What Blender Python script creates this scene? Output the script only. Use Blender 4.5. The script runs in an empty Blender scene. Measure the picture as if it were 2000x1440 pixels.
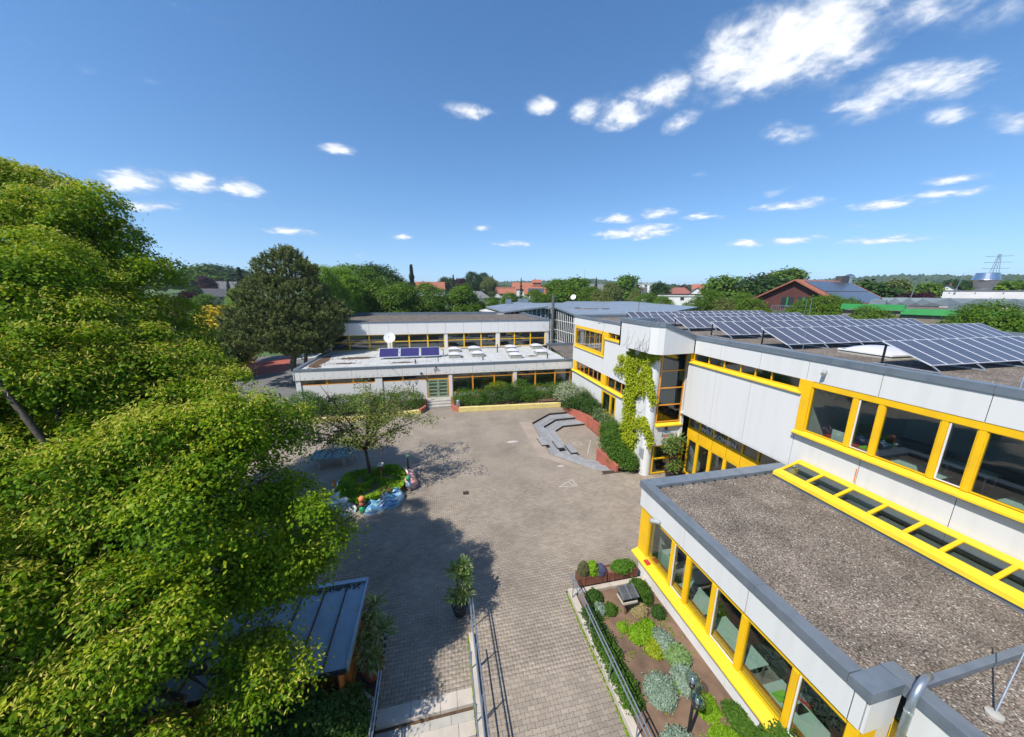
import bpy, bmesh, math, random
import numpy as np
from mathutils import Vector, Matrix
R = math.radians
C = bpy.context.scene.collection
scn = bpy.context.scene
rnd = random.Random(7)

# ------------------------------------------------------------------ camera
CAM_H, F_PX, PITCH, YAW, ROLL = 12.0, 660.0, R(12.7), R(12.45), R(0.25)
cd = bpy.data.cameras.new('camera'); cam = bpy.data.objects.new('camera', cd); C.objects.link(cam)
cd.sensor_fit = 'HORIZONTAL'; cd.sensor_width = 36.0; cd.lens = 36.0 * F_PX / 2000.0
cd.clip_start = 0.05; cd.clip_end = 20000
fw = Vector((math.sin(YAW) * math.cos(PITCH), math.cos(YAW) * math.cos(PITCH), -math.sin(PITCH)))
rt = Vector((math.cos(YAW), -math.sin(YAW), 0)); up = rt.cross(fw)
r2 = rt * math.cos(ROLL) + up * math.sin(ROLL); u2 = up * math.cos(ROLL) - rt * math.sin(ROLL)
mw = Matrix((r2, u2, -fw)).transposed().to_4x4(); mw.translation = (0, 0, CAM_H)
cam.matrix_world = mw
scn.camera = cam

# ------------------------------------------------------------------ sun, sky, exposure
SUN_EL, SUN_AZ = R(52), R(58)          # light travels towards azimuth SUN_AZ (from +Y to +X)
Ldir = Vector((math.cos(SUN_EL) * math.sin(SUN_AZ), math.cos(SUN_EL) * math.cos(SUN_AZ), -math.sin(SUN_EL)))
sl = bpy.data.lights.new('sun', 'SUN'); sl.energy = 4.6; sl.angle = R(0.53); sl.color = (1.0, 0.955, 0.88)
so = bpy.data.objects.new('sun', sl); C.objects.link(so)
so.rotation_euler = (-Ldir).to_track_quat('Z', 'Y').to_euler(); so.location = (0, 0, 60)
scn.view_settings.view_transform = 'Standard'; scn.view_settings.look = 'None'
scn.view_settings.exposure = 0.42; scn.view_settings.gamma = 1.0; scn.view_settings.use_curve_mapping = False
scn.cycles.max_bounces = 6; scn.cycles.diffuse_bounces = 2; scn.cycles.glossy_bounces = 2
scn.cycles.transmission_bounces = 6; scn.cycles.transparent_max_bounces = 12
scn.cycles.caustics_reflective = False; scn.cycles.caustics_refractive = False

def build_world():
    w = bpy.data.worlds.new('World'); scn.world = w; w.use_nodes = True; w.cycles.sampling_method = 'MANUAL'; w.cycles.sample_map_resolution = 256
    nt = w.node_tree; nt.nodes.clear(); N = nt.nodes.new; Lk = nt.links.new
    out = N('ShaderNodeOutputWorld')
    sky = N('ShaderNodeTexSky'); sky.sky_type = 'NISHITA'; sky.sun_disc = False
    sky.sun_elevation = SUN_EL; sky.sun_rotation = SUN_AZ + math.pi
    sky.altitude = 100; sky.air_density = 1.0; sky.dust_density = 0.15; sky.ozone_density = 3.0
    hsv = N('ShaderNodeHueSaturation'); hsv.inputs['Saturation'].default_value = 1.2; Lk(sky.outputs[0], hsv.inputs['Color'])
    bg = N('ShaderNodeBackground'); bg.inputs['Strength'].default_value = 0.135; Lk(hsv.outputs[0], bg.inputs[0])
    tc = N('ShaderNodeTexCoord'); sep = N('ShaderNodeSeparateXYZ'); Lk(tc.outputs['Generated'], sep.inputs[0])
    lift = N('ShaderNodeVectorMath'); lift.operation = 'MULTIPLY_ADD'; lift.inputs[1].default_value = (1, 1, 0.93); lift.inputs[2].default_value = (0, 0, 0.065); Lk(tc.outputs['Generated'], lift.inputs[0])
    nrm = N('ShaderNodeVectorMath'); nrm.operation = 'NORMALIZE'; Lk(lift.outputs[0], nrm.inputs[0]); Lk(nrm.outputs[0], sky.inputs['Vector'])
    def math_(op, a, b=None, c=None, clamp=False):
        m = N('ShaderNodeMath'); m.operation = op; m.use_clamp = clamp
        for i, v in enumerate((a, b, c)):
            if v is None: continue
            if isinstance(v, (int, float)): m.inputs[i].default_value = v
            else: Lk(v, m.inputs[i])
        return m.outputs[0]
    zc = math_('ADD', math_('MAXIMUM', sep.outputs[2], 0.0), 0.22)
    px = math_('DIVIDE', sep.outputs[0], zc); py = math_('DIVIDE', sep.outputs[1], zc)
    cmb = N('ShaderNodeCombineXYZ'); Lk(px, cmb.inputs[0]); Lk(py, cmb.inputs[1])
    P = cmb.outputs[0]
    def noise(scale, detail, rough, off=(0, 0, 0)):
        mp = N('ShaderNodeMapping'); mp.inputs['Location'].default_value = off; Lk(P, mp.inputs[0])
        n = N('ShaderNodeTexNoise'); n.inputs['Scale'].default_value = scale; n.inputs['Detail'].default_value = detail
        n.inputs['Roughness'].default_value = rough; n.inputs['Distortion'].default_value = 0.25; Lk(mp.outputs[0], n.inputs['Vector'])
        return n.outputs[0]
    fine = noise(7.5, 8, 0.58, (3.1, 1.7, 0))
    wisp = noise(22.0, 5, 0.6, (7.1, 5.7, 0))
    # single large fair-weather clouds (cloud-layer coordinates, radii, rotation)
    best = None
    for (cx, cy, rx, ry, ang, amp) in CLOUDS:
        mp = N('ShaderNodeMapping'); mp.vector_type = 'TEXTURE'
        mp.inputs['Location'].default_value = (cx, cy, 0); mp.inputs['Rotation'].default_value = (0, 0, ang); mp.inputs['Scale'].default_value = (rx * 1.55, ry * 1.55, 1)
        Lk(P, mp.inputs[0])
        ln = N('ShaderNodeVectorMath'); ln.operation = 'LENGTH'; Lk(mp.outputs[0], ln.inputs[0])
        v = math_('MULTIPLY', math_('SUBTRACT', 1.0, ln.outputs['Value'], clamp=True), amp)
        best = v if best is None else math_('MAXIMUM', best, v)
    dens = math_('ADD', math_('MULTIPLY', best, 1.0), math_('MULTIPLY', math_('SUBTRACT', fine, 0.5), 1.5))
    dens = math_('ADD', dens, math_('MULTIPLY', math_('SUBTRACT', wisp, 0.5), 0.45))
    def ramp(v, a, b):
        m = N('ShaderNodeMapRange'); m.interpolation_type = 'SMOOTHSTEP'; m.inputs['From Min'].default_value = a; m.inputs['From Max'].default_value = b
        Lk(v, m.inputs[0]); return m.outputs[0]
    big = math_('MULTIPLY', ramp(dens, 0.08, 0.88), ramp(best, 0.0, 0.32))
    # small scattered fair-weather clouds all over the sky
    sm = noise(3.2, 5, 0.55, (11.3, 4.2, 0)); reg = noise(0.7, 2, 0.5, (2.0, 9.0, 0))
    s2 = math_('ADD', sm, math_('MULTIPLY', math_('SUBTRACT', fine, 0.5), 0.22))
    s2 = math_('ADD', s2, math_('MULTIPLY', math_('SUBTRACT', reg, 0.5), 0.35))
    small = math_('MULTIPLY', ramp(s2, 0.655, 0.80), 0.5)
    small = math_('MULTIPLY', small, ramp(sep.outputs[2], 0.035, 0.12))
    cover = math_('MAXIMUM', big, small)
    cover = math_('MULTIPLY', cover, 0.93)
    # cloud white to blue-grey: thin parts greyer, self-shadow painted in by offset noise
    cr = N('ShaderNodeMix'); cr.data_type = 'RGBA'
    cr.inputs['A'].default_value = (0.50, 0.57, 0.68, 1); cr.inputs['B'].default_value = (0.90, 0.91, 0.93, 1)
    f2 = noise(7.5, 8, 0.58, (3.1 + 0.045, 1.7 + 0.03, 0))
    lit = math_('ADD', math_('MULTIPLY', math_('SUBTRACT', fine, f2), 2.6), ramp(dens, 0.2, 0.75))
    Lk(math_('MULTIPLY', lit, 0.95, None, True), cr.inputs['Factor'])
    cb = N('ShaderNodeBackground'); cb.inputs['Strength'].default_value = 1.0; Lk(cr.outputs['Result'], cb.inputs[0])
    mx = N('ShaderNodeMixShader'); Lk(cover, mx.inputs[0]); Lk(bg.outputs[0], mx.inputs[1]); Lk(cb.outputs[0], mx.inputs[2])
    Lk(mx.outputs[0], out.inputs[0])
CLOUDS = [(1.0, 1.0, .4, .3, 0, 1.0)]
CLOUDS = [(1.00, .92, .22, .17, -.75, 1.0), (1.02, .84, .13, .13, 0, .95), (.88, 1.0, .12, .10, .2, .9), (.96, 1.05, .11, .07, 0, .8), (.84, .92, .10, .05, -.8, .7), (1.14, .76, .2, .08, -.4, .6), (.69, 1.31, .085, .085, 0, 1.0), (.585, 1.335, .06, .06, 0, .8), (.77, 1.18, .08, .10, .3, .8), (.93, 1.28, .05, .065, 0, .8), (.40, 1.35, .055, .045, 0, .95),
          (.15, 1.43, .08, .04, 0, .65), (1.43, .87, .17, .07, -.5, .85), (1.42, 1.0, .10, .075, 0, .68), (1.33, 1.18, .09, .055, 0, .75), (1.67, .92, .08, .05, 0, .6), (1.84, .85, .12, .05, 0, .6), (-1.30, 1.97, .17, .09, -.45, .85), (-1.07, 2.0, .11, .085, -.4, .95), (-.92, 2.05, .09, .09, -.4, .95), (-1.4, 2.2, .15, .06, 0, .62), (-.38, 1.73, .07, .04, 0, .75),
          (-.92, 2.62, .13, .07, .3, .85), (1.40, 2.25, .26, .12, -.6, .9), (1.14, 2.12, .12, .07, -.4, .85), (1.32, 1.97, .11, .08, -.4, .8), (1.58, 1.89, .09, .05, -.5, .8), (1.85, 1.57, .15, .07, -.8, .75), (2.18, 1.36, .14, .06, -.9, .8), (2.23, 1.18, .12, .05, -.9, .75), (2.12, 1.10, .10, .045, -.9, .7), (2.12, 2.08, .12, .09, -.7, .85), (2.30, 1.89, .18, .08, -.8, .8), (2.63, 1.63, .2, .08, -.9, .8), (.61, 2.76, .14, .07, -.2, .8), (.33, 2.5, .07, .05, 0, .75), (-.22, 2.73, .08, .06, 0, .75)]

build_world()

# ------------------------------------------------------------------ materials
MATS = {}
def material(name, col, rough=0.7, col2=None, scale=3.0, detail=4, bump=0.0, bscale=None, metal=0.0, spec=0.4, streak=False, blend=(0.35, 0.7), rand=0.0, coords='Object'):
    """plain surface: two colours mixed by noise, optional bump, optional per-object brightness spread"""
    if name in MATS: return MATS[name]
    m = bpy.data.materials.new(name); m.use_nodes = True; nt = m.node_tree; N = nt.nodes.new; Lk = nt.links.new
    b = nt.nodes['Principled BSDF']; b.inputs['Roughness'].default_value = rough; b.inputs['Metallic'].default_value = metal
    b.inputs['Specular IOR Level'].default_value = spec
    tc = N('ShaderNodeTexCoord'); vec = tc.outputs[coords]
    if streak:
        mp = N('ShaderNodeMapping'); mp.inputs['Scale'].default_value = (1, 1, 0.08); Lk(vec, mp.inputs[0]); vec2 = mp.outputs[0]
    else: vec2 = vec
    col = tuple(col) + (1,); c2 = tuple(col2) + (1,) if col2 else tuple(c * 0.85 for c in col[:3]) + (1,)
    n = N('ShaderNodeTexNoise'); n.inputs['Scale'].default_value = scale; n.inputs['Detail'].default_value = detail; Lk(vec2, n.inputs['Vector'])
    rp = N('ShaderNodeMapRange'); rp.inputs['From Min'].default_value = blend[0]; rp.inputs['From Max'].default_value = blend[1]; Lk(n.outputs[0], rp.inputs[0])
    mx = N('ShaderNodeMix'); mx.data_type = 'RGBA'; mx.inputs['A'].default_value = col; mx.inputs['B'].default_value = c2; Lk(rp.outputs[0], mx.inputs['Factor'])
    o = mx.outputs['Result']
    if rand:
        oi = N('ShaderNodeObjectInfo'); mr = N('ShaderNodeMapRange'); mr.inputs['To Min'].default_value = 1 - rand; mr.inputs['To Max'].default_value = 1 + rand; Lk(oi.outputs['Random'], mr.inputs[0])
        h = N('ShaderNodeHueSaturation'); Lk(mr.outputs[0], h.inputs['Value']); Lk(o, h.inputs['Color']); o = h.outputs[0]
    Lk(o, b.inputs['Base Color'])
    if bump:
        n2 = N('ShaderNodeTexNoise'); n2.inputs['Scale'].default_value = bscale or scale * 6; n2.inputs['Detail'].default_value = 3; Lk(vec, n2.inputs['Vector'])
        bp = N('ShaderNodeBump'); bp.inputs['Strength'].default_value = bump; bp.inputs['Distance'].default_value = 0.02; Lk(n2.outputs[0], bp.inputs['Height']); Lk(bp.outputs[0], b.inputs['Normal'])
    MATS[name] = m; return m

def gravel_material(name, scale=28.0, dark=(0.11, 0.092, 0.075), mid=(0.235, 0.195, 0.155), light=(0.62, 0.56, 0.48)):
    m = bpy.data.materials.new(name); m.use_nodes = True; nt = m.node_tree; N = nt.nodes.new; Lk = nt.links.new
    b = nt.nodes['Principled BSDF']; b.inputs['Roughness'].default_value = 0.85; b.inputs['Specular IOR Level'].default_value = 0.2
    tc = N('ShaderNodeTexCoord')
    v = N('ShaderNodeTexVoronoi'); v.inputs['Scale'].default_value = scale; v.inputs['Randomness'].default_value = 1.0; Lk(tc.outputs['Object'], v.inputs['Vector'])
    bw = N('ShaderNodeSeparateColor'); Lk(v.outputs['Color'], bw.inputs[0])
    cr = N('ShaderNodeValToRGB'); e = cr.color_ramp.elements
    e[0].position = 0.0; e[0].color = dark + (1,); e[1].position = 1.0; e[1].color = light + (1,)
    for p, c in ((0.35, mid), (0.62, tuple(x * 1.25 for x in mid)), (0.86, (0.34, 0.29, 0.24)), (0.9, (0.22, 0.13, 0.09))):
        q = e.new(p); q.color = tuple(c) + (1,)
    Lk(bw.outputs[0], cr.inputs[0])
    n = N('ShaderNodeTexNoise'); n.inputs['Scale'].default_value = 0.9; n.inputs['Detail'].default_value = 5; Lk(tc.outputs['Object'], n.inputs['Vector'])
    mr = N('ShaderNodeMapRange'); mr.inputs['From Min'].default_value = 0.3; mr.inputs['From Max'].default_value = 0.7; mr.inputs['To Min'].default_value = 0.66; mr.inputs['To Max'].default_value = 1.2; Lk(n.outputs[0], mr.inputs[0])
    # gaps between the stones
    mg = N('ShaderNodeMapRange'); mg.inputs['From Min'].default_value = 0.35; mg.inputs['From Max'].default_value = 0.75; mg.inputs['To Min'].default_value = 1.0; mg.inputs['To Max'].default_value = 0.45; Lk(v.outputs['Distance'], mg.inputs[0])
    ml = N('ShaderNodeMath'); ml.operation = 'MULTIPLY'; Lk(mr.outputs[0], ml.inputs[0]); Lk(mg.outputs[0], ml.inputs[1])
    h = N('ShaderNodeHueSaturation'); Lk(cr.outputs[0], h.inputs['Color']); Lk(ml.outputs[0], h.inputs['Value']); Lk(h.outputs[0], b.inputs['Base Color'])
    bp = N('ShaderNodeBump'); bp.invert = True; bp.inputs['Strength'].default_value = 0.9; bp.inputs['Distance'].default_value = 0.025; Lk(v.outputs['Distance'], bp.inputs['Height']); Lk(bp.outputs[0], b.inputs['Normal'])
    MATS[name] = m; return m

def glass_material(name, tint=(0.80, 0.86, 0.84), refl=1.0):
    """single pane: clear pass-through, Fresnel mirror on top"""
    m = bpy.data.materials.new(name); m.use_nodes = True; nt = m.node_tree; nt.nodes.clear(); N = nt.nodes.new; Lk = nt.links.new
    out = N('ShaderNodeOutputMaterial'); tr = N('ShaderNodeBsdfTransparent'); tr.inputs[0].default_value = tuple(tint) + (1,)
    gl = N('ShaderNodeBsdfGlossy'); gl.inputs['Roughness'].default_value = 0.01; gl.inputs[0].default_value = (refl, refl, refl, 1)
    lw = N('ShaderNodeLayerWeight'); lw.inputs[0].default_value = 0.5
    pw = N('ShaderNodeMath'); pw.operation = 'POWER'; pw.inputs[1].default_value = 4.0; Lk(lw.outputs['Facing'], pw.inputs[0])
    fr = N('ShaderNodeMath'); fr.operation = 'MULTIPLY_ADD'; fr.inputs[1].default_value = 0.85; fr.inputs[2].default_value = 0.085; Lk(pw.outputs[0], fr.inputs[0])
    mx = N('ShaderNodeMixShader'); Lk(fr.outputs[0], mx.inputs[0]); Lk(tr.outputs[0], mx.inputs[1]); Lk(gl.outputs[0], mx.inputs[2]); Lk(mx.outputs[0], out.inputs[0])
    MATS[name] = m; return m

def leaf_material(name, c0, c1, c2, transl=0.35, rough=0.5, spec=0.12):
    """foliage: three colours spread leaf by leaf (face attribute 'v'), some light passing through"""
    m = bpy.data.materials.new(name); m.use_nodes = True; nt = m.node_tree; N = nt.nodes.new; Lk = nt.links.new
    out = nt.nodes['Material Output']; b = nt.nodes['Principled BSDF']; b.inputs['Roughness'].default_value = rough; b.inputs['Specular IOR Level'].default_value = spec
    at = N('ShaderNodeAttribute'); at.attribute_name = 'v'
    cr = N('ShaderNodeValToRGB'); e = cr.color_ramp.elements; e[0].color = tuple(c0) + (1,); e[1].color = tuple(c2) + (1,); q = e.new(0.55); q.color = tuple(c1) + (1,)
    Lk(at.outputs['Fac'], cr.inputs[0])
    Lk(cr.outputs[0], b.inputs['Base Color'])
    t = N('ShaderNodeBsdfTranslucent'); h = N('ShaderNodeHueSaturation'); h.inputs['Hue'].default_value = 0.485; h.inputs['Value'].default_value = 1.25; Lk(cr.outputs[0], h.inputs['Color']); Lk(h.outputs[0], t.inputs[0])
    mx = N('ShaderNodeMixShader'); mx.inputs[0].default_value = transl; Lk(b.outputs[0], mx.inputs[1]); Lk(t.outputs[0], mx.inputs[2]); Lk(mx.outputs[0], out.inputs[0])
    MATS[name] = m; return m

def M(n): return MATS[n]
material('white_panel', (0.655, 0.65, 0.635), 0.55, (0.575, 0.567, 0.54), 3.2, 5, 0.06, 40, streak=True, blend=(0.50, 0.95))
material('white_panel_rear', (0.72, 0.69, 0.65), 0.6, (0.63, 0.60, 0.55), 2.4, 5, 0.05, 40, streak=True, blend=(0.5, 0.95))
material('white_plinth', (0.72, 0.71, 0.69), 0.7, (0.56, 0.53, 0.48), 1.6, 6, 0.1, 30, blend=(0.45, 0.9))
material('yellow_paint', (0.84, 0.49, 0.008), 0.42, (0.70, 0.39, 0.02), 1.8, 7, 0.04, 30, blend=(0.42, 0.85))
material('yellow_sill', (0.84, 0.57, 0.025), 0.5, (0.62, 0.40, 0.05), 2.6, 8, 0.05, 30, blend=(0.45, 0.9))
material('orange_paint', (0.80, 0.33, 0.03), 0.45, (0.66, 0.26, 0.03), 2.0, 4)
material('coping_zinc', (0.20, 0.235, 0.275), 0.42, (0.15, 0.18, 0.215), 2.5, 6, 0.05, 12, metal=0.35, blend=(0.4, 0.75))
material('dark_joint', (0.03, 0.032, 0.035), 0.8)
gravel_material('roof_gravel'); gravel_material('roof_gravel_far', 14.0, (0.09, 0.075, 0.06), (0.17, 0.145, 0.12), (0.36, 0.32, 0.27))
material('roof_membrane', (0.50, 0.50, 0.475), 0.7, (0.40, 0.395, 0.37), 0.7, 7, 0.1, 20)
glass_material('glass'); glass_material('glass_dark', (0.42, 0.47, 0.47))
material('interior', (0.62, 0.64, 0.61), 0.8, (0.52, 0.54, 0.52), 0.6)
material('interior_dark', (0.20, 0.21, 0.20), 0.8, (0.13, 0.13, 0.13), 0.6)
material('interior_floor', (0.34, 0.31, 0.28), 0.5, (0.12, 0.11, 0.10), 1.0)
material('desk_top', (0.55, 0.66, 0.60), 0.4, (0.48, 0.60, 0.55), 1.0)
material('black_plastic', (0.02, 0.02, 0.022), 0.5)
material('black_metal', (0.018, 0.018, 0.02), 0.35, spec=0.5)
material('red_plastic', (0.55, 0.05, 0.04), 0.4); material('blue_plastic', (0.06, 0.12, 0.5), 0.4); material('green_plastic', (0.25, 0.62, 0.05), 0.4)
material('aluminium', (0.62, 0.64, 0.66), 0.35, (0.52, 0.54, 0.57), 4.0, metal=0.7)
material('white_frame', (0.75, 0.75, 0.74), 0.45)
material('solar_cell', (0.045, 0.048, 0.062), 0.16, (0.055, 0.058, 0.072), 1.5, spec=0.6)
material('thermal_absorber', (0.035, 0.03, 0.11), 0.14, (0.045, 0.035, 0.13), 1.5, spec=0.6)
material('galvanised', (0.42, 0.46, 0.50), 0.38, (0.32, 0.36, 0.41), 8.0, metal=0.75)
material('steel_shiny', (0.62, 0.64, 0.66), 0.22, (0.52, 0.54, 0.57), 6.0, metal=0.95)
material('concrete', (0.42, 0.395, 0.35), 0.85, (0.33, 0.31, 0.27), 2.2, 7, 0.2, 30)
material('concrete_warm', (0.50, 0.44, 0.37), 0.85, (0.40, 0.35, 0.29), 2.2, 7, 0.2, 30)
material('terracotta_wall', (0.42, 0.125, 0.075), 0.8, (0.33, 0.10, 0.065), 1.5, 6, 0.15, 25)
material('pale_yellow_wall', (0.72, 0.58, 0.21), 0.85, (0.52, 0.44, 0.20), 1.3, 7, 0.2, 25, blend=(0.42, 0.85))
material('deck_plank', (0.235, 0.235, 0.24), 0.7, (0.30, 0.30, 0.305), 3.0, 6, 0.2, 40, rand=0.12)
material('deck_dark', (0.028, 0.025, 0.022), 0.85)
material('soil', (0.215, 0.135, 0.088), 0.95, (0.11, 0.072, 0.048), 1.6, 8, 0.8, 25)
material('wood_red', (0.20, 0.075, 0.045), 0.8, (0.13, 0.05, 0.03), 6.0, 6, 0.3, 30, rand=0.15)
material('wood_brown', (0.17, 0.10, 0.055), 0.85, (0.10, 0.06, 0.035), 5.0, 6, 0.3, 30)
material('wood_orange', (0.46, 0.17, 0.03), 0.7, (0.34, 0.12, 0.02), 4.0, 6, 0.2, 30)
material('shed_zinc', (0.34, 0.39, 0.43), 0.42, (0.26, 0.315, 0.36), 1.6, 7, 0.1, 8, metal=0.25)
material('rust', (0.12, 0.06, 0.035), 0.9, (0.07, 0.035, 0.02), 8.0)
material('leaf_litter', (0.13, 0.075, 0.04), 0.95, (0.06, 0.038, 0.025), 6.0, 6, 0.8, 40)
material('bark', (0.10, 0.082, 0.062), 0.95, (0.055, 0.045, 0.035), 6.0, 6, 0.7, 18)
material('bark_pine', (0.14, 0.10, 0.075), 0.95, (0.07, 0.05, 0.04), 5.0, 6, 0.7, 18)
material('twig_grey', (0.24, 0.22, 0.20), 0.9, (0.16, 0.145, 0.13), 6.0)
material('pot_terracotta', (0.40, 0.10, 0.06), 0.75, (0.30, 0.08, 0.05), 4.0)
material('pot_black', (0.03, 0.032, 0.033), 0.6)
material('chalk', (0.62, 0.57, 0.55), 0.95, (0.45, 0.41, 0.39), 9.0)
material('chalk_faint', (0.30, 0.27, 0.25), 0.95, (0.24, 0.21, 0.19), 9.0)
material('grass', (0.085, 0.135, 0.032), 0.95, (0.055, 0.10, 0.024), 0.35, 8, 0.5, 6)
material('asphalt', (0.16, 0.155, 0.15), 0.9, (0.12, 0.118, 0.115), 0.8, 6, 0.2, 30)
material('red_track', (0.36, 0.085, 0.055), 0.9, (0.29, 0.07, 0.05), 0.6, 6)
material('tartan_pale', (0.55, 0.54, 0.52), 0.9)
material('hill_forest', (0.035, 0.062, 0.022), 0.95, (0.055, 0.085, 0.03), 0.012, 8)
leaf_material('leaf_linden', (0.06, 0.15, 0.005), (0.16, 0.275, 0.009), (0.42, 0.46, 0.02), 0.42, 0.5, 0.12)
leaf_material('bract_linden', (0.36, 0.38, 0.035), (0.48, 0.45, 0.06), (0.56, 0.50, 0.11), 0.35)
leaf_material('leaf_mid', (0.06, 0.13, 0.010), (0.10, 0.19, 0.014), (0.17, 0.27, 0.025), 0.34, 0.5, 0.2)
leaf_material('leaf_bright', (0.10, 0.20, 0.014), (0.16, 0.29, 0.022), (0.25, 0.36, 0.04), 0.36)
leaf_material('leaf_dark', (0.022, 0.058, 0.012), (0.038, 0.082, 0.015), (0.06, 0.115, 0.022), 0.25)
leaf_material('leaf_purple', (0.030, 0.010, 0.018), (0.05, 0.016, 0.025), (0.075, 0.026, 0.035), 0.25)
leaf_material('leaf_golden', (0.42, 0.33, 0.015), (0.55, 0.42, 0.02), (0.50, 0.46, 0.05), 0.3)
leaf_material('leaf_olive', (0.10, 0.135, 0.035), (0.15, 0.185, 0.045), (0.21, 0.23, 0.07), 0.3)
leaf_material('needle_pine', (0.055, 0.085, 0.022), (0.11, 0.145, 0.038), (0.22, 0.24, 0.07), 0.2, 0.6, 0.2)
leaf_material('needle_spruce', (0.022, 0.045, 0.026), (0.040, 0.068, 0.040), (0.07, 0.095, 0.06), 0.1, 0.6)
leaf_material('leaf_vine', (0.22, 0.30, 0.012), (0.33, 0.40, 0.015), (0.44, 0.45, 0.03), 0.3)
leaf_material('leaf_sparse', (0.10, 0.15, 0.022), (0.16, 0.21, 0.035), (0.22, 0.25, 0.06), 0.3)
leaf_material('leaf_withered', (0.045, 0.028, 0.02), (0.075, 0.045, 0.03), (0.11, 0.07, 0.045), 0.15, 0.8)
leaf_material('leaf_silver', (0.15, 0.22, 0.155), (0.22, 0.30, 0.22), (0.33, 0.40, 0.31), 0.15, 0.6)
leaf_material('leaf_white_bloom', (0.13, 0.19, 0.07), (0.26, 0.30, 0.17), (0.55, 0.56, 0.44), 0.2, 0.6)
leaf_material('leaf_shrub', (0.045, 0.11, 0.012), (0.07, 0.15, 0.018), (0.12, 0.21, 0.03), 0.3)
leaf_material('leaf_herb', (0.13, 0.26, 0.014), (0.20, 0.37, 0.018), (0.33, 0.47, 0.03), 0.38)
leaf_material('leaf_yucca', (0.11, 0.20, 0.035), (0.18, 0.28, 0.06), (0.42, 0.40, 0.20), 0.25, 0.5)
leaf_material('leaf_yucca_dry', (0.28, 0.24, 0.14), (0.36, 0.31, 0.19), (0.45, 0.40, 0.28), 0.2, 0.6)
leaf_material('leaf_lavender', (0.09, 0.09, 0.17), (0.14, 0.13, 0.24), (0.16, 0.18, 0.16), 0.2, 0.7)
leaf_material('leaf_dry_grass', (0.36, 0.28, 0.13), (0.42, 0.34, 0.17), (0.30, 0.30, 0.10), 0.2, 0.7)

leaf_material('leaf_far', (0.030, 0.058, 0.024), (0.045, 0.078, 0.032), (0.070, 0.10, 0.042), 0.0, 0.9, 0.1)
material('paving_bed', (0.055, 0.043, 0.032), 0.95, (0.04, 0.032, 0.025), 3.0, 6)
material('logo_purple', (0.20, 0.01, 0.16), .5); material('logo_blue', (0.06, 0.38, 0.68), .5); material('logo_orange', (0.75, 0.25, 0.08), .5); material('logo_red', (0.42, 0.06, 0.03), .5); material('logo_grey', (0.35, 0.36, 0.37), .5); material('logo_dark', (0.07, 0.07, 0.09), .5)
material('window_letter', (0.72, 0.72, 0.70), .7)
material('blind_grey', (.62, .64, .68), .8)
material('plaque_grey', (0.40, 0.41, 0.41), .5, (0.36, 0.37, 0.37), 3.0); material('entrance_floor', (0.30, 0.16, 0.09), .5, (0.22, 0.12, 0.07), 2.0)
material('door_green', (0.24, 0.38, 0.22), .5, (0.20, 0.32, 0.19), 2.0)
material('green_plastic2', (.02, .35, .12), .35); material('pale_stone', (.55, .5, .42), .6); material('pale_stone2', (.45, .6, .7), .4)
material('roof_felt', (.05, .05, .052), .7, (.09, .09, .09), 6.0)
material('chalk_pink', (.52, .44, .42), .95, (.36, .31, .29), 9.0)
material('thermal_top', (.16, .24, .22), .6, (.12, .19, .18), 2.0)
material('dome_base', (.30, .30, .255), .8, (.22, .22, .19), 2.0); material('dome_plastic', (.62, .60, .68), .12, (.55, .53, .62), 2.0, spec=.7)
material('path_slab', (.34, .275, .215), .9, (.28, .225, .18), .8, 6)
material('panel_silver', (.62, .63, .66), .4, (.55, .56, .59), 2.0)
leaf_material('leaf_olive2', (.06, .12, .018), (.09, .16, .025), (.14, .20, .05), .3)
leaf_material('leaf_hedge_dark', (.028, .075, .012), (.045, .10, .018), (.09, .16, .035), .28)
leaf_material('leaf_mound', (.13, .19, .012), (.18, .24, .016), (.24, .29, .025), .3)
leaf_material('leaf_white_bloom2', (.05, .11, .025), (.09, .15, .04), (.36, .38, .26), .2, .6)
leaf_material('leaf_sage', (.12, .20, .07), (.17, .27, .09), (.24, .34, .13), .2, .6)
leaf_material('leaf_vine2', (.15, .22, .012), (.25, .32, .015), (.40, .42, .04), .3)
leaf_material('leaf_dry_grass2', (.10, .13, .04), (.16, .15, .07), (.20, .17, .09), .2, .7)
leaf_material('leaf_shrub2', (.05, .14, .015), (.09, .20, .02), (.14, .26, .03), .3)
material('wall_white', (.70, .69, .66), .85, (.60, .59, .56), .4); material('wall_pink', (.62, .48, .45), .85, (.55, .42, .40), .4); material('wall_bluewhite', (.58, .62, .70), .85, (.5, .54, .62), .4); material('wall_green_white', (.55, .60, .54), .85)
material('tile_orange', (.36, .125, .07), .8, (.29, .10, .06), 1.2); material('tile_brown', (.20, .085, .055), .8, (.14, .06, .04), 1.2); material('tile_red', (.28, .10, .075), .8, (.21, .08, .06), 1.2); material('tile_dark', (.085, .082, .085), .75, (.06, .058, .06), 1.2); material('tile_grey', (.17, .165, .165), .8, (.13, .127, .127), 1.2)
material('far_window', (.03, .034, .04), .25, spec=.6); material('cladding_brown', (.105, .035, .028), .75, (.08, .028, .022), .8); material('trim_green', (.018, .25, .05), .55, (.02, .2, .045), 1.0); material('metal_roof', (.30, .34, .38), .45, (.25, .29, .33), .6, metal=.4); material('duct_grey', (.22, .26, .275), .5, (.17, .205, .22), .5, metal=.4); material('aggregate', (.24, .20, .155), .9, (.18, .15, .115), 1.5); material('solar_far', (.075, .08, .095), .2, spec=.6)
material('steel_flue', (.20, .19, .17), .45, (.15, .14, .13), 2.0, metal=.6)
leaf_material('leaf_far2', (.035, .07, .02), (.055, .095, .028), (.085, .125, .04), .1, .8, .1)

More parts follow.
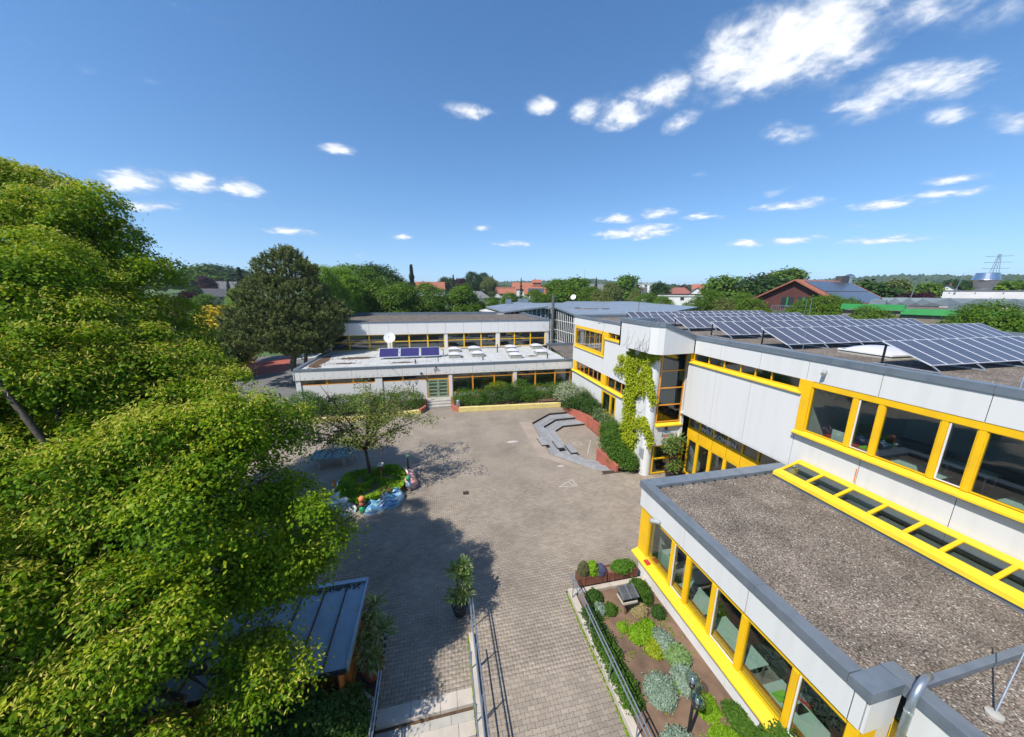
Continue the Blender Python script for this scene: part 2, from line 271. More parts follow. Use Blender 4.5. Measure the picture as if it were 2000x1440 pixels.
# ------------------------------------------------------------------ helpers
WL = {}                                    # world location of each parent
def _link(o, parent):
    C.objects.link(o)
    if parent is not None: o.parent = parent
def thing(name, label, cat, loc=(0, 0, 0), group=None, rz=0.0):
    o = bpy.data.objects.new(name, None); C.objects.link(o); o.location = loc; o.rotation_euler = (0, 0, rz)
    o.empty_display_size = 0.2
    o['label'] = label; o['category'] = cat
    if group: o['group'] = group
    WL[o] = Vector(loc); return o
def tag(o, label=None, cat=None, group=None, kind=None):
    if label: o['label'] = label
    if cat: o['category'] = cat
    if group: o['group'] = group
    if kind: o['kind'] = kind
    return o
class MB:
    def __init__(s): s.v = []; s.f = []
    def add(s, vs, fs):
        k = len(s.v); s.v += [tuple(p) for p in vs]; s.f += [tuple(i + k for i in f) for f in fs]; return s
    def box(s, x0, x1, y0, y1, z0, z1):
        x0, x1 = min(x0, x1), max(x0, x1); y0, y1 = min(y0, y1), max(y0, y1); z0, z1 = min(z0, z1), max(z0, z1)
        return s.add([(x0, y0, z0), (x1, y0, z0), (x1, y1, z0), (x0, y1, z0), (x0, y0, z1), (x1, y0, z1), (x1, y1, z1), (x0, y1, z1)],
                     [(3, 2, 1, 0), (4, 5, 6, 7), (0, 1, 5, 4), (1, 2, 6, 5), (2, 3, 7, 6), (3, 0, 4, 7)])
    def quad(s, a, b, c, d): return s.add([a, b, c, d], [(0, 1, 2, 3)])
    def prism(s, pts, z0, z1):
        n = len(pts); vs = [(p[0], p[1], z0) for p in pts] + [(p[0], p[1], z1) for p in pts]
        return s.add(vs, [tuple(range(n))[::-1], tuple(range(n, 2 * n))] + [(i, (i + 1) % n, n + (i + 1) % n, n + i) for i in range(n)])
    def hexa(s, b4, t4): return s.add(list(b4) + list(t4), [(3, 2, 1, 0), (4, 5, 6, 7), (0, 1, 5, 4), (1, 2, 6, 5), (2, 3, 7, 6), (3, 0, 4, 7)])
    def tube(s, pts, rad, n=6, cap=True):
        pts = [Vector(p) for p in pts]; m = len(pts); rad = rad if hasattr(rad, '__len__') else [rad] * m
        rings = []; ref = None
        for i, p in enumerate(pts):
            d = (pts[min(i + 1, m - 1)] - pts[max(i - 1, 0)]); d = d.normalized() if d.length > 1e-9 else Vector((0, 0, 1))
            if ref is None: ref = Vector((1, 0, 0)) if abs(d.x) < 0.8 else Vector((0, 1, 0))
            a = (ref - d * ref.dot(d)).normalized(); ref = a; b = d.cross(a)
            rings.append([p + (a * math.cos(2 * math.pi * k / n) + b * math.sin(2 * math.pi * k / n)) * rad[i] for k in range(n)])
        vs = [q for r in rings for q in r]; fs = []
        for i in range(m - 1):
            for k in range(n): fs.append((i * n + k, i * n + (k + 1) % n, (i + 1) * n + (k + 1) % n, (i + 1) * n + k))
        if cap: fs += [tuple(range(n))[::-1], tuple((m - 1) * n + k for k in range(n))]
        return s.add(vs, fs)
    def lathe(s, c, prof, n=16):
        """prof: (radius, z) from bottom to top round the vertical through c"""
        vs = []; fs = []
        for r, z in prof:
            for k in range(n): vs.append((c[0] + r * math.cos(2 * math.pi * k / n), c[1] + r * math.sin(2 * math.pi * k / n), c[2] + z))
        m = len(prof)
        for i in range(m - 1):
            for k in range(n): fs.append((i * n + k, i * n + (k + 1) % n, (i + 1) * n + (k + 1) % n, (i + 1) * n + k))
        fs += [tuple(range(n))[::-1], tuple((m - 1) * n + k for k in range(n))]
        return s.add(vs, fs)
    def build(s, name, mat, parent=None, smooth=False, bevel=0.0, local=False):
        off = Vector((0, 0, 0)) if (parent is None or local) else WL[parent]
        me = bpy.data.meshes.new(name); me.from_pydata([(p[0] - off.x, p[1] - off.y, p[2] - off.z) for p in s.v], [], s.f); me.update()
        if smooth:
            me.polygons.foreach_set('use_smooth', [True] * len(me.polygons))
        if mat is not None: me.materials.append(M(mat) if isinstance(mat, str) else mat)
        o = bpy.data.objects.new(name, me); _link(o, parent); WL[o] = off.copy() if parent else Vector((0, 0, 0))
        if bevel:
            b = o.modifiers.new('bevel', 'BEVEL'); b.width = bevel; b.segments = 2; b.limit_method = 'ANGLE'
        return o
def copy_part(o, parent, loc=(0, 0, 0), rot=(0, 0, 0)):
    c = o.copy(); C.objects.link(c); c.parent = parent; c.location = loc; c.rotation_euler = rot; WL[c] = WL[parent]; return c
def copy_tree(o, loc, rz=None, label=None, group=None, scale=None):
    c = o.copy(); C.objects.link(c); c.location = loc; WL[c] = Vector(loc)
    if rz is not None: c.rotation_euler = (0, 0, rz)
    if label: c['label'] = label
    if group: c['group'] = group
    if scale is not None: c.scale = scale if hasattr(scale, '__len__') else (scale,) * 3
    for ch in list(o.children):
        d = ch.copy(); C.objects.link(d); d.parent = c
        for g_ in list(ch.children):
            e = g_.copy(); C.objects.link(e); e.parent = d
    return c
def structure(o): o['kind'] = 'structure'; return o

# wall mappers: (along, depth behind the face, z) -> world box
def on_y(mb, Y, a0, a1, d0, d1, z0, z1): return mb.box(a0, a1, Y + d0, Y + d1, z0, z1)      # face looks to -Y
def on_x(mb, X, a0, a1, d0, d1, z0, z1): return mb.box(X + d0, X + d1, a0, a1, z0, z1)      # face looks to -X
def window(parent, mp, F, a0, a1, z0, z1, muls=(), trans=(), fw=0.07, dep=(0.0, 0.09), mat='yellow_paint', pane='glass', mw=None, label=None, name='window'):
    """frame with posts and rails = the part; each pane a sub-part"""
    mw = mw or fw; d0, d1 = dep; mb = MB()
    mp(mb, F, a0, a1, d0, d1, z0, z0 + fw); mp(mb, F, a0, a1, d0, d1, z1 - fw, z1)
    mp(mb, F, a0, a0 + fw, d0, d1, z0 + fw, z1 - fw); mp(mb, F, a1 - fw, a1, d0, d1, z0 + fw, z1 - fw)
    for a in muls: mp(mb, F, a - mw / 2, a + mw / 2, d0 - 0.004, d1, z0 + fw, z1 - fw)
    for t in trans:
        mp(mb, F, a0 + fw, a1 - fw, d0 + 0.006, d1 - 0.006, t - fw / 2, t + fw / 2)
    o = mb.build(name, mat, parent)
    if label: o['label'] = label
    A = [a0 + fw] + [x for a in sorted(muls) for x in (a - mw / 2, a + mw / 2)] + [a1 - fw]
    Zs = [z0 + fw] + [x for t in sorted(trans) for x in (t - fw / 2, t + fw / 2)] + [z1 - fw]
    dm = (d0 + d1) / 2
    for i in range(0, len(A), 2):
        for j in range(0, len(Zs), 2):
            p = MB(); mp(p, F, A[i] - 0.003, A[i + 1] + 0.003, dm - 0.006, dm + 0.006, Zs[j] - 0.003, Zs[j + 1] + 0.003); p.build('pane', pane, o)
    return o
def room(parent, x0, x1, y0, y1, z0, z1, open_side, mat='interior', floor='interior_floor'):
    """five inner faces of a room, open towards its window"""
    mb = MB(); t = 0.03
    if open_side != '-x': mb.box(x0 - t, x0, y0, y1, z0, z1)
    if open_side != '+x': mb.box(x1, x1 + t, y0, y1, z0, z1)
    if open_side != '-y': mb.box(x0, x1, y0 - t, y0, z0, z1)
    if open_side != '+y': mb.box(x0, x1, y1, y1 + t, z0, z1)
    mb.box(x0, x1, y0, y1, z1, z1 + t); mb.build('room_wall', mat, parent)
    MB().box(x0, x1, y0, y1, z0 - t, z0 - 0.002).build('room_floor', floor, parent)
def panels(parent, mp, F, cuts, z0, z1, d0, d1, mat='white_panel', gap=0.018, name='wall_panel'):
    for a, b in zip(cuts[:-1], cuts[1:]):
        mb = MB(); mp(mb, F, a + gap / 2, b - gap / 2, d0, d1, z0, z1); mb.build(name, mat, parent, bevel=0.006)
    mb = MB(); mp(mb, F, cuts[0] + 0.02, cuts[-1] - 0.02, d0 + 0.02, d1 - 0.003, z0 + 0.01, z1 - 0.01); mb.build('joint_backing', 'dark_joint', parent)

# ------------------------------------------------------------------ foliage
def leaf_object(name, cen, nor, lon, L, W, mat, parent, attr=None, seed=0):
    """one mesh of many leaf-shaped faces: centres, normals, long axes"""
    n = len(cen); rg = np.random.default_rng(seed)
    nor = nor / (np.linalg.norm(nor, axis=1, keepdims=True) + 1e-9)
    lon = lon - nor * (lon * nor).sum(1, keepdims=True); lon /= (np.linalg.norm(lon, axis=1, keepdims=True) + 1e-9)
    sid = np.cross(nor, lon); L = np.broadcast_to(np.asarray(L, float), (n,))[:, None]; W = np.broadcast_to(np.asarray(W, float), (n,))[:, None]
    off = np.array(WL[parent]) if parent is not None else np.zeros(3); cen = cen - off
    v = np.empty((n, 4, 3)); v[:, 0] = cen - lon * L / 2; v[:, 1] = cen + sid * W / 2 + lon * L * .05 + nor * W * .12; v[:, 2] = cen + lon * L / 2; v[:, 3] = cen - sid * W / 2 + lon * L * .05 + nor * W * .12
    me = bpy.data.meshes.new(name); me.vertices.add(n * 4); me.vertices.foreach_set('co', v.reshape(-1).astype(np.float32))
    me.loops.add(n * 4); me.loops.foreach_set('vertex_index', np.arange(n * 4, dtype=np.int32))
    me.polygons.add(n); me.polygons.foreach_set('loop_start', np.arange(0, n * 4, 4, dtype=np.int32)); me.polygons.foreach_set('loop_total', np.full(n, 4, dtype=np.int32))
    a = me.attributes.new('v', 'FLOAT', 'FACE'); a.data.foreach_set('value', (rg.random(n) if attr is None else np.clip(attr, 0, 1)).astype(np.float32))
    me.update(calc_edges=True)
    if mat: me.materials.append(M(mat) if isinstance(mat, str) else mat)
    o = bpy.data.objects.new(name, me); _link(o, parent); WL[o] = Vector(off); return o
def unit(rg, n):
    d = rg.normal(size=(n, 3)); return d / np.linalg.norm(d, axis=1, keepdims=True)
def clumps(lobes, n, rg, gap=0.0, depth=0.10, inner=0.1, keep=0.82, low=-1.0):
    """points near the skin of a union of ellipsoids, with bare gaps"""
    lb = np.array(lobes, float); ar = (lb[:, 3] * lb[:, 4] + lb[:, 3] * lb[:, 5] + lb[:, 4] * lb[:, 5]); pr = ar / ar.sum()
    out = []; nrm = []
    while sum(map(len, out)) < n:
        m = n * 2; i = rg.choice(len(lb), m, p=pr); d = unit(rg, m); ok = d[:, 2] > low
        rf = 1 - np.abs(rg.normal(0, depth, m)); q = rg.random(m) < inner; rf[q] = rg.random(q.sum()) ** .5 * .9
        p = lb[i, :3] + d * lb[i, 3:] * rf[:, None]
        # keep only what is not buried in another lobe
        dd = (((p[:, None, :] - lb[None, :, :3]) / lb[None, :, 3:]) ** 2).sum(2); dd[np.arange(m), i] = 9
        ok &= (dd.min(1) > keep ** 2) | q
        if gap:
            f = np.sin(p[:, 0] * 2.1 + 1.3) + np.sin(p[:, 1] * 1.9 + p[:, 2] * 1.1) + np.sin(p[:, 2] * 2.6 - p[:, 0] * .8) + np.sin((p[:, 0] + p[:, 1]) * 4.3) * .6
            ok &= (f > -3 + gap * 3) | (rg.random(m) < .25)
        out.append(p[ok]); nn = d / lb[i, 3:]; nrm.append((nn / np.linalg.norm(nn, axis=1, keepdims=True))[ok])
    return np.concatenate(out)[:n], np.concatenate(nrm)[:n]
def leaves_on(cl, nr, per, rad, rg, flat=0.55, upb=0.8, outb=0.6, jit=0.45, droop=0.5):
    n = len(cl); cen = np.repeat(cl, per, 0); o = np.repeat(nr, per, 0)
    r = np.repeat(rad if hasattr(rad, '__len__') else np.full(n, rad), per)[:, None]
    cen = cen + rg.normal(size=cen.shape) * r * np.array([1, 1, flat])
    nor = o * outb + np.array([0, 0, upb]) + rg.normal(size=cen.shape) * jit
    lon = rg.normal(size=cen.shape) + o * .6 - np.array([0, 0, droop])
    return cen, nor, lon
def branch_mesh(base, top, r0, lobes, rg, ntw=5, nring=6, sway=0.06, tw_r=0.02, lift=0.35):
    """trunk, one limb to each lobe, twigs running out to the skin"""
    mb = MB(); base = Vector(base); top = Vector(top); H = (top - base).length
    pts = []; rr = []
    for i in range(7):
        t = i / 6; p = base.lerp(top, t) + Vector((rg.normal(0, sway), rg.normal(0, sway), 0)) * (0 if i == 0 else 1) * H * .3
        pts.append(p); rr.append(r0 * (1.25 if i == 0 else 1 - .72 * t))
    mb.tube(pts, rr, 9)
    for lo in lobes:
        c = Vector(lo[:3]); t = min(.95, max(.3, ((c.z - base.z) / max(.1, H)) - lift)); st = base.lerp(top, t)
        k = min(6, int(t * 6)); st = pts[k].lerp(pts[min(6, k + 1)], t * 6 - k)
        mid = st.lerp(c, .5) + Vector((rg.normal(0, .1), rg.normal(0, .1), .08)) * (c - st).length
        lr = max(tw_r * 1.6, r0 * .38 * (1 - t * .5)); mb.tube([st, st.lerp(mid, .5), mid, c], [lr, lr * .8, lr * .62, lr * .4], 6)
        for _ in range(ntw):
            d = Vector(unit(rg, 1)[0]); d.z = d.z * .8 + .1
            e = c + Vector((d.x * lo[3], d.y * lo[4], d.z * lo[5])) * .92; s = mid.lerp(c, rg.random())
            m2 = s.lerp(e, .55) + Vector((rg.normal(0, .06), rg.normal(0, .06), .05)) * (e - s).length
            mb.tube([s, m2, e], [max(tw_r, lr * .38), max(tw_r * .7, lr * .22), tw_r * .4], 4)
    return mb

# ================================================================== SETTING
def terrain_h(x, y):
    d = math.hypot(x, y); t = min(1, max(0, (d - 62) / 20)); h = -0.75 * (1 - t)
    if d > 75: h += 0.052 * (min(d, 260) - 75)
    if d > 260: h += 0.022 * (min(d, 900) - 260)
    return h
def ridge_h(az):
    """height of the wooded ridge against azimuth (degrees from +Y towards +X)"""
    pts = [(-60, 30), (-43, 26), (-29, 28), (-10, 38), (4, 44), (18, 54), (24, 62), (32, 44), (40, 30), (46, 44), (52, 48), (60, 58), (66, 52), (75, 44), (95, 44)]
    if az <= pts[0][0]: return pts[0][1]
    for (a, ha), (b, hb) in zip(pts[:-1], pts[1:]):
        if a <= az <= b:
            t = (az - a) / (b - a); t = t * t * (3 - 2 * t); return ha + (hb - ha) * t
    return pts[-1][1]
def build_terrain():
    rg = np.random.default_rng(3)
    radii = [0, 20, 45, 60, 66, 72, 78, 85, 95, 110, 130, 160, 200, 260, 330, 420, 540, 700, 900, 1100]
    nseg = 96; vs = [(0, 0, terrain_h(0, 0))]; fs = []
    for r in radii[1:]:
        for k in range(nseg):
            a = 2 * math.pi * k / nseg; vs.append((r * math.sin(a), r * math.cos(a), terrain_h(r, 0)))
    for k in range(nseg): fs.append((0, 1 + (k + 1) % nseg, 1 + k))
    for i in range(len(radii) - 2):
        for k in range(nseg):
            a = 1 + i * nseg + k; b = 1 + i * nseg + (k + 1) % nseg; fs.append((a, b, b + nseg, a + nseg))
    # beyond 1100 m the ground falls away as a flat sheet to the horizon
    k0 = len(vs); h = terrain_h(1100, 0)
    for r, z in ((1900, h - 2), (9000, h - 10)):
        for k in range(nseg):
            a = 2 * math.pi * k / nseg; vs.append((r * math.sin(a), r * math.cos(a), z))
    last = 1 + (len(radii) - 2) * nseg
    for j in range(2):
        for k in range(nseg): fs.append((last + j * nseg + k, last + j * nseg + (k + 1) % nseg, last + (j + 1) * nseg + (k + 1) % nseg, last + (j + 1) * nseg + k))
    m = MB(); m.add(vs, fs); structure(m.build('ground', 'grass', smooth=True))
    # wooded hills
    m = MB(); vs = []; fs = []; az0, az1, na = -75, 120, 200; prof = [(1000, 0.0), (1120, .25), (1260, .62), (1400, .92), (1520, 1.0), (1680, .8), (2100, .1)]
    for i in range(na):
        az = az0 + (az1 - az0) * i / (na - 1)
        for r, t in prof:
            hh = h - 4 + (ridge_h(az) - h + 1) * t + (rg.normal(0, .8) if 0 < t else 0); vs.append((r * math.sin(R(az)), r * math.cos(R(az)), hh))
    np_ = len(prof)
    for i in range(na - 1):
        for j in range(np_ - 1): a = i * np_ + j; fs.append((a, a + np_, a + np_ + 1, a + 1))
    m.add(vs, fs); structure(m.build('hills', 'hill_forest', smooth=True))
    # the far wood that covers them: thousands of crowns nobody could count
    rg = np.random.default_rng(5); n = 9000; az = rg.uniform(-62, 108, n); rr = rg.uniform(1040, 1600, n); cen = []
    pr = np.array(prof)
    zz = np.interp(rr, pr[:, 0], pr[:, 1]); rh = np.array([ridge_h(a) for a in az])
    cz = h - 4 + (rh - h + 1) * zz + 3; cen = np.stack([rr * np.sin(np.radians(az)), rr * np.cos(np.radians(az)), cz], 1)
    ico = bmesh.new(); bmesh.ops.create_icosphere(ico, subdivisions=1, radius=1); iv = np.array([v.co[:] for v in ico.verts]); ifc = np.array([[v.index for v in f.verts] for f in ico.faces]); ico.free()
    s = rg.uniform(4.5, 9, n)[:, None, None] * np.stack([np.ones(n), np.ones(n), rg.uniform(.8, 1.3, n)], 1)[:, None, :]
    V = cen[:, None, :] + iv[None] * s * (1 + rg.normal(0, .14, (n, len(iv), 1)))
    Fc = (ifc[None] + (np.arange(n) * len(iv))[:, None, None]).reshape(-1, 3)
    me = bpy.data.meshes.new('far_wood'); nv = n * len(iv); me.vertices.add(nv); me.vertices.foreach_set('co', V.reshape(-1).astype(np.float32))
    nf = len(Fc); me.loops.add(nf * 3); me.loops.foreach_set('vertex_index', Fc.reshape(-1).astype(np.int32)); me.polygons.add(nf)
    me.polygons.foreach_set('loop_start', np.arange(0, nf * 3, 3, dtype=np.int32)); me.polygons.foreach_set('loop_total', np.full(nf, 3, dtype=np.int32))
    a = me.attributes.new('v', 'FLOAT', 'FACE'); a.data.foreach_set('value', np.repeat(rg.random(n), len(ifc)).astype(np.float32)); me.update(calc_edges=True); me.materials.append(M('leaf_far'))
    o = bpy.data.objects.new('far_wood', me); C.objects.link(o); tag(o, 'dark green forest covering the distant hills along the horizon', 'forest', kind='stuff')
build_terrain()

# ---- courtyard paving
def paving_material(name, near):
    m = bpy.data.materials.new(name); m.use_nodes = True; nt = m.node_tree; N = nt.nodes.new; Lk = nt.links.new
    b = nt.nodes['Principled BSDF']; b.inputs['Roughness'].default_value = 0.82; b.inputs['Specular IOR Level'].default_value = 0.3
    g = N('ShaderNodeNewGeometry'); pos = g.outputs['Position']
    def noise(s, d=5, rough=.55):
        n = N('ShaderNodeTexNoise'); n.inputs['Scale'].default_value = s; n.inputs['Detail'].default_value = d; n.inputs['Roughness'].default_value = rough; Lk(pos, n.inputs['Vector']); return n.outputs[0]
    def rng(v, a, b_, c, d):
        r = N('ShaderNodeMapRange'); r.inputs[1].default_value = a; r.inputs[2].default_value = b_; r.inputs[3].default_value = c; r.inputs[4].default_value = d; Lk(v, r.inputs[0]); return r.outputs[0]
    def mul(a, b_):
        q = N('ShaderNodeMath'); q.operation = 'MULTIPLY'; Lk(a, q.inputs[0]); Lk(b_, q.inputs[1]); return q.outputs[0]
    cr = N('ShaderNodeMix'); cr.data_type = 'RGBA'; cr.inputs['A'].default_value = (0.345, 0.282, 0.215, 1); cr.inputs['B'].default_value = (0.285, 0.24, 0.195, 1); Lk(noise(.35), cr.inputs['Factor'])
    val = mul(rng(noise(.55, 6, .65), .32, .7, .8, 1.1), rng(noise(9.0, 4), .3, .7, .93, 1.07))
    # trodden dark stains
    val = mul(val, rng(noise(.16, 4), .36, .5, .82, 1.0))
    if near == 'stuff':
        at = N('ShaderNodeAttribute'); at.attribute_name = 'v'; val = mul(val, rng(at.outputs['Fac'], 0, 1, .86, 1.1))
    elif near == 'piece':
        oi = N('ShaderNodeObjectInfo'); val = mul(val, rng(oi.outputs['Random'], 0, 1, .86, 1.1))
    else:
        br = N('ShaderNodeTexBrick'); br.offset = .5; br.inputs['Scale'].default_value = 1.0; br.inputs['Brick Width'].default_value = PAV_W; br.inputs['Row Height'].default_value = PAV_H; br.inputs['Mortar Size'].default_value = .006
        br.inputs['Color1'].default_value = (1, 1, 1, 1); br.inputs['Color2'].default_value = (.9, .9, .9, 1); br.inputs['Mortar'].default_value = (.4, .4, .4, 1); Lk(pos, br.inputs['Vector'])
        sc = N('ShaderNodeSeparateColor'); Lk(br.outputs['Color'], sc.inputs[0]); val = mul(val, sc.outputs[0])
    h = N('ShaderNodeHueSaturation'); Lk(cr.outputs['Result'], h.inputs['Color']); Lk(val, h.inputs['Value']); Lk(h.outputs[0], b.inputs['Base Color'])
    bp = N('ShaderNodeBump'); bp.inputs['Strength'].default_value = .25; bp.inputs['Distance'].default_value = .01; Lk(noise(60, 3), bp.inputs['Height']); Lk(bp.outputs[0], b.inputs['Normal'])
    MATS[name] = m; return m
PAV_W, PAV_H = 0.235, 0.135
paving_material('paving_far', 'far'); paving_material('paver_piece', 'piece'); paving_material('paver_stuff', 'stuff')

PIT = [(14.0, 31.05), (10.76, 31.0), (8.33, 28.87), (7.99, 22.49), (10.45, 19.45), (12.2, 19.3), (14.0, 22.0)]
def fill_poly(outer, holes, z, name, mat, flip=False):
    bm = bmesh.new(); es = []
    for lp in [outer] + holes:
        vs = [bm.verts.new((p[0], p[1], z)) for p in lp]; es += [bm.edges.new((vs[i], vs[(i + 1) % len(vs)])) for i in range(len(vs))]
    bmesh.ops.triangle_fill(bm, use_beauty=True, use_dissolve=False, edges=es, normal=(0, 0, 1))
    for f in bm.faces:
        if f.normal.z < 0: f.normal_flip()
    me = bpy.data.meshes.new(name); bm.to_mesh(me); bm.free(); me.materials.append(M(mat)); o = bpy.data.objects.new(name, me); C.objects.link(o); WL[o] = Vector((0, 0, 0)); return o
# paved zone with single stones: everything in front of y = 19 (far sheet starts there)
YP = 19.0
far_outer = [(-13, YP), (10.6, YP), (10.6, 19.35), (12.2, 19.2), (14.6, 18.0), (17.0, 18.0), (17, 38), (-28, 38), (-28, 5), (-13, 5)]
courtyard = structure(fill_poly(far_outer, [[(p[0], p[1]) for p in PIT]], 0.0, 'courtyard', 'paving_far'))
near_outer = [(-13, YP), (-13, 2), (-2.25, 2), (-2.25, 8.15), (0.62, 8.15), (0.62, 2), (4.75, 2), (4.75, 10.7), (16.6, 10.7), (16.6, 18.0), (14.6, 18.0), (12.2, 19.2), (10.6, 19.35), (10.6, YP)]
bed = structure(fill_poly(near_outer, [], -0.014, 'paving', 'paving_bed'))
def paver_shape():
    # double-T interlocking stone for half bond: head ends raised, foot notched in the middle
    w, h, j, a = PAV_W / 2, PAV_H / 2, 0.0042, 0.017
    return [(-w + j, -h + j), (-w * .56, -h + j), (-w * .44, -h + j + a), (w * .44, -h + j + a), (w * .56, -h + j), (w - j, -h + j), (w - j, h - j + a), (w * .56, h - j + a), (w * .44, h - j), (-w * .44, h - j), (-w * .56, h - j + a), (-w + j, h - j + a)]
def build_pavers():
    sh = paver_shape(); n = len(sh); ch = .006
    ch = .003; top = [(x * (1 - ch / abs(x)), y - ch * (1 if y > 0 else -1), 0.0) for x, y in sh]
    tv = np.array([(x, y, -.014) for x, y in sh] + [(x, y, -.004) for x, y in sh] + top); fs = [tuple(range(2 * n, 3 * n))] + [(i, (i + 1) % n, n + (i + 1) % n, n + i) for i in range(n)] + [(n + i, n + (i + 1) % n, 2 * n + (i + 1) % n, 2 * n + i) for i in range(n)]
    me1 = bpy.data.meshes.new('paver'); me1.from_pydata(tv.tolist(), [], fs); me1.materials.append(M('paver_piece')); me1.update()
    def inside(x, y):
        if y < 5.0 or y > YP - .02 or x < -12.9 or x > 16.4: return False
        if -2.3 < x < .70 and y < 8.14: return False
        if .62 < x < .78 and y < 9.7: return False
        if 4.76 < x < 8.2 and y < 10.74: return False
        if x >= 8.0 and y < 11.15: return False
        if x > 12.1 and y > 19.2 - (x - 12.1) * .5: return False
        if x > 10.5 and y > 18.9: return False
        if x < -2.3 and y < 11: return False
        if x > 14.5 and y > 17.9: return False
        return True
    cells = []
    for r in range(int(5.0 / PAV_H), int(YP / PAV_H) + 1):
        y = r * PAV_H + PAV_H / 2; o = (r % 2) * PAV_W / 2
        for c in range(int(-13 / PAV_W) - 1, int(16.5 / PAV_W) + 1):
            x = c * PAV_W + o
            if inside(x, y): cells.append((x, y))
    seen = [c for c in cells if 0.8 < c[0] < 4.6 and c[1] > 5.6 or (-2.2 < c[0] < .5 and c[1] > 8.2)]
    seen.sort(key=lambda c: c[1] ** 2 + c[0] ** 2 * .3); near = set(seen[:300])
    rg = np.random.default_rng(11)
    for (x, y) in seen[:300]:
        o = bpy.data.objects.new('paver', me1); C.objects.link(o); o.parent = bed; o.location = (x, y, rg.normal(0, .0012)); o.rotation_euler = (rg.normal(0, .004), rg.normal(0, .004), rg.normal(0, .006))
    rest = np.array([c for c in cells if c not in near]); k = len(rest); ang = rg.normal(0, .006, k); ca, sa = np.cos(ang)[:, None], np.sin(ang)[:, None]
    V = np.empty((k, 3 * n, 3)); V[:, :, 0] = rest[:, :1] + tv[None, :, 0] * ca - tv[None, :, 1] * sa; V[:, :, 1] = rest[:, 1:] + tv[None, :, 0] * sa + tv[None, :, 1] * ca
    V[:, :, 2] = tv[None, :, 2] + rg.normal(0, .0012, (k, 1)) + tv[None, :, 0] * rg.normal(0, .004, (k, 1)) + tv[None, :, 1] * rg.normal(0, .004, (k, 1))
    me = bpy.data.meshes.new('paver_field'); me.vertices.add(k * 3 * n); me.vertices.foreach_set('co', V.reshape(-1).astype(np.float32))
    lens = np.array([len(f) for f in fs]); flat = np.array([i for f in fs for i in f]); Ls = len(flat)
    me.loops.add(k * Ls); me.loops.foreach_set('vertex_index', (flat[None] + (np.arange(k) * 3 * n)[:, None]).reshape(-1).astype(np.int32))
    st = np.concatenate([[0], np.cumsum(lens)[:-1]]); me.polygons.add(k * len(fs))
    me.polygons.foreach_set('loop_start', (st[None] + (np.arange(k) * Ls)[:, None]).reshape(-1).astype(np.int32)); me.polygons.foreach_set('loop_total', np.tile(lens, k).astype(np.int32))
    a = me.attributes.new('v', 'FLOAT', 'FACE'); a.data.foreach_set('value', np.repeat(rg.random(k), len(fs)).astype(np.float32)); me.update(calc_edges=True); me.materials.append(M('paver_stuff'))
    o = bpy.data.objects.new('paver_field', me); C.objects.link(o); o.parent = bed; o['kind'] = 'stuff'
build_pavers()

# ---- lower landing and steps beside the ramp
def build_entry_steps():
    t = thing('entry_steps', 'pale concrete steps leading down beside the ramp wall, bottom of picture', 'steps', (-0.8, 7.6, -0.5))
    y = 8.15; z = 0.0; k = 0
    for dep, zz, cuts in ((.42, .004, (-2.22, -1.25, -.4, .1, .58)), (.31, -.15, (-2.22, -1.9, -1.3, -.7, -.1, .58)), (.36, -.15, None), (.6, -.30, (-2.22, -1.3, -.4, .58)), (.5, -.45, (-2.22, -.8, .58)), (.9, -.6, (-2.22, .58))):
        if cuts is None: cuts = (-2.22, -1.0, .1, .58)
        for a, b in zip(cuts[:-1], cuts[1:]):
            mat = 'concrete' if (dep == .31) else 'concrete_warm'
            MB().box(a + .004, b - .004, y - dep + .003, y, zz - .16 - (.4 if k > 2 else 0), zz).build('tread', mat, t, bevel=.006)
        y -= dep; k += 1
    MB().box(-2.22, .58, 7.66, 7.73, -.152, -.128).build('leaf_litter', 'leaf_litter', t)
build_entry_steps()
lower = structure(fill_poly([(-2.25, 2), (.62, 2), (.62, 6), (-2.25, 6)], [], -0.62, 'lower_landing', 'paving_far'))

# ---- schoolyard beyond the left end, sports track, street
structure(MB().quad((-45, 38.05, .004), (-14.6, 38.05, .004), (-14.6, 77, .004), (-45, 77, .004)).build('side_yard', 'asphalt'))
structure(MB().add([(-40, 76, .012), (-15.2, 66, .012), (-15.2, 110, .012), (-40, 118, .012)], [(0, 1, 2, 3)]).build('running_track', 'red_track'))
structure(MB().add([(-27.5, 73.8, .016), (-15.2, 79.8, .016), (-15.2, 72.0, .016), (-26, 66.5, .016)], [(0, 1, 2, 3)]).build('long_jump_strip', 'tartan_pale'))
structure(MB().add([(-36, 62, .014), (-27, 69, .014), (-23, 57.5, .014), (-30, 52, .014)], [(0, 1, 2, 3)]).build('red_court', 'red_track'))
structure(MB().add([(-70, 60, .35), (-36, 78, .1), (-37, 83, .1), (-72, 66, .35)], [(0, 1, 2, 3)]).build('street', 'asphalt'))

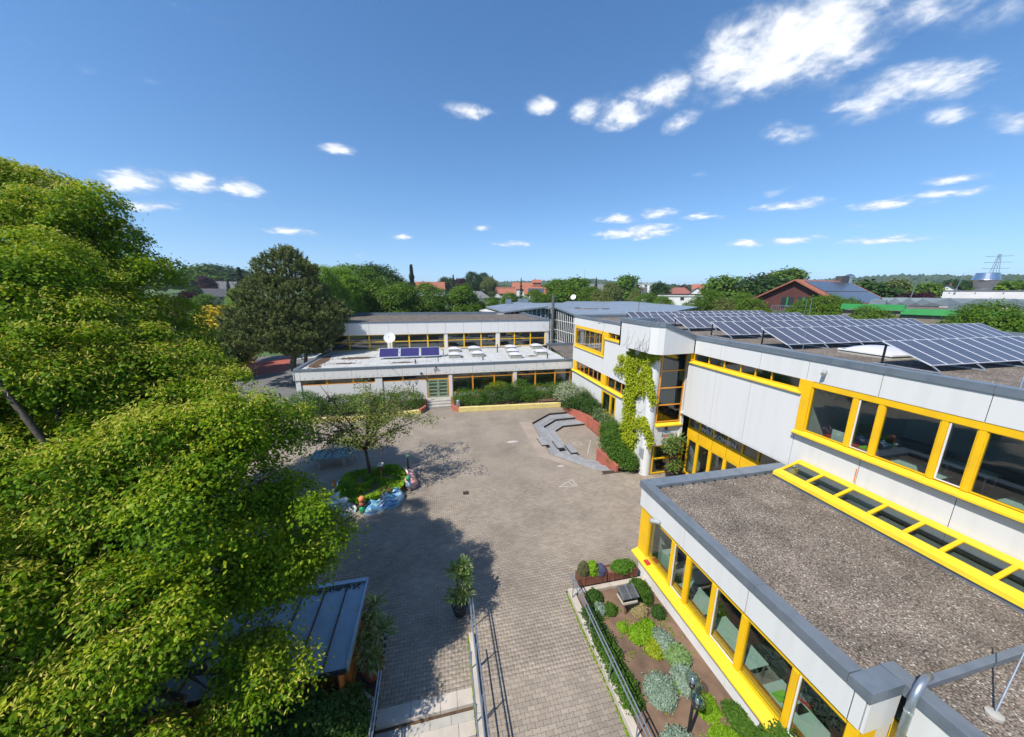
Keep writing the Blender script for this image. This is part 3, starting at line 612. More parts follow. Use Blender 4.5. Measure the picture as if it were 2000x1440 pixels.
# ================================================================== NEAR WING (single storey, gravel roof)
def build_wing():
    X = 7.93; t = thing('school_wing', 'single storey white school wing with yellow windows and flat gravel roof at lower right', 'building', (11.5, 7.3, 0))
    ytop = 11.1; yl = 3.4
    # west fascia panels under the coping
    panels(t, on_x, X, [3.42, 3.62, 6.05, 8.5, 10.72, 11.06], 3.4, 4.2, 0.0, 0.12, name='fascia_panel')
    panels(t, on_x, 8.78, [-4.0, -1.3, 1.0, 3.28], 3.4, 4.2, 0.0, 0.12, name='fascia_panel')
    # notch face, looking to the camera
    mb = MB(); mb.box(7.95, 8.76, 3.36, 3.41, 3.4, 4.2); mb.build('fascia_panel', 'white_panel', t)
    # back face (towards the entrance) and its fascia
    panels(t, lambda m, F, a0, a1, d0, d1, z0, z1: m.box(a0, a1, 11.1 - d1, 11.1 - d0, z0, z1), 0, [8.06, 10.5, 12.9, 15.2], 3.4, 4.2, 0.0, 0.12, name='fascia_panel')
    MB().box(8.1, 15.2, 10.86, 11.0, 0, 3.4).build('rear_wall', 'white_panel', t)
    # coping: sloped zinc cap round the roof edge, in lengths
    def cope(a, b, inner_a, inner_b, z0=4.19, z1=4.47, zi=4.43):
        o = MB().hexa([(a[0], a[1], z0), (b[0], b[1], z0), (inner_b[0], inner_b[1], z0), (inner_a[0], inner_a[1], z0)], [(a[0], a[1], z1), (b[0], b[1], z1), (inner_b[0], inner_b[1], zi), (inner_a[0], inner_a[1], zi)]).build('coping', 'coping_zinc', t, bevel=.008)
    for y0, y1 in ((3.76, 5.9), (5.905, 8.4), (8.405, 10.66)): cope((7.9, y0), (7.9, y1), (8.29, y0), (8.29, y1))
    cope((7.9, 10.665), (7.9, 11.16), (8.29, 10.665), (8.29, 10.72)) ; cope((7.905, 11.16), (8.6, 11.16), (8.295, 10.725), (8.6, 10.725))
    for x0, x1 in ((8.605, 10.6), (10.605, 12.6), (12.605, 15.1)): cope((x0, 11.16), (x1, 11.16), (x0, 10.725), (x1, 10.725))
    cope((7.9, 3.35), (8.28, 3.35), (7.9, 3.755), (8.28, 3.755)); cope((8.285, 3.35), (8.74, 3.35), (8.285, 3.755), (8.74, 3.755))
    for y0, y1 in ((-4, -1.0), (-.995, 2.0), (2.005, 3.75)): cope((8.745, y0), (8.745, y1), (9.13, y0), (9.13, y1))
    # roof: gravel sheet and zinc joint cover
    MB().prism([(8.29, 10.73), (8.29, 3.76), (9.13, 3.76), (9.13, -4), (15.2, -4), (15.2, 10.73)], 4.0, 4.27).build('gravel_roof', 'roof_gravel', t)
    MB().box(9.2, 16, 3.27, 3.40, 4.26, 4.42).build('roof_joint_cover', 'coping_zinc', t, bevel=.01)
    for i in range(12):
        MB().box(8.5 + i * .52, 8.56 + i * .52, 10.68, 10.73, 4.27, 4.33).build('coping_bracket', 'dark_joint', t)
    # window strip
    yellow_x = [(10.45, 9.12), (8.97, 8.36), (8.2, 7.23), (7.08, 6.16), (6.0, 4.74), (4.6, 3.62)]
    MB().box(8.0, 8.3, 10.46, 11.02, 1.36, 3.4).build('corner_post', 'yellow_paint', t)
    MB().box(8.02, 8.12, 3.55, 10.5, 3.22, 3.4).build('window_head', 'yellow_paint', t)
    MB().hexa([(7.73, 3.45, 1.16), (7.73, 11.07, 1.16), (8.2, 11.07, 1.16), (8.2, 3.45, 1.16)], [(7.73, 3.45, 1.23), (7.73, 11.07, 1.23), (8.2, 11.07, 1.37), (8.2, 3.45, 1.37)]).build('window_sill', 'yellow_sill', t, bevel=.006)
    for i, (b, a) in enumerate(yellow_x):
        fr = window(t, on_x, 8.03, a, b, 1.38, 3.22, (), (), .028, (0, .1), 'yellow_paint')
        if i % 2 == 1:
            m2 = MB(); on_x(m2, 8.015, b - .055, b - .02, 0, .03, 1.41, 3.19); on_x(m2, 8.015, a + .02, b - .056, 0, .03, 1.41, 1.435); m2.build('sash', 'white_frame', fr)
    for a, b in ((9.12, 8.97), (8.36, 8.2), (7.23, 7.08), (6.16, 6.0), (4.74, 4.6)):
        MB().box(8.0, 8.14, b + .005, a - .005, 1.375, 3.22).build('window_post', 'yellow_paint', t, bevel=.01)
    MB().box(7.97, 8.2, 3.41, 3.61, 1.36, 3.395).build('end_panel', 'yellow_paint', t); MB().box(7.99, 8.5, 3.425, 3.47, 0, 3.395).build('notch_panel', 'yellow_paint', t); MB().box(8.502, 8.9, 3.43, 3.47, 0, 3.395).build('notch_wall', 'white_panel', t)
    # plinth wall
    panels(t, on_x, 8.12, [3.45, 4.1, 6.4, 8.75, 11.02], -.2, 1.15, 0, .12, 'white_plinth', .012, 'plinth_panel')
    MB().box(8.2, 8.9, 10.86, 11.05, -.1, 1.15).build('plinth_return', 'white_plinth', t)
    # inside: one class room
    room(t, 8.3, 14.8, 3.48, 10.84, 0.35, 3.3, '-x', 'interior', 'interior_floor')
    MB().box(8.16, 8.42, 3.6, 10.4, 1.3, 1.345).build('inner_sill', 'wood_orange', t)
    MB().box(8.9, 8.98, -4, 3.42, 0, 3.4).build('side_wall', 'yellow_paint', t)
    return t
wing = build_wing()
def build_wing_skylight(parent):
    t = thing('lean_to_skylight', 'yellow framed lean-to skylight strip between gravel roof and white upper wall', 'skylight', (14.5, 4, 4.2))
    y1 = 10.5; ys = [10.42, 9.38, 8.38, 7.36, 6.42, 5.6, 4.6, 3.6, 2.6, 1.6, .6, -.4]
    def zz(x): return 4.56 + (x - 13.87) * (.40 / 1.38)
    def slab(x0, x1, ya, yb, dz0, dz1, nm, mt, par=t): return MB().hexa([(x0, ya, zz(x0) + dz0), (x1, ya, zz(x1) + dz0), (x1, yb, zz(x1) + dz0), (x0, yb, zz(x0) + dz0)], [(x0, ya, zz(x0) + dz1), (x1, ya, zz(x1) + dz1), (x1, yb, zz(x1) + dz1), (x0, yb, zz(x0) + dz1)]).build(nm, mt, par, bevel=.004)
    MB().hexa([(13.84, -1, 4.42), (14.2, -1, 4.42), (14.2, y1, 4.42), (13.84, y1, 4.42)], [(13.86, -1, 4.565), (14.2, -1, 4.64), (14.2, y1, 4.64), (13.86, y1, 4.565)]).build('lower_flashing', 'yellow_sill', t, bevel=.006)
    slab(14.95, 15.2, -1, y1, -.05, .005, 'upper_rail', 'yellow_sill')
    for i, y in enumerate(ys): slab(14.2, 14.95, y - .055, y + .055, -.06, .01, 'glazing_bar', 'yellow_paint')
    for a, b in zip(ys[:-1], ys[1:]): slab(14.2, 14.95, b + .056, a - .056, -.045, -.03, 'pane', 'glass')
    MB().box(13.9, 14.0, -1, y1 - .02, 4.27, 4.42).build('upstand', 'coping_zinc', t)
    MB().box(14.05, 15.15, y1 - .07, y1 - .02, 4.27, 4.55).build('end_cheek', 'yellow_paint', t)
    MB().box(14.2, 15.18, -1, y1 - .1, 4.275, 4.29).build('shaft_floor', 'interior_dark', t)
    return t
build_wing_skylight(wing)

# ================================================================== MAIN BUILDING (two storeys)
def sign_logo(parent_name, label, centre, s, face):
    """school emblem: letters DON BOSCO with coloured dots; face '-y' looks to the camera"""
    t = thing(parent_name, label, 'sign', centre)
    def put(mb_pts, nm, mat): pass
    def disc(cx, cz, r, nm, mat, sq=1.0):
        mb = MB(); n = 14; pts = [(cx + r * math.cos(2 * math.pi * k / n) * sq, cz + r * math.sin(2 * math.pi * k / n)) for k in range(n)]
        vs = [(centre[0] + p[0], centre[1], centre[2] + p[1]) for p in pts] + [(centre[0] + p[0], centre[1] - .012, centre[2] + p[1]) for p in pts]
        mb.add(vs, [tuple(range(n)), tuple(range(n, 2 * n))[::-1]] + [(i, n + i, n + (i + 1) % n, (i + 1) % n) for i in range(n)]); mb.build(nm, mat, t)
    for cx, cz, r, nm, mat in ((0, .42, .115, 'dot', 'logo_purple'), (.03, .20, .06, 'dot', 'logo_blue'), (0, -.02, .085, 'dot', 'logo_orange'), (-.05, -.22, .075, 'dot', 'logo_red'), (-.16, -.40, .045, 'dot', 'logo_grey')): disc(cx * s, cz * s, r * s, nm, mat)
    text_mesh('DON', (centre[0] - .26 * s, centre[1] - .006, centre[2] + .12 * s), .24 * s, 'logo_dark', t, 'lettering'); text_mesh('BOSCO', (centre[0] - .26 * s, centre[1] - .006, centre[2] - .10 * s), .24 * s, 'logo_dark', t, 'lettering')
    return t
def text_mesh(txt, loc, size, mat, parent, name, rot=(R(90), 0, 0), extrude=.004):
    cu = bpy.data.curves.new('tmp', 'FONT'); cu.body = txt; cu.size = size; cu.extrude = extrude; o = bpy.data.objects.new('tmp', cu); C.objects.link(o)
    dg = bpy.context.evaluated_depsgraph_get(); me = bpy.data.meshes.new_from_object(o.evaluated_get(dg)); bpy.data.objects.remove(o); me.materials.clear(); me.materials.append(M(mat))
    ob = bpy.data.objects.new(name, me); _link(ob, parent); ob.location = Vector(loc) - (WL[parent] if parent else Vector((0, 0, 0))); ob.rotation_euler = rot; return ob

def build_main():
    t = thing('main_building', 'two storey white school building with yellow window strips and solar panels on its roof', 'building', (25, 16, 0))
    X = 15.22
    # parapet fascia + coping along the courtyard side, south of the stair tower
    cuts = [-6, -3.8, -1.35, 1.1, 3.55, 6.0, 8.45, 10.9, 13.1, 15.5, 17.42]
    panels(t, on_x, X, cuts, 8.42, 9.28, 0, .14, name='fascia_panel')
    for a, b in zip([-6, -3, 0, 3, 6, 9, 12, 15], [-3, 0, 3, 6, 9, 12, 15, 17.45]): MB().hexa([(15.17, a, 9.27), (15.17, b, 9.27), (15.6, b, 9.27), (15.6, a, 9.27)], [(15.17, a + .004, 9.52), (15.17, b - .004, 9.52), (15.6, b - .004, 9.5), (15.6, a + .004, 9.5)]).build('coping', 'coping_zinc', t, bevel=.01)
    # roof
    MB().prism([(15.6, -6), (38, -6), (38, 36.4), (15.6, 36.4)], 8.9, 9.2).build('gravel_roof', 'roof_gravel', t)
    MB().box(38, 38.4, -6, 36.4, 8.8, 9.5).build('east_parapet', 'coping_zinc', t); MB().box(15.3, 38.4, 36.12, 36.5, 9.21, 9.52).build('north_coping', 'coping_zinc', t)
    MB().box(15.35, 38.3, 36.15, 36.42, 0, 9.2).build('north_wall', 'white_panel', t); MB().box(38.02, 38.3, -6, 36.1, 0, 8.8).build('east_wall', 'white_panel', t)
    # clerestory strip
    Xc = X + .16
    window(t, on_x, Xc, 11.12, 17.6, 7.92, 8.42, (12.55, 14.25, 15.3, 16.4, 13.4), (), .05, (0, .08), 'yellow_paint', 'glass')
    MB().hexa([(15.14, 10.98, 7.78), (15.14, 17.8, 7.78), (15.45, 17.8, 7.78), (15.45, 10.98, 7.78)], [(15.14, 10.98, 7.84), (15.14, 17.8, 7.84), (15.45, 17.8, 7.93), (15.45, 10.98, 7.93)]).build('window_sill', 'yellow_sill', t)
    MB().box(15.2, 15.4, 17.62, 17.78, 7.93, 8.42).build('strip_end', 'yellow_paint', t)
    # white wall field under it
    panels(t, on_x, X, [10.96, 13.42, 15.6, 17.82], 4.45, 7.78, .02, .16)
    # yellow corner post + class room windows
    MB().box(15.2, 15.42, 10.62, 10.97, 6.2, 8.42).build('window_post', 'yellow_paint', t); MB().box(15.2, 15.42, 10.97, 11.13, 7.79, 8.42).build('window_post', 'yellow_paint', t)
    MB().box(15.24, 15.42, -6, 10.62, 8.18, 8.42).build('window_head', 'yellow_paint', t)
    MB().hexa([(15.02, -6, 6.05), (15.02, 10.96, 6.05), (15.42, 10.96, 6.05), (15.42, -6, 6.05)], [(15.02, -6, 6.12), (15.02, 10.96, 6.12), (15.42, 10.96, 6.24), (15.42, -6, 6.24)]).build('window_sill', 'yellow_sill', t)
    MB().box(15.04, 15.3, -6, 10.95, 6.0, 6.048).build('sill_underside', 'coping_zinc', t)
    ys = [10.62, 9.16, 8.98, 8.38, 8.22, 6.82, 6.66, 6.06, 5.9, 4.5, 4.34, 3.74, 3.58, 2.2, 2.04, 1.44, 1.28, -.2]
    for i in range(0, len(ys), 2):
        fr = window(t, on_x, 15.28, ys[i + 1], ys[i], 6.24, 8.18, (), (), .03, (0, .09), 'yellow_paint')
        if (i // 2) % 2 == 1:
            m2 = MB(); a, b = ys[i + 1], ys[i]; on_x(m2, 15.265, b - .06, b - .02, 0, .03, 6.27, 8.15); on_x(m2, 15.265, a + .02, b - .061, 0, .03, 6.27, 6.3); m2.build('sash', 'white_frame', fr)
        if i + 2 < len(ys): MB().box(15.25, 15.38, ys[i + 2] + .004, ys[i + 1] - .004, 6.22, 8.18).build('window_post', 'yellow_paint', t, bevel=.012)
    room(t, 15.5, 22, -.2, 10.9, 5.2, 8.4, '-x', 'interior', 'interior_floor')
    panels(t, on_x, X, [-6, -3.7, -1.25, 1.15, 3.6, 6.05, 8.5, 10.95], 4.45, 6.0, .02, .16)
    room(t, 15.5, 20, 11.1, 17.5, 7.0, 8.41, '-x', 'interior', 'interior_floor')
    MB().box(15.232, 15.238, 8.52, 8.56, 5.0, 5.55).build('rust_streak', 'logo_orange', t)
    # recessed entrance: yellow glazed front
    MB().box(15.25, 16.4, 10.95, 18.1, 4.38, 4.445).build('soffit', 'white_panel', t)
    Xe = 16.0
    o = window(t, on_x, Xe, 11.3, 18.05, 3.36, 4.38, (12.0, 13.0, 13.95, 14.9, 15.95, 17.05), (), .07, (0, .1), 'yellow_paint', 'glass', mw=.1)
    MB().box(15.98, 16.1, 11.3, 18.05, 2.66, 3.355).build('transom_panel', 'yellow_paint', t)
    for y in (12.0, 13.0, 13.95, 14.9, 15.95, 17.05): MB().box(15.974, 15.98, y - .006, y + .006, 2.7, 3.33).build('panel_joint', 'dark_joint', t)
    for a, b in ((11.35, 12.3), (12.3, 13.2), (13.2, 14.0), (14.0, 14.95), (14.95, 16.05), (16.05, 17.1), (17.1, 18.0)):
        window(t, on_x, Xe, a, b, .06, 2.655, (), (), .11, (0, .1), 'yellow_paint', 'glass', name='door')
    MB().box(15.98, 16.12, 11.3, 18.05, 0.0, .058).build('threshold', 'yellow_paint', t)
    room(t, 16.2, 22, 11.2, 18.05, .01, 4.37, '-x', 'interior', 'entrance_floor')
    MB().box(15.25, 16.0, 11.15, 11.3, 0, 4.38).build('recess_wall', 'white_panel', t)
    # ---- north part of the courtyard side
    XN = 15.3
    panels(t, on_x, XN, [21.2, 23.7, 26.2, 28.8, 31.2, 33.7, 36.45], 8.45, 9.3, 0, .12, name='fascia_panel')
    MB().hexa([(15.25, 21.2, 9.29), (15.25, 36.5, 9.29), (15.62, 36.5, 9.29), (15.62, 21.2, 9.29)], [(15.25, 21.2, 9.52), (15.25, 36.5, 9.52), (15.62, 36.5, 9.5), (15.62, 21.2, 9.5)]).build('coping', 'coping_zinc', t, bevel=.01)
    w = window(t, on_x, XN + .03, 29.2, 36.1, 6.1, 8.45, (), (), .3, (-.03, .12), 'yellow_paint', 'glass'); w['label'] = 'wide yellow framed window with lowered slatted blinds'
    mb = MB()
    for y in (31.15, 33.4, 35.4, 32.3, 30.1): mb.box(15.36, 15.44, y - .035, y + .035, 6.4, 8.15)
    mb.build('mullion', 'orange_paint', w)
    for k in range(40): MB().hexa([(15.5, 29.55, 6.44 + k * .042), (15.53, 29.55, 6.46 + k * .042), (15.53, 35.8, 6.46 + k * .042), (15.5, 35.8, 6.44 + k * .042)], [(15.5, 29.55, 6.444 + k * .042), (15.53, 29.55, 6.464 + k * .042), (15.53, 35.8, 6.464 + k * .042), (15.5, 35.8, 6.444 + k * .042)]).build('blind_slat', 'aluminium', w)
    MB().box(15.2, 15.4, 28.95, 36.15, 6.02, 6.1).build('window_sill', 'yellow_sill', t)
    MB().box(15.28, 15.4, 28.3, 29.2, 7.88, 8.45).build('window_post', 'yellow_paint', t)
    window(t, on_x, XN + .12, 26.0, 28.3, 7.9, 8.45, (27.2,), (), .06, (0, .08), 'yellow_paint', 'glass'); MB().box(15.2, 15.42, 25.9, 28.9, 7.76, 7.89).build('window_sill', 'yellow_sill', t)
    panels(t, on_x, XN, [21.2, 23.7, 26.2, 28.95], 4.4, 7.76, .02, .14); panels(t, on_x, XN, [28.95, 31.2, 33.7, 36.45], 4.4, 6.02, .02, .14)
    window(t, on_x, XN + .1, 25.6, 36.0, 3.38, 4.4, (26.7, 28.0, 29.3, 30.2, 31.15, 32.25, 33.4, 34.4, 35.3), (), .06, (0, .08), 'orange_paint', 'glass')
    MB().box(15.3, 15.46, 28.3, 29.25, 3.38, 4.4).build('window_post', 'yellow_paint', t); MB().box(15.3, 15.46, 35.3, 36.2, 3.38, 4.4).build('window_post', 'yellow_paint', t)
    MB().hexa([(15.12, 25, 3.18), (15.12, 36.3, 3.18), (15.42, 36.3, 3.18), (15.42, 25, 3.18)], [(15.12, 25, 3.24), (15.12, 36.3, 3.24), (15.42, 36.3, 3.38), (15.42, 25, 3.38)]).build('window_sill', 'yellow_sill', t)
    panels(t, on_x, XN, [28.98, 31.2, 33.7, 36.45], 0, 3.18, .02, .14); MB().box(15.32, 15.44, 21.2, 26.2, 0, 3.18).build('wall_panel', 'white_panel', t); MB().box(15.32, 15.44, 26.21, 28.97, 2.87, 3.18).build('wall_panel', 'white_panel', t); MB().box(15.32, 15.44, 26.21, 28.97, 0, .7).build('wall_panel', 'white_panel', t)
    window(t, on_x, XN + .06, 26.25, 28.9, .78, 2.86, (27.2,), (), .14, (-.04, .12), 'yellow_paint', 'glass', mw=.22); MB().box(15.2, 15.4, 26.2, 29.0, .69, .78).build('window_sill', 'yellow_sill', t)
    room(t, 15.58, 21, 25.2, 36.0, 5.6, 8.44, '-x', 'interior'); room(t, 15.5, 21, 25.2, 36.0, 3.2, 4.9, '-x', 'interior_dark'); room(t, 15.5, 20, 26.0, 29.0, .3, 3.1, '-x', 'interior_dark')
    # ---- stair tower
    def wallseg(a, b, z0, z1a, z1b, th, nm, mat, ca=None):
        a = Vector(a); b = Vector(b); d = (b - a).normalized(); n = Vector((-d.y, d.x)) * th
        return MB().hexa([(a.x, a.y, z0), (b.x, b.y, z0), (b.x + n.x, b.y + n.y, z0), (a.x + n.x, a.y + n.y, z0)], [(a.x, a.y, z1a), (b.x, b.y, z1b), (b.x + n.x, b.y + n.y, z1b), (a.x + n.x, a.y + n.y, z1a)]).build(nm, mat, t)
    TP = [(15.2, 21.35), (12.4, 21.35), (12.4, 17.85), (12.62, 17.45), (12.95, 17.27), (15.2, 17.47)]
    for i in range(5):
        a, b = TP[i], TP[i + 1]; zt = (10.07, 10.07) if i < 4 else (10.07, 9.28)
        wallseg(a, b, 8.42, zt[0], zt[1], .16, 'tower_fascia', 'white_panel')
        dx = Vector((b[0] - a[0], b[1] - a[1])).normalized(); nn = Vector((dx.y, -dx.x)) * .05
        aa = (a[0] + nn.x, a[1] + nn.y); bb = (b[0] + nn.x, b[1] + nn.y); n2 = Vector((-dx.y, dx.x)) * .42
        z1 = (10.32, 10.32) if i < 4 else (10.32, 9.52)
        MB().hexa([(aa[0], aa[1], zt[0] - .005), (bb[0], bb[1], zt[1] - .005), (bb[0] + n2.x, bb[1] + n2.y, zt[1] - .005), (aa[0] + n2.x, aa[1] + n2.y, zt[0] - .005)], [(aa[0], aa[1], z1[0] + i * .001), (bb[0], bb[1], z1[1] + i * .001), (bb[0] + n2.x, bb[1] + n2.y, z1[1] - .02 + i * .001), (aa[0] + n2.x, aa[1] + n2.y, z1[0] - .02 + i * .001)]).build('tower_coping', 'coping_zinc', t)
    MB().prism([(15.6, 21.2), (12.55, 21.2), (12.55, 17.9), (13.0, 17.42), (15.6, 17.6)], 8.40, 8.43).build('tower_soffit', 'white_panel', t)
    MB().prism([(15.58, 21.18), (12.56, 21.18), (12.56, 17.9), (13.0, 17.44), (15.58, 17.62)], 9.1, 9.22).build('tower_roof', 'roof_gravel', t)
    MB().box(13.15, 13.35, 18.5, 21.0, 0, 8.4).build('tower_wall', 'white_panel', t); MB().box(13.15, 15.3, 21.0, 21.2, 0, 8.4).build('tower_wall', 'white_panel', t)
    prof = [(.36, 0), (.36, 8.4)]
    MB().lathe((13.34, 18.5, 0), prof, 28).build('round_pillar', 'white_panel', t, smooth=False)
    # stair glazing facing the camera
    window(t, on_y, 18.2, 13.62, 15.42, 3.75, 8.35, (), (4.93, 6.07, 7.2), .07, (0, .1), 'orange_paint', 'glass_dark')
    MB().hexa([(13.6, 18.02, 3.5), (15.5, 18.02, 3.5), (15.5, 18.35, 3.5), (13.6, 18.35, 3.5)], [(13.6, 18.02, 3.58), (15.5, 18.02, 3.58), (15.5, 18.35, 3.75), (13.6, 18.35, 3.75)]).build('window_sill', 'yellow_sill', t)
    MB().box(13.6, 15.6, 18.2, 18.34, 2.12, 3.5).build('wall_panel', 'white_panel', t)
    window(t, on_y, 18.22, 13.65, 15.95, .05, 2.12, (), (1.15,), .08, (0, .1), 'yellow_paint', 'glass')
    MB().box(15.42, 15.6, 18.1, 18.36, 2.12, 8.4).build('corner_wall', 'white_panel', t)
    room(t, 13.6, 15.6, 18.36, 20.95, .01, 8.38, '-y', 'interior_dark', 'entrance_floor')
    for z0, z1 in ((4.98, 6.03), (6.12, 7.16), (7.25, 8.28)): MB().box(13.7, 15.36, 18.32, 18.335, z0, z1).build('blind', 'blind_grey', t)
    # stair flights inside, seen through the glass
    for k in range(8): MB().box(13.7 + k * .22, 13.95 + k * .22, 18.7, 19.7, 3.6 + k * .17, 3.66 + k * .17).build('stair_tread', 'wood_orange', t)
    MB().add([(13.7, 18.65, 3.5), (15.5, 18.65, 4.95), (15.5, 18.65, 5.15), (13.7, 18.65, 3.75), (13.7, 18.7, 3.5), (15.5, 18.7, 4.95), (15.5, 18.7, 5.15), (13.7, 18.7, 3.75)], [(0, 1, 2, 3), (7, 6, 5, 4), (3, 2, 6, 7), (0, 4, 5, 1)]).build('stair_stringer', 'wood_orange', t)
    # welcome lettering on the entrance panes
    rx = (R(90), 0, R(-90))
    for s, y, z, sz in (('LICH', 16.9, 3.98, .36), ('WILL', 16.95, 3.5, .42), ('KOMM', 15.88, 3.5, .40), ('EN', 14.85, 3.5, .42)):
        text_mesh(s, (15.985, y - (.0 if s != 'LICH' else 1.05), z), sz, 'window_letter', t, 'lettering', rx)
    hv = []; n = 24
    for k in range(n):
        a = 2 * math.pi * k / n; hx = .0118 * 16 * math.sin(a) ** 3; hz = .0118 * (13 * math.cos(a) - 5 * math.cos(2 * a) - 2 * math.cos(3 * a) - math.cos(4 * a)); hv.append((15.986, 16.5 - hx, 4.06 + hz))
    MB().add(hv, [tuple(range(n))]).build('heart_sticker', 'window_letter', t)
    MB().box(12.93, 12.97, 18.28, 18.72, 1.25, 1.95).build('plaque', 'plaque_grey', t)
    for k in range(5): MB().box(12.925, 12.929, 18.34, 18.66 - (k % 3) * .05, 1.36 + k * .1, 1.385 + k * .1).build('plaque_line', 'logo_dark', t)
    return t
main = build_main()
sign_logo('school_emblem', 'school emblem with purple, blue and orange dots on white panel above entrance', (14.45, 18.196, 2.82), 1.15, '-y')

# ================================================================== REAR BUILDING (low block in front, taller hall behind)
def build_rear():
    t = thing('rear_building', 'white school block across the yard, low flat front and taller hall behind', 'building', (0, 52, 0))
    Y = 37.25; cuts = [-14.45, -13.88, -11.6, -9.0, -6.45, -3.92, -1.38, 1.15, 3.66, 6.18, 8.66, 11.2, 13.7, 15.6]
    panels(t, on_y, Y, cuts, 3.1, 4.05, 0, .14, 'white_panel_rear', .02, 'fascia_panel')
    for a, b in zip(cuts[:-1:2], cuts[2::2] + [15.6]):
        MB().hexa([(a, 37.2, 4.04), (b, 37.2, 4.04), (b, 37.55, 4.04), (a, 37.55, 4.04)], [(a + .003, 37.2, 4.27), (b - .003, 37.2, 4.27), (b - .003, 37.55, 4.25), (a + .003, 37.55, 4.25)]).build('coping', 'coping_zinc', t, bevel=.01)
    MB().hexa([(-14.5, 37.2, 3.1), (-14.44, 37.2, 3.1), (-14.44, 49.2, 3.1), (-14.5, 49.2, 3.1)], [(-14.5, 37.2, 4.05), (-14.44, 37.2, 4.05), (-14.44, 49.2, 4.05), (-14.5, 49.2, 4.05)]).build('side_fascia', 'white_panel_rear', t)
    MB().hexa([(-14.55, 37.56, 4.04), (-14.15, 37.56, 4.04), (-14.15, 49.3, 4.04), (-14.55, 49.3, 4.04)], [(-14.55, 37.56, 4.275), (-14.15, 37.56, 4.255), (-14.15, 49.3, 4.255), (-14.55, 49.3, 4.275)]).build('coping', 'coping_zinc', t)
    # membrane roof in welded sheets
    for i in range(28):
        x = -14.15 + i * 1.06; x1 = min(15.28, x + 1.055)
        if x < 15.2: MB().box(x, x1 - .012, 37.56, 49.1, 3.9, 4.1 + (.003 if i % 2 else 0)).build('roof_sheet', 'roof_membrane', t)
    MB().box(-14.1, 15.2, 37.6, 49.05, 3.8, 4.095).build('roof_deck', 'dark_joint', t)
    MB().prism([(15.31, 37.8), (20.5, 37.8), (20.5, 48.9), (16.6, 48.9)], 4.0, 4.12).build('gravel_strip', 'roof_gravel_far', t)
    MB().box(16.0, 20.5, 48.3, 48.6, 4.13, 4.5).build('coping', 'coping_zinc', t)
    mb = MB()
    for k in range(11): mb.box(15.0 + k * .1, 15.12 + k * .1, 38.3 + k * .98, 38.42 + k * .98, 4.12, 4.2)
    mb.build('roof_clip_row', 'dark_joint', t)
    mb = MB()
    for k in range(9): mb.box(-.15 + k * .0, -.03, 39.2 + k * .8, 39.32 + k * .8, 4.1, 4.18)
    mb.build('roof_clip_row', 'dark_joint', t)
    # columns of the front
    for x0, x1 in ((-14.4, -13.95), (-6.75, -6.05), (1.0, 1.38), (8.38, 8.82)): MB().box(x0, x1, 37.33, 37.6, 0, 3.098).build('column', 'white_panel_rear', t)
    # left part: high strip windows over blank wall
    for a, b, mu in ((-13.95, -6.75, (-11.5, -8.95)), (-6.05, -1.42, (-3.92,))):
        window(t, on_y, 37.42, a, b, 2.5, 3.098, mu, (), .07, (0, .1), 'orange_paint', 'glass', mw=.2)
        panels(t, on_y, 37.42, [a] + list(mu) + [b], 0, 2.495, 0, .14, 'white_panel_rear')
    # entrance door, green
    d = window(t, on_y, 37.45, -1.42, 1.0, .45, 3.098, (), (2.55,), .12, (0, .1), 'orange_paint', 'glass', name='door_frame')
    for a, b in ((-1.29, -.205), (-.195, .87)):
        g_ = MB(); on_y(g_, 37.40, a, a + .1, 0, .08, .47, 2.48); on_y(g_, 37.40, b - .1, b, 0, .08, .47, 2.48)
        for z in (.47, .87, 1.27, 1.67, 2.07, 2.38): on_y(g_, 37.405, a + .1, b - .1, 0, .07, z, z + .1)
        q = g_.build('door', 'door_green', t); p = MB(); on_y(p, 37.44, a + .1, b - .1, 0, .012, .5, 2.4); p.build('pane', 'glass', q)
        h = MB(); xx = -.28 if a < -1 else -.12; h.box(xx - .015, xx + .015, 37.34, 37.37, 1.3, 1.6); h.build('handle', 'aluminium', q)
    # right part: tall windows
    for a, b, mu in ((1.4, 8.36, (3.68, 6.17)), (8.84, 15.55, (11.1, 13.56))):
        window(t, on_y, 37.42, a, b, .85 if a < 5 else 1.05, 3.098, mu, (2.6,), .085, (0, .1), 'orange_paint', 'glass', mw=.16)
        MB().box(a, b, 37.44, 37.56, 0, (.84 if a < 5 else 1.04)).build('wall_panel', 'white_panel_rear', t)
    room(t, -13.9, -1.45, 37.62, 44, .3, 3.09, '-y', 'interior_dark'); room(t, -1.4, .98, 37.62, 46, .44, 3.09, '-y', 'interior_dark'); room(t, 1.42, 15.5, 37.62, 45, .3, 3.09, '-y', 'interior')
    for k in range(5): MB().box(2.0 + k * 2.7, 3.6 + k * 2.7, 38.6, 39.4, 1.02, 1.06).build('table_top', 'desk_top', t)
    MB().box(-14.42, -14.2, 37.62, 49.2, 0, 3.1).build('side_wall', 'white_panel_rear', t)
    # small vents under the fascia
    for a, b in zip(cuts[1:-1], cuts[2:]):
        for k in range(3):
            x = a + (b - a) * (k + .5) / 3; MB().box(x - .035, x + .035, 37.225, 37.26, 3.27, 3.33).build('anchor_cap', 'logo_grey', t)
    # ---- taller hall behind
    Y2 = 49.0; c2 = [-14.7, -11.75, -9.1, -6.57, -4.0, -1.4, 1.15, 3.67, 6.24, 8.72, 11.27, 13.72, 16.6]
    panels(t, on_y, Y2, c2, 6.25, 7.86, 0, .14, 'white_panel_rear', .02, 'fascia_panel')
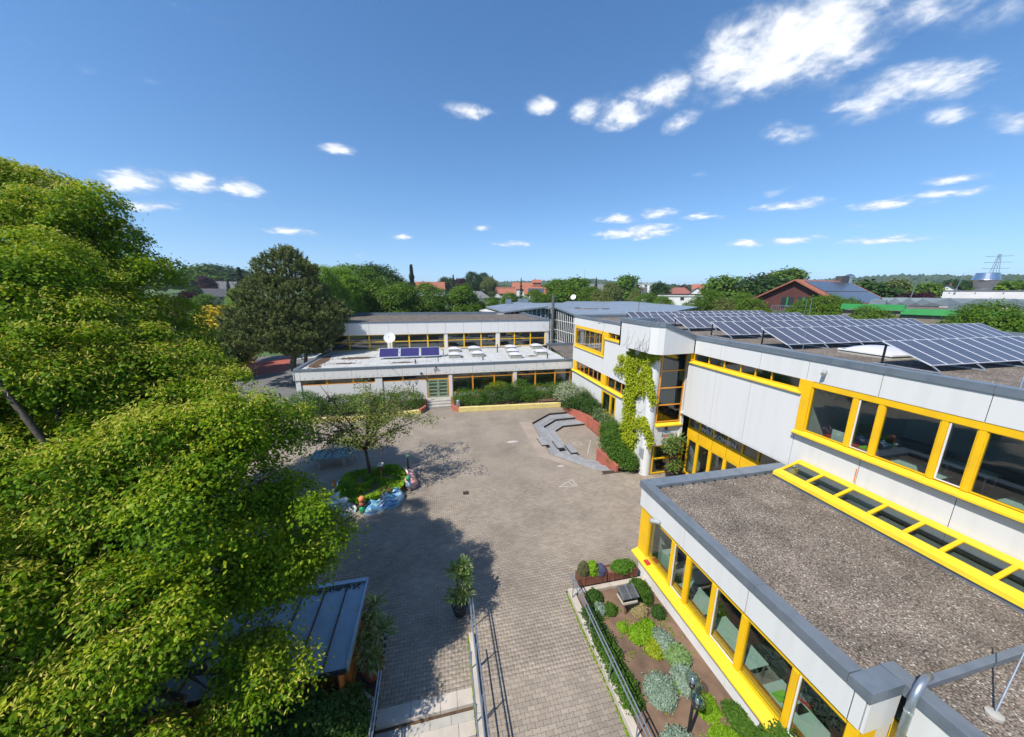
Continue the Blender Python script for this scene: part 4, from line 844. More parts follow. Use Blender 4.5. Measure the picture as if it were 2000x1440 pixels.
    MB().hexa([(-14.75, 48.95, 7.85), (16.65, 48.95, 7.85), (16.65, 49.3, 7.85), (-14.75, 49.3, 7.85)], [(-14.75, 48.95, 8.02), (16.65, 48.95, 8.02), (16.65, 49.3, 8.0), (-14.75, 49.3, 8.0)]).build('coping', 'coping_zinc', t)
    MB().box(-14.75, 16.65, 66.6, 67.0, 7.6, 8.25).build('rear_coping', 'coping_zinc', t); MB().box(-14.76, -14.3, 49.31, 66.6, 7.6, 8.2).build('side_coping', 'coping_zinc', t); MB().box(16.2, 16.66, 49.31, 66.6, 7.6, 8.1).build('side_coping', 'coping_zinc', t)
    MB().box(-14.3, 16.2, 49.31, 66.6, 7.5, 7.8).build('gravel_roof', 'roof_gravel_far', t)
    MB().box(-14.7, -14.5, 49.1, 66.8, 0, 7.6).build('side_wall', 'white_panel_rear', t); MB().box(16.4, 16.6, 49.1, 66.8, 0, 7.6).build('side_wall', 'white_panel_rear', t); MB().box(-14.5, 16.4, 66.62, 66.8, 0, 7.6).build('rear_wall', 'white_panel_rear', t)
    for x0, x1 in ((-14.65, -14.05), (-6.82, -6.25), (.92, 1.35), (8.42, 8.95), (15.97, 16.5)): MB().box(x0, x1, 49.08, 49.4, 4.1, 6.248).build('column', 'white_panel_rear', t)
    for a, b, mu in ((-14.05, -6.82, (-11.74, -9.2)), (-6.25, .92, (-3.95, -1.42)), (1.35, 8.42, (3.7, 6.18)), (8.95, 15.97, (11.2, 13.68))):
        window(t, on_y, 49.15, a, b, 4.15, 6.248, mu, (5.25,), .09, (0, .1), 'yellow_paint', 'glass', mw=.17)
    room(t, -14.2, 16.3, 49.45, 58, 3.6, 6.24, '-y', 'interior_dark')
    MB().box(-14.1, 16.4, 49.07, 49.2, 4.08, 4.148).build('window_sill', 'concrete', t)
    return t
rear = build_rear()
sign_logo('yard_emblem', 'small faded school emblem on white fascia above green yard door', (-.35, 37.243, 3.58), .85, '-y')


# ================================================================== COURTYARD OBJECTS
# ---- sunken seating steps
def build_amphitheatre():
    t = thing('seating_steps', 'sunken seating steps of grey planks bent round a small paved arena', 'steps', (10.8, 25, -.45))
    ring0 = [(13.3, 31.05), (10.76, 31.0), (8.33, 28.87), (7.99, 22.49), (10.45, 19.45), (11.75, 19.3)]
    ring1 = [(13.5, 29.95), (11.08, 29.85), (9.28, 28.25), (9.0, 23.1), (10.55, 20.7), (11.55, 20.3)]
    ring2 = [(13.6, 28.7), (11.36, 28.6), (10.2, 27.6), (9.92, 23.9), (10.6, 21.95), (11.45, 21.4)]
    def tier(ra, rb, z, nm):
        for i in range(len(ra) - 1):
            a, b, c, d = ra[i], ra[i + 1], rb[i + 1], rb[i]
            npl = 6
            for k in range(npl):
                t0, t1 = k / npl + .006, (k + 1) / npl - .006
                L = lambda p, q, s: (p[0] + (q[0] - p[0]) * s, p[1] + (q[1] - p[1]) * s)
                q = [L(a, d, t0), L(b, c, t0), L(b, c, t1), L(a, d, t1)]
                MB().hexa([(p[0], p[1], z - .04) for p in q], [(p[0], p[1], z) for p in q]).build('plank', 'deck_plank', t)
        # riser below the inner edge
        for i in range(len(rb) - 1):
            a, b = rb[i], rb[i + 1]; MB().add([(a[0], a[1], z - .24), (b[0], b[1], z - .24), (b[0], b[1], z - .035), (a[0], a[1], z - .035)], [(0, 1, 2, 3)]).build('riser', 'deck_dark', t)
    tier(ring0, ring1, -.20, 'a'); tier(ring1, ring2, -.42, 'b')
    for i in range(len(ring0) - 1):
        a, b = ring0[i], ring0[i + 1]; MB().add([(a[0], a[1], -.25), (b[0], b[1], -.25), (b[0], b[1], -.002), (a[0], a[1], -.002)], [(0, 1, 2, 3)]).build('riser', 'deck_dark', t)
    # small plank blocks set across the long side
    for x, y, z in ((7.75, 24.6, .14), (8.95, 24.2, -.04), (9.85, 23.6, -.25)):
        for k in range(5): MB().box(x + k * .11, x + k * .11 + .1, y - .75, y + .75, z - .05, z).build('plank', 'deck_plank', t)
        MB().box(x, x + .55, y - .74, y + .74, z - .2, z - .052).build('riser', 'deck_dark', t)
    return t
build_amphitheatre()
structure(MB().prism([(13.7, 28.8), (11.3, 28.65), (10.15, 27.65), (9.85, 23.9), (10.55, 21.9), (11.5, 21.2), (13.8, 23.5)], -.75, -.62).build('arena_floor', 'paving_far'))

def wall_strip(name, label, pts, z0, z1, th, mat, n_seg=1):
    t = thing(name, label, 'wall', (pts[0][0], pts[0][1], z0))
    for a, b in zip(pts[:-1], pts[1:]):
        a = Vector(a); b = Vector(b); d = (b - a).normalized(); n = Vector((-d.y, d.x)) * th
        for k in range(n_seg):
            p = a.lerp(b, k / n_seg) + d * .004; q = a.lerp(b, (k + 1) / n_seg) - d * .004
            MB().hexa([(p.x, p.y, z0), (q.x, q.y, z0), (q.x + n.x, q.y + n.y, z0), (p.x + n.x, p.y + n.y, z0)], [(p.x, p.y, z1), (q.x, q.y, z1), (q.x + n.x, q.y + n.y, z1), (p.x + n.x, p.y + n.y, z1)]).build('wall_segment', mat, t, bevel=.02)
    return t
wall_strip('retaining_wall', 'terracotta red retaining wall at the back of the sunken arena', [(13.85, 24.1), (13.75, 28.4), (12.5, 31.6)], -.62, .5, -.22, 'terracotta_wall', 2)
wall_strip('retaining_wall', 'terracotta red wall with chalk scribbles at the near end of the arena', [(11.5, 19.0), (11.4, 21.75)], -.62, .5, -.2, 'terracotta_wall', 2)
wall_strip('bed_wall', 'long pale yellow wall of the right flower bed below the hedge', [(12.55, 32.5), (1.75, 33.15)], 0, .5, -.3, 'pale_yellow_wall', 5)
wall_strip('bed_wall', 'short terracotta wall end right of the door steps', [(1.75, 33.15), (1.15, 33.9), (1.15, 36.9)], 0, .52, -.25, 'terracotta_wall')
wall_strip('bed_wall', 'short terracotta wall end left of the door steps', [(-1.5, 36.9), (-1.5, 34.3), (-2.0, 33.4)], 0, .5, -.25, 'terracotta_wall')
wall_strip('bed_wall', 'pale yellow wall of the left flower bed behind the small tree', [(-2.0, 33.4), (-7.7, 32.6), (-11.5, 33.0), (-14.4, 34.1)], 0, .42, -.3, 'pale_yellow_wall', 2)
structure(fill_poly([(1.3, 33.6), (12.6, 32.8), (15.3, 31.0), (15.3, 37.4), (1.3, 37.4)], [], .38, 'right_bed', 'soil')); structure(fill_poly([(-14.3, 34.2), (-11.4, 33.2), (-7.7, 32.85), (-2.2, 33.6), (-1.7, 34.4), (-1.7, 37.4), (-14.3, 37.4)], [], .32, 'left_bed', 'soil'))
structure(fill_poly([(14.05, 24.0), (13.95, 28.4), (12.8, 31.6), (15.3, 31.9), (15.3, 21.2), (13.15, 21.2), (13.15, 18.5), (12.9, 18.4), (11.7, 18.95), (11.65, 21.7), (12.6, 22.8)], [], .34, 'wall_bed', 'soil'))
# ---- steps to the green door
t = thing('door_steps', 'three wide concrete steps up to the green yard door', 'steps', (-.2, 36, 0))
for k in range(3): MB().box(-1.48, 1.12, 35.0 + k * .55, 37.4, .002 + k * .15, .15 + k * .15).build('tread', 'concrete', t, bevel=.01)
t = thing('bench', 'narrow wooden bench on the yellow bed wall by the hedge', 'bench', (11.5, 33.6, .5))
for k in range(3): MB().box(10.3, 12.7, 33.25 + k * .13, 33.36 + k * .13, .62, .66).build('slat', 'wood_brown', t)
for x in (10.6, 12.4): MB().box(x, x + .08, 33.28, 33.6, .38, .62).build('leg', 'concrete', t)
t = thing('litter_bin', 'grey metal litter bin on a post beside the door steps', 'bin', (1.75, 33.6, 0))
MB().lathe((1.75, 33.55, 0), [(.17, .55), (.19, .57), (.2, 1.15), (.18, 1.17)], 14).build('bin_body', 'galvanised', t); MB().box(1.95, 2.0, 33.7, 33.75, 0, 1.25).build('post', 'black_metal', t)
# ---- double globe lamps
def globe_lamp(loc, h, rad, spread, axis, label):
    t = thing('globe_lamp', label, 'street lamp', loc, 'globe lamps'); x, y, z = loc
    MB().tube([(x, y, z), (x, y, z + h)], [.045, .035], 10).build('pole', 'black_metal', t)
    MB().lathe((x, y, z), [(.09, 0), (.09, .05), (.05, .12)], 12).build('base', 'black_metal', t)
    for s in (-1, 1):
        ex, ey = x + axis[0] * s * spread, y + axis[1] * s * spread
        a = MB().tube([(x, y, z + h - .35), (x + axis[0] * s * spread * .6, y + axis[1] * s * spread * .6, z + h - .3), (ex, ey, z + h - .12)], .02, 6).build('arm', 'black_metal', t)
        MB().lathe((ex, ey, z + h - .12), [(.05, 0), (.075, .03), (.075, .1), (.05, .12)], 12).build('holder', 'black_metal', a)
        MB().lathe((ex, ey, z + h), [(.03, 0), (.045, .06), (.03, .16), (.01, .18)], 10).build('bulb', 'lamp_inner', a)
        prof = [(rad * math.sin(math.pi * k / 14) + .002, rad - rad * math.cos(math.pi * k / 14)) for k in range(15)]
        MB().lathe((ex, ey, z + h - .03), prof, 24).build('globe', 'globe_clear', a, smooth=True)
    return t
def globe_material():
    m = bpy.data.materials.new('globe_clear'); m.use_nodes = True; nt = m.node_tree; nt.nodes.clear(); N = nt.nodes.new; Lk = nt.links.new
    out = N('ShaderNodeOutputMaterial'); tr = N('ShaderNodeBsdfTransparent'); tr.inputs[0].default_value = (.82, .85, .84, 1); gl = N('ShaderNodeBsdfGlossy'); gl.inputs['Roughness'].default_value = .03
    lw0 = N('ShaderNodeLayerWeight'); lw0.inputs[0].default_value = .5; lp = N('ShaderNodeMath'); lp.operation = 'POWER'; lp.inputs[1].default_value = 3.5; Lk(lw0.outputs['Facing'], lp.inputs[0]); lw = N('ShaderNodeMath'); lw.operation = 'MULTIPLY_ADD'; lw.inputs[1].default_value = .8; lw.inputs[2].default_value = .13; Lk(lp.outputs[0], lw.inputs[0]); mx = N('ShaderNodeMixShader'); Lk(lw.outputs[0], mx.inputs[0]); Lk(tr.outputs[0], mx.inputs[1]); Lk(gl.outputs[0], mx.inputs[2]); Lk(mx.outputs[0], out.inputs[0]); MATS['globe_clear'] = m
globe_material(); material('lamp_inner', (.6, .62, .62), .3, metal=.6)
globe_lamp((6.2, 5.6, .15), 1.55, .19, .24, (.45, .89), 'black double globe lamp with clear balls standing in the herb garden')
globe_lamp((-2.75, 35.6, .35), 2.3, .2, .36, (1, 0), 'distant double globe lamp in the bed left of the green door')

# ---- mosaic planter with the small tree
def mosaic_material():
    m = bpy.data.materials.new('mosaic'); m.use_nodes = True; nt = m.node_tree; N = nt.nodes.new; Lk = nt.links.new; b = nt.nodes['Principled BSDF']; b.inputs['Roughness'].default_value = .3
    at = N('ShaderNodeAttribute'); at.attribute_name = 'col'; g = N('ShaderNodeNewGeometry')
    v = N('ShaderNodeTexVoronoi'); v.inputs['Scale'].default_value = 16; Lk(g.outputs['Position'], v.inputs['Vector']); v2 = N('ShaderNodeTexVoronoi'); v2.feature = 'DISTANCE_TO_EDGE'; v2.inputs['Scale'].default_value = 16; Lk(g.outputs['Position'], v2.inputs['Vector'])
    sc = N('ShaderNodeSeparateColor'); Lk(v.outputs['Color'], sc.inputs[0]); mr = N('ShaderNodeMapRange'); mr.inputs[3].default_value = .65; mr.inputs[4].default_value = 1.3; Lk(sc.outputs[0], mr.inputs[0])
    h = N('ShaderNodeHueSaturation'); Lk(at.outputs['Color'], h.inputs['Color']); Lk(mr.outputs[0], h.inputs['Value'])
    gt = N('ShaderNodeMath'); gt.operation = 'GREATER_THAN'; gt.inputs[1].default_value = .04; Lk(v2.outputs['Distance'], gt.inputs[0])
    mx = N('ShaderNodeMix'); mx.data_type = 'RGBA'; mx.inputs['A'].default_value = (.3, .3, .3, 1); Lk(gt.outputs[0], mx.inputs['Factor']); Lk(h.outputs[0], mx.inputs['B']); Lk(mx.outputs['Result'], b.inputs['Base Color']); MATS['mosaic'] = m
mosaic_material()
def mosaic_seat(t, ctr, path, w, hts, cols, name, label):
    """lumpy seat swept along a path round the bed, painted in flowing colour patches"""
    n = len(path); nc = 14; vs = []; cs = []
    for i in range(n):
        p = Vector(path[i]); d = (Vector(path[min(i + 1, n - 1)]) - Vector(path[max(i - 1, 0)])).normalized(); nrm = Vector((d.y, -d.x))
        if (p - Vector(ctr[:2])).dot(nrm) < 0: nrm = -nrm
        tt = i / (n - 1); endf = min(1, min(tt, 1 - tt) * 5 + .35); hh = hts[0] + (hts[1] - hts[0]) * tt; hh *= (.85 + .25 * math.sin(i * 1.3)) * endf; ww = w * (.9 + .18 * math.sin(i * .9 + 1)) * endf
        for k in range(nc):
            a = math.pi * k / (nc - 1); u = math.cos(a); v = math.sin(a); back = 1.0 + (.55 if u < -.2 else 0) * 1.0 + .06 * math.sin(i * 2 + k)
            q = p + nrm * (u * ww / 2); vs.append((q.x, q.y, max(.0, max(v, 0.0) ** .7 * hh * back)))
            f = math.sin(i * .75 + k * .5) + math.sin(i * 1.7 - k * .9) * .6 + math.sin(k * 1.1 + tt * 5); cs.append(cols[int((f + 2.6) / 5.2 * len(cols)) % len(cols)])
    fs = []
    for i in range(n - 1):
        for k in range(nc - 1): a = i * nc + k; fs.append((a, a + 1, a + nc + 1, a + nc))
    fs += [tuple(range(nc)), tuple((n - 1) * nc + k for k in range(nc))[::-1]]
    mb = MB(); mb.add(vs, fs); o = mb.build(name, 'mosaic', t, smooth=True); me = o.data
    a = me.color_attributes.new('col', 'FLOAT_COLOR', 'POINT')
    for i, c in enumerate(cs): a.data[i].color = tuple(c) + (1,)
    s = o.modifiers.new('sub', 'SUBSURF'); s.levels = 2; s.render_levels = 2
    o['label'] = label; return o
def arc(c, rx, ry, a0, a1, n): return [(c[0] + rx * math.cos(R(a0 + (a1 - a0) * i / (n - 1))), c[1] + ry * math.sin(R(a0 + (a1 - a0) * i / (n - 1)))) for i in range(n)]
def build_mosaic():
    c = (-4.35, 20.3, 0); t = thing('mosaic_planter', 'round planter ringed by colourful mosaic sculpture seats', 'planter', c)
    mosaic_seat(t, c, arc(c, 2.1, 2.25, -92, -28, 13), .95, (.42, .6), [(.05, .09, .32), (.08, .28, .62), (.10, .50, .66), (.35, .68, .78), (.03, .05, .2), (.55, .75, .8), (.07, .33, .68)], 'mosaic_seat', 'blue and turquoise mosaic seat')
    mosaic_seat(t, c, arc(c, 2.3, 2.25, -14, 50, 11), .95, (.6, .5), [(.75, .25, .2), (.8, .45, .15), (.65, .18, .3), (.8, .4, .4), (.8, .55, .25), (.4, .1, .25)], 'mosaic_seat', 'orange and pink mosaic seat')
    mosaic_seat(t, c, arc(c, 2.1, 2.2, -168, -104, 11), .95, (.4, .45), [(.55, .62, .5), (.42, .55, .45), (.55, .58, .58), (.3, .38, .42), (.62, .62, .55), (.45, .12, .10), (.4, .45, .6)], 'mosaic_seat', 'pale green and grey mosaic seat')
    mosaic_seat(t, c, arc(c, 2.2, 2.35, 125, 182, 11), .5, (.38, .4), [(.62, .66, .72), (.25, .45, .75), (.7, .7, .7), (.6, .65, .7), (.15, .3, .6)], 'mosaic_seat', 'white and blue mosaic seat')
    mosaic_seat(t, c, arc(c, 2.0, 2.3, 62, 118, 9), .4, (.32, .34), [(.25, .27, .26), (.5, .5, .5), (.3, .3, .34)], 'mosaic_rim', None or 'grey mosaic rim')
    # soil mound
    mb = MB(); n = 24; vs = [(c[0], c[1], .5)]
    for r, z in ((1.0, .46), (1.75, .36), (2.0, 0)):
        vs += [(c[0] + r * math.cos(2 * math.pi * k / n), c[1] + r * 1.05 * math.sin(2 * math.pi * k / n), z) for k in range(n)]
    fs = [(0, 1 + k, 1 + (k + 1) % n) for k in range(n)] + [(1 + j * n + k, 1 + (j + 1) * n + k, 1 + (j + 1) * n + (k + 1) % n, 1 + j * n + (k + 1) % n) for j in range(2) for k in range(n)]
    mb.add(vs, fs); mb.build('soil_mound', 'soil', t, smooth=True)
    # little totem figures between the seats
    for x, y, cs, h in ((-4.5, 18.0, (('green_plastic2', .17, .0, .42), ('terracotta_wall', .15, .42, .72), ('logo_orange', .17, .72, 1.0)), 1), (-6.55, 20.4, (('pale_stone', .14, 0, .4), ('logo_orange', .12, .4, .75), ('wood_orange', .08, .75, .9)), 1), (-2.15, 19.6, (('pale_stone2', .18, .3, .75), ('green_plastic2', .13, .75, 1.05)), 1), (-2.4, 22.4, (('wood_brown', .06, 0, .9), ('door_green', .16, .9, 1.1)), 1)):
        for mt, r, z0, z1 in cs: MB().lathe((x, y, 0), [(r * .8, z0), (r, z0 + (z1 - z0) * .3), (r * .95, z0 + (z1 - z0) * .7), (r * .45, z1)], 12).build('totem_piece', mt, t, smooth=True)
    mb = MB()
    for k in range(6):
        a = k * 1.05; mb.tube([(-3.35 + .1 * math.cos(a), 18.75, .62), (-3.3 + .3 * math.cos(a), 18.7 + .3 * math.sin(a), .85), (-3.25 + .5 * math.cos(a + .4), 18.65 + .45 * math.sin(a + .4), .72)], [.05, .04, .02], 6)
    mb.build('octopus_arm', 'wood_brown', t, smooth=True)
    return t
build_mosaic()
def bird_house(label, x, y, z, h):
    t = thing('nesting_box', label, 'nesting box', (x, y, z)); MB().tube([(x, y, z), (x, y, z + h)], .03, 6).build('post', 'wood_orange', t)
    MB().box(x - .11, x + .11, y - .1, y + .1, z + h, z + h + .3).build('box', 'wood_brown', t); MB().hexa([(x - .17, y - .18, z + h + .29), (x + .17, y - .18, z + h + .29), (x + .17, y + .16, z + h + .36), (x - .17, y + .16, z + h + .36)], [(x - .17, y - .18, z + h + .32), (x + .17, y - .18, z + h + .32), (x + .17, y + .16, z + h + .39), (x - .17, y + .16, z + h + .39)]).build('lid', 'logo_grey', t)
bird_house('grey nesting box on a post in the mosaic planter', -3.76, 20.06, .4, 1.0)

# ---- garden in front of the wing
structure(MB().hexa([(4.95, 4, 0), (8.2, 4, 0), (8.2, 10.45, 0), (4.95, 10.45, 0)], [(4.95, 4, .17), (8.2, 4, .24), (8.2, 10.45, .13), (4.95, 10.45, .13)]).build('garden_bed', 'soil'))
wall_strip('garden_kerb', 'low concrete kerb between the paved ramp and the herb garden', [(4.72, 2.5), (4.72, 10.7)], -.02, .25, -.24, 'concrete_warm', 4)
wall_strip('garden_kerb', 'low concrete kerb behind the wooden planter boxes', [(4.965, 10.42), (8.1, 10.42)], -.02, .25, .2, 'concrete_warm', 2)
wall_strip('ramp_wall', 'narrow concrete wall between the steps and the paved ramp', [(.62, 2.5), (.62, 9.75)], -.02, .2, -.16, 'concrete_warm', 3)
wall_strip('ledge_wall', 'thin angled concrete edging beside the shady hedge', [(-2.3, 5.5), (-2.3, 8.3), (-2.65, 8.6)], -.3, .3, .12, 'concrete', 2)
def railing(label, x, ys, ztop, zb, bars, xo, curl=True):
    t = thing('railing', label, 'railing', (x, ys[0], zb), 'galvanised handrails'); y0, y1 = ys
    for k in range(bars):
        mb = MB(); xx = x + k * xo; z = ztop - k * .0
        if k == 0 or bars == 2: pts = [(xx, y0, z), (xx, y1, z)]
        mb.tube(pts, .024, 8); mb.build('rail', 'galvanised', t)
    n = max(2, int((y1 - y0) / 1.5))
    for i in range(n + 1):
        y = y0 + .25 + (y1 - y0 - .5) * i / n; MB().tube([(x + xo * .5, y, zb), (x + xo * .5, y, ztop - .12), (x + xo * .5, y, ztop - .03)], .02, 6).build('post', 'galvanised', t)
        MB().tube([(x - .01, y, ztop - .05), (x + xo + .01, y, ztop - .05)], .012, 5).build('bracket', 'galvanised', t)
    return t
railing('double steel handrail along the garden kerb', 4.70, (2.6, 10.5), 1.12, .2, 2, .11)
railing('double steel handrail on the wall between steps and ramp', .72, (2.6, 10.3), 1.1, .0, 2, .10)
railing('single steel handrail of the steps, left of the ramp wall', .57, (2.6, 8.8), .9, -.3, 1, .06)
railing('double steel handrail at the left end of the steps by the hedge', -2.16, (2.6, 8.55), .9, -.3, 2, .07)
def plank_box(label, x0, x1, y0, y1, z):
    t = thing('planter_box', label, 'planter box', ((x0 + x1) / 2, (y0 + y1) / 2, z), 'wooden planter boxes')
    for k in range(3):
        for (a, b, c, d) in ((x0, x1, y0, y0 + .03), (x0, x1, y1 - .03, y1)): MB().box(a, b, c, d, z + k * .135, z + k * .135 + .128).build('plank', 'wood_red', t)
        for (a, b) in ((x0, x0 + .03), (x1 - .03, x1)): MB().box(a, b, y0 + .031, y1 - .031, z + k * .135, z + k * .135 + .128).build('plank', 'wood_red', t)
    for x in (x0 + .16, x1 - .3): MB().box(x, x + .1, y0 - .022, y0 - .001, z, z + .41).build('cleat', 'wood_red', t)
    MB().box(x0 + .03, x1 - .03, y0 + .03, y1 - .03, z, z + .33).build('soil_fill', 'soil', t)
    return t
plank_box('reddish wooden planter box with lavender at the ramp end of the garden', 5.2, 6.43, 10.66, 11.08, .255); plank_box('reddish wooden planter box with low green leaves touching the wing wall', 6.5, 7.86, 10.66, 11.08, .255)
t = thing('bird_table', 'wooden bird table with dark ribbed roof standing in the herb garden', 'bird table', (6.49, 9.28, .12))
MB().tube([(6.49, 9.28, .1), (6.49, 9.28, .78)], .05, 8).build('post', 'wood_brown', t); MB().box(6.2, 6.8, 9.05, 9.5, .78, .82).build('tray', 'wood_brown', t)
for a, b, c, d in ((6.2, 6.8, 9.05, 9.08), (6.2, 6.8, 9.47, 9.5), (6.2, 6.23, 9.081, 9.469), (6.77, 6.8, 9.081, 9.469)): MB().box(a, b, c, d, .821, .9).build('tray_rim', 'pale_stone', t)
for x in (6.22, 6.74):
    for y in (9.07, 9.44): MB().box(x, x + .04, y, y + .04, .9, 1.08 + (y - 9.07) * .25).build('support', 'wood_brown', t)
MB().hexa([(6.16, 9.02, 1.07), (6.84, 9.02, 1.07), (6.84, 9.5, 1.2), (6.16, 9.5, 1.2)], [(6.16, 9.02, 1.1), (6.84, 9.02, 1.1), (6.84, 9.5, 1.23), (6.16, 9.5, 1.23)]).build('roof', 'roof_felt', t)
for k in range(3): MB().hexa([(6.18 + k * .3, 9.01, 1.1), (6.22 + k * .3, 9.01, 1.1), (6.22 + k * .3, 9.51, 1.23), (6.18 + k * .3, 9.51, 1.23)], [(6.19 + k * .3, 9.01, 1.125), (6.21 + k * .3, 9.01, 1.125), (6.21 + k * .3, 9.51, 1.255), (6.19 + k * .3, 9.51, 1.255)]).build('roof_rib', 'coping_zinc', t)
t = thing('red_box', 'small red plastic box on the yellow window sill at the wing corner', 'box', (7.95, 10.2, 1.3)); MB().box(7.82, 8.0, 10.08, 10.32, 1.29, 1.36).build('lid', 'red_plastic', t, bevel=.01)
# ---- drain, chalk drawings
t = thing('floor_drain', 'small square iron drain grate in the courtyard paving', 'drain', (1.27, 18.68, 0)); MB().box(1.09, 1.45, 18.5, 18.86, -.01, .006).build('frame', 'rust', t)
for k in range(6): MB().box(1.115 + k * .053, 1.145 + k * .053, 18.54, 18.82, .007, .012).build('bar', 'black_metal', t)
def chalk(label, polys, mat='chalk', z=.006, w=.03):
    t = thing('chalk_drawing', label, 'chalk drawing', (polys[0][0][0], polys[0][0][1], 0), 'chalk drawings on the ground')
    for pl in polys:
        for a, b in zip(pl[:-1], pl[1:]):
            a = Vector(a); b = Vector(b); d = (b - a).normalized(); n = Vector((-d.y, d.x)) * w / 2
            MB().quad((a.x - n.x, a.y - n.y, z), (b.x - n.x, b.y - n.y, z), (b.x + n.x, b.y + n.y, z), (a.x + n.x, a.y + n.y, z)).build('stroke', mat, t)
    return t
chalk('white chalk triangle drawn on paving near the seating steps', [[(7.05, 18.1), (8.25, 18.0), (8.2, 18.75), (7.05, 18.1)], [(7.9, 18.5), (8.05, 18.05)]], w=.035)
def blot(label, x, y, rx, ry):
    n = 12; pts = [(x + rx * math.cos(k * .5236) * (.8 + .3 * rnd.random()), y + ry * math.sin(k * .5236) * (.8 + .3 * rnd.random()), .0055) for k in range(n)]; o = MB().add(pts, [tuple(range(n))]).build('chalk_blot', 'chalk_pink'); tag(o, label, 'chalk mark')
blot('pale pink chalk blot on paving left of the seating steps', 5.6, 25.2, .55, .2); blot('small white chalk smear below the corner of the seating steps', 8.1, 20.6, .3, .12)
def circ(x, y, r, n=22): return [(x + r * math.cos(2 * math.pi * k / n), y + r * math.sin(2 * math.pi * k / n)) for k in range(n + 1)]
chalk('row of faint chalk circles on the shaded paving beside the shed', [circ(-2.45 + i * .16, 10.4 + i * .62 + (i % 2) * .1, .27 - .01 * i) for i in range(7)], 'chalk_faint', .006, .014)
structure(fill_poly([(7.2, 29.4), (8.2, 28.9), (7.85, 22.4), (9.6, 20.2), (9.2, 20.0), (7.0, 22.3)], [], .0045, 'concrete_path', 'path_slab'))
chalk('chalk arrow scribbles on the sunken arena floor', [[(11.3, 23.0), (12.7, 25.4), (12.3, 25.5)], circ(11.3, 25.0, .35, 12)], 'chalk', -.612, .04)
# ---- table tennis table in the shade
t = thing('table_tennis_table', 'grey green table tennis table in the shade behind the small tree', 'table', (-7.6, 24.2, 0))
MB().box(-9.0, -6.3, 23.55, 25.05, .74, .79).build('table_top', 'thermal_top', t); MB().box(-7.66, -7.63, 23.4, 25.2, .79, .94).build('net', 'galvanised', t)
for x in (-8.5, -6.9):
    for y in (23.75, 24.75): MB().box(x, x + .12, y, y + .12, 0, .74).build('leg', 'concrete', t)

# ---- shed with zinc roof, bottom left
def build_shed():
    t = thing('garden_shed', 'low shed with seamed blue grey metal roof and orange wooden side, under the linden', 'shed', (-4.6, 9.3, 0))
    x0, x1, y0, y1 = -8.0, -2.72, 7.72, 10.62; za, zb = 2.32, 2.28
    MB().hexa([(x0, y0, 2.2), (x1, y0, 2.2), (x1, y1, 2.24), (x0, y1, 2.24)], [(x0, y0, 2.26), (x1, y0, 2.26), (x1, y1, 2.3), (x0, y1, 2.3)]).build('roof', 'shed_zinc', t)
    for k in range(7):
        x = x1 - .62 - k * .66; MB().box(x - .014, x + .014, y0 + .03, y1 - .12, 2.26, 2.335).build('roof_seam', 'rust', t)
    MB().box(x0, x1, y1 - .11, y1 + .03, 2.22, 2.38).build('gutter', 'galvanised', t); MB().box(x1 - .03, x1 + .03, y0, y1 + .03, 2.18, 2.36).build('verge_trim', 'galvanised', t); MB().box(x0, x1 - .03, y0 - .03, y0 + .02, 2.16, 2.29).build('eaves_trim', 'black_metal', t)
    for k in range(8):
        y = y0 + .25 + k * .32; MB().box(x1 - .34, x1 - .3, y, y + .31, 0, 2.19).build('side_board', 'wood_orange', t)
    for k in range(13): MB().box(x0 + .3 + k * .37, x0 + .66 + k * .37, y1 - .24, y1 - .2, 0, 2.22).build('wall_board', 'wood_orange', t); MB().box(x0 + .3 + k * .37, x0 + .66 + k * .37, y0 + .6, y0 + .64, 0, 2.19).build('wall_board', 'wood_orange', t)
    rg = np.random.default_rng(9)
    mb = MB()
    for k in range(150):
        x = rg.uniform(x0 + 2, x1 - .2); y = y1 - .15 - abs(rg.normal(0, .07)); s = rg.uniform(.02, .05); mb.quad((x - s, y, 2.312), (x, y - s, 2.316), (x + s, y, 2.314), (x, y + s, 2.318))
    q = mb.build('leaf_litter', 'leaf_litter', t); q['kind'] = 'stuff'
build_shed()
t = thing('cold_frame', 'small glazed cold frame standing in the dark hedge, bottom left', 'cold frame', (-4.0, 7.3, 0))
MB().box(-4.45, -3.5, 6.7, 7.8, 0, .62).build('base_box', 'glass_dark', t)
for a, b, c, d in ((-4.5, -3.42, 7.74, 7.84), (-4.5, -3.42, 6.66, 6.74), (-4.5, -4.43, 6.741, 7.739), (-3.5, -3.42, 6.741, 7.739)): MB().box(a, b, c, d, .62, .7).build('frame', 'aluminium', t)
MB().box(-4.43, -3.5, 6.741, 7.739, .64, .655).build('pane', 'glass', t)

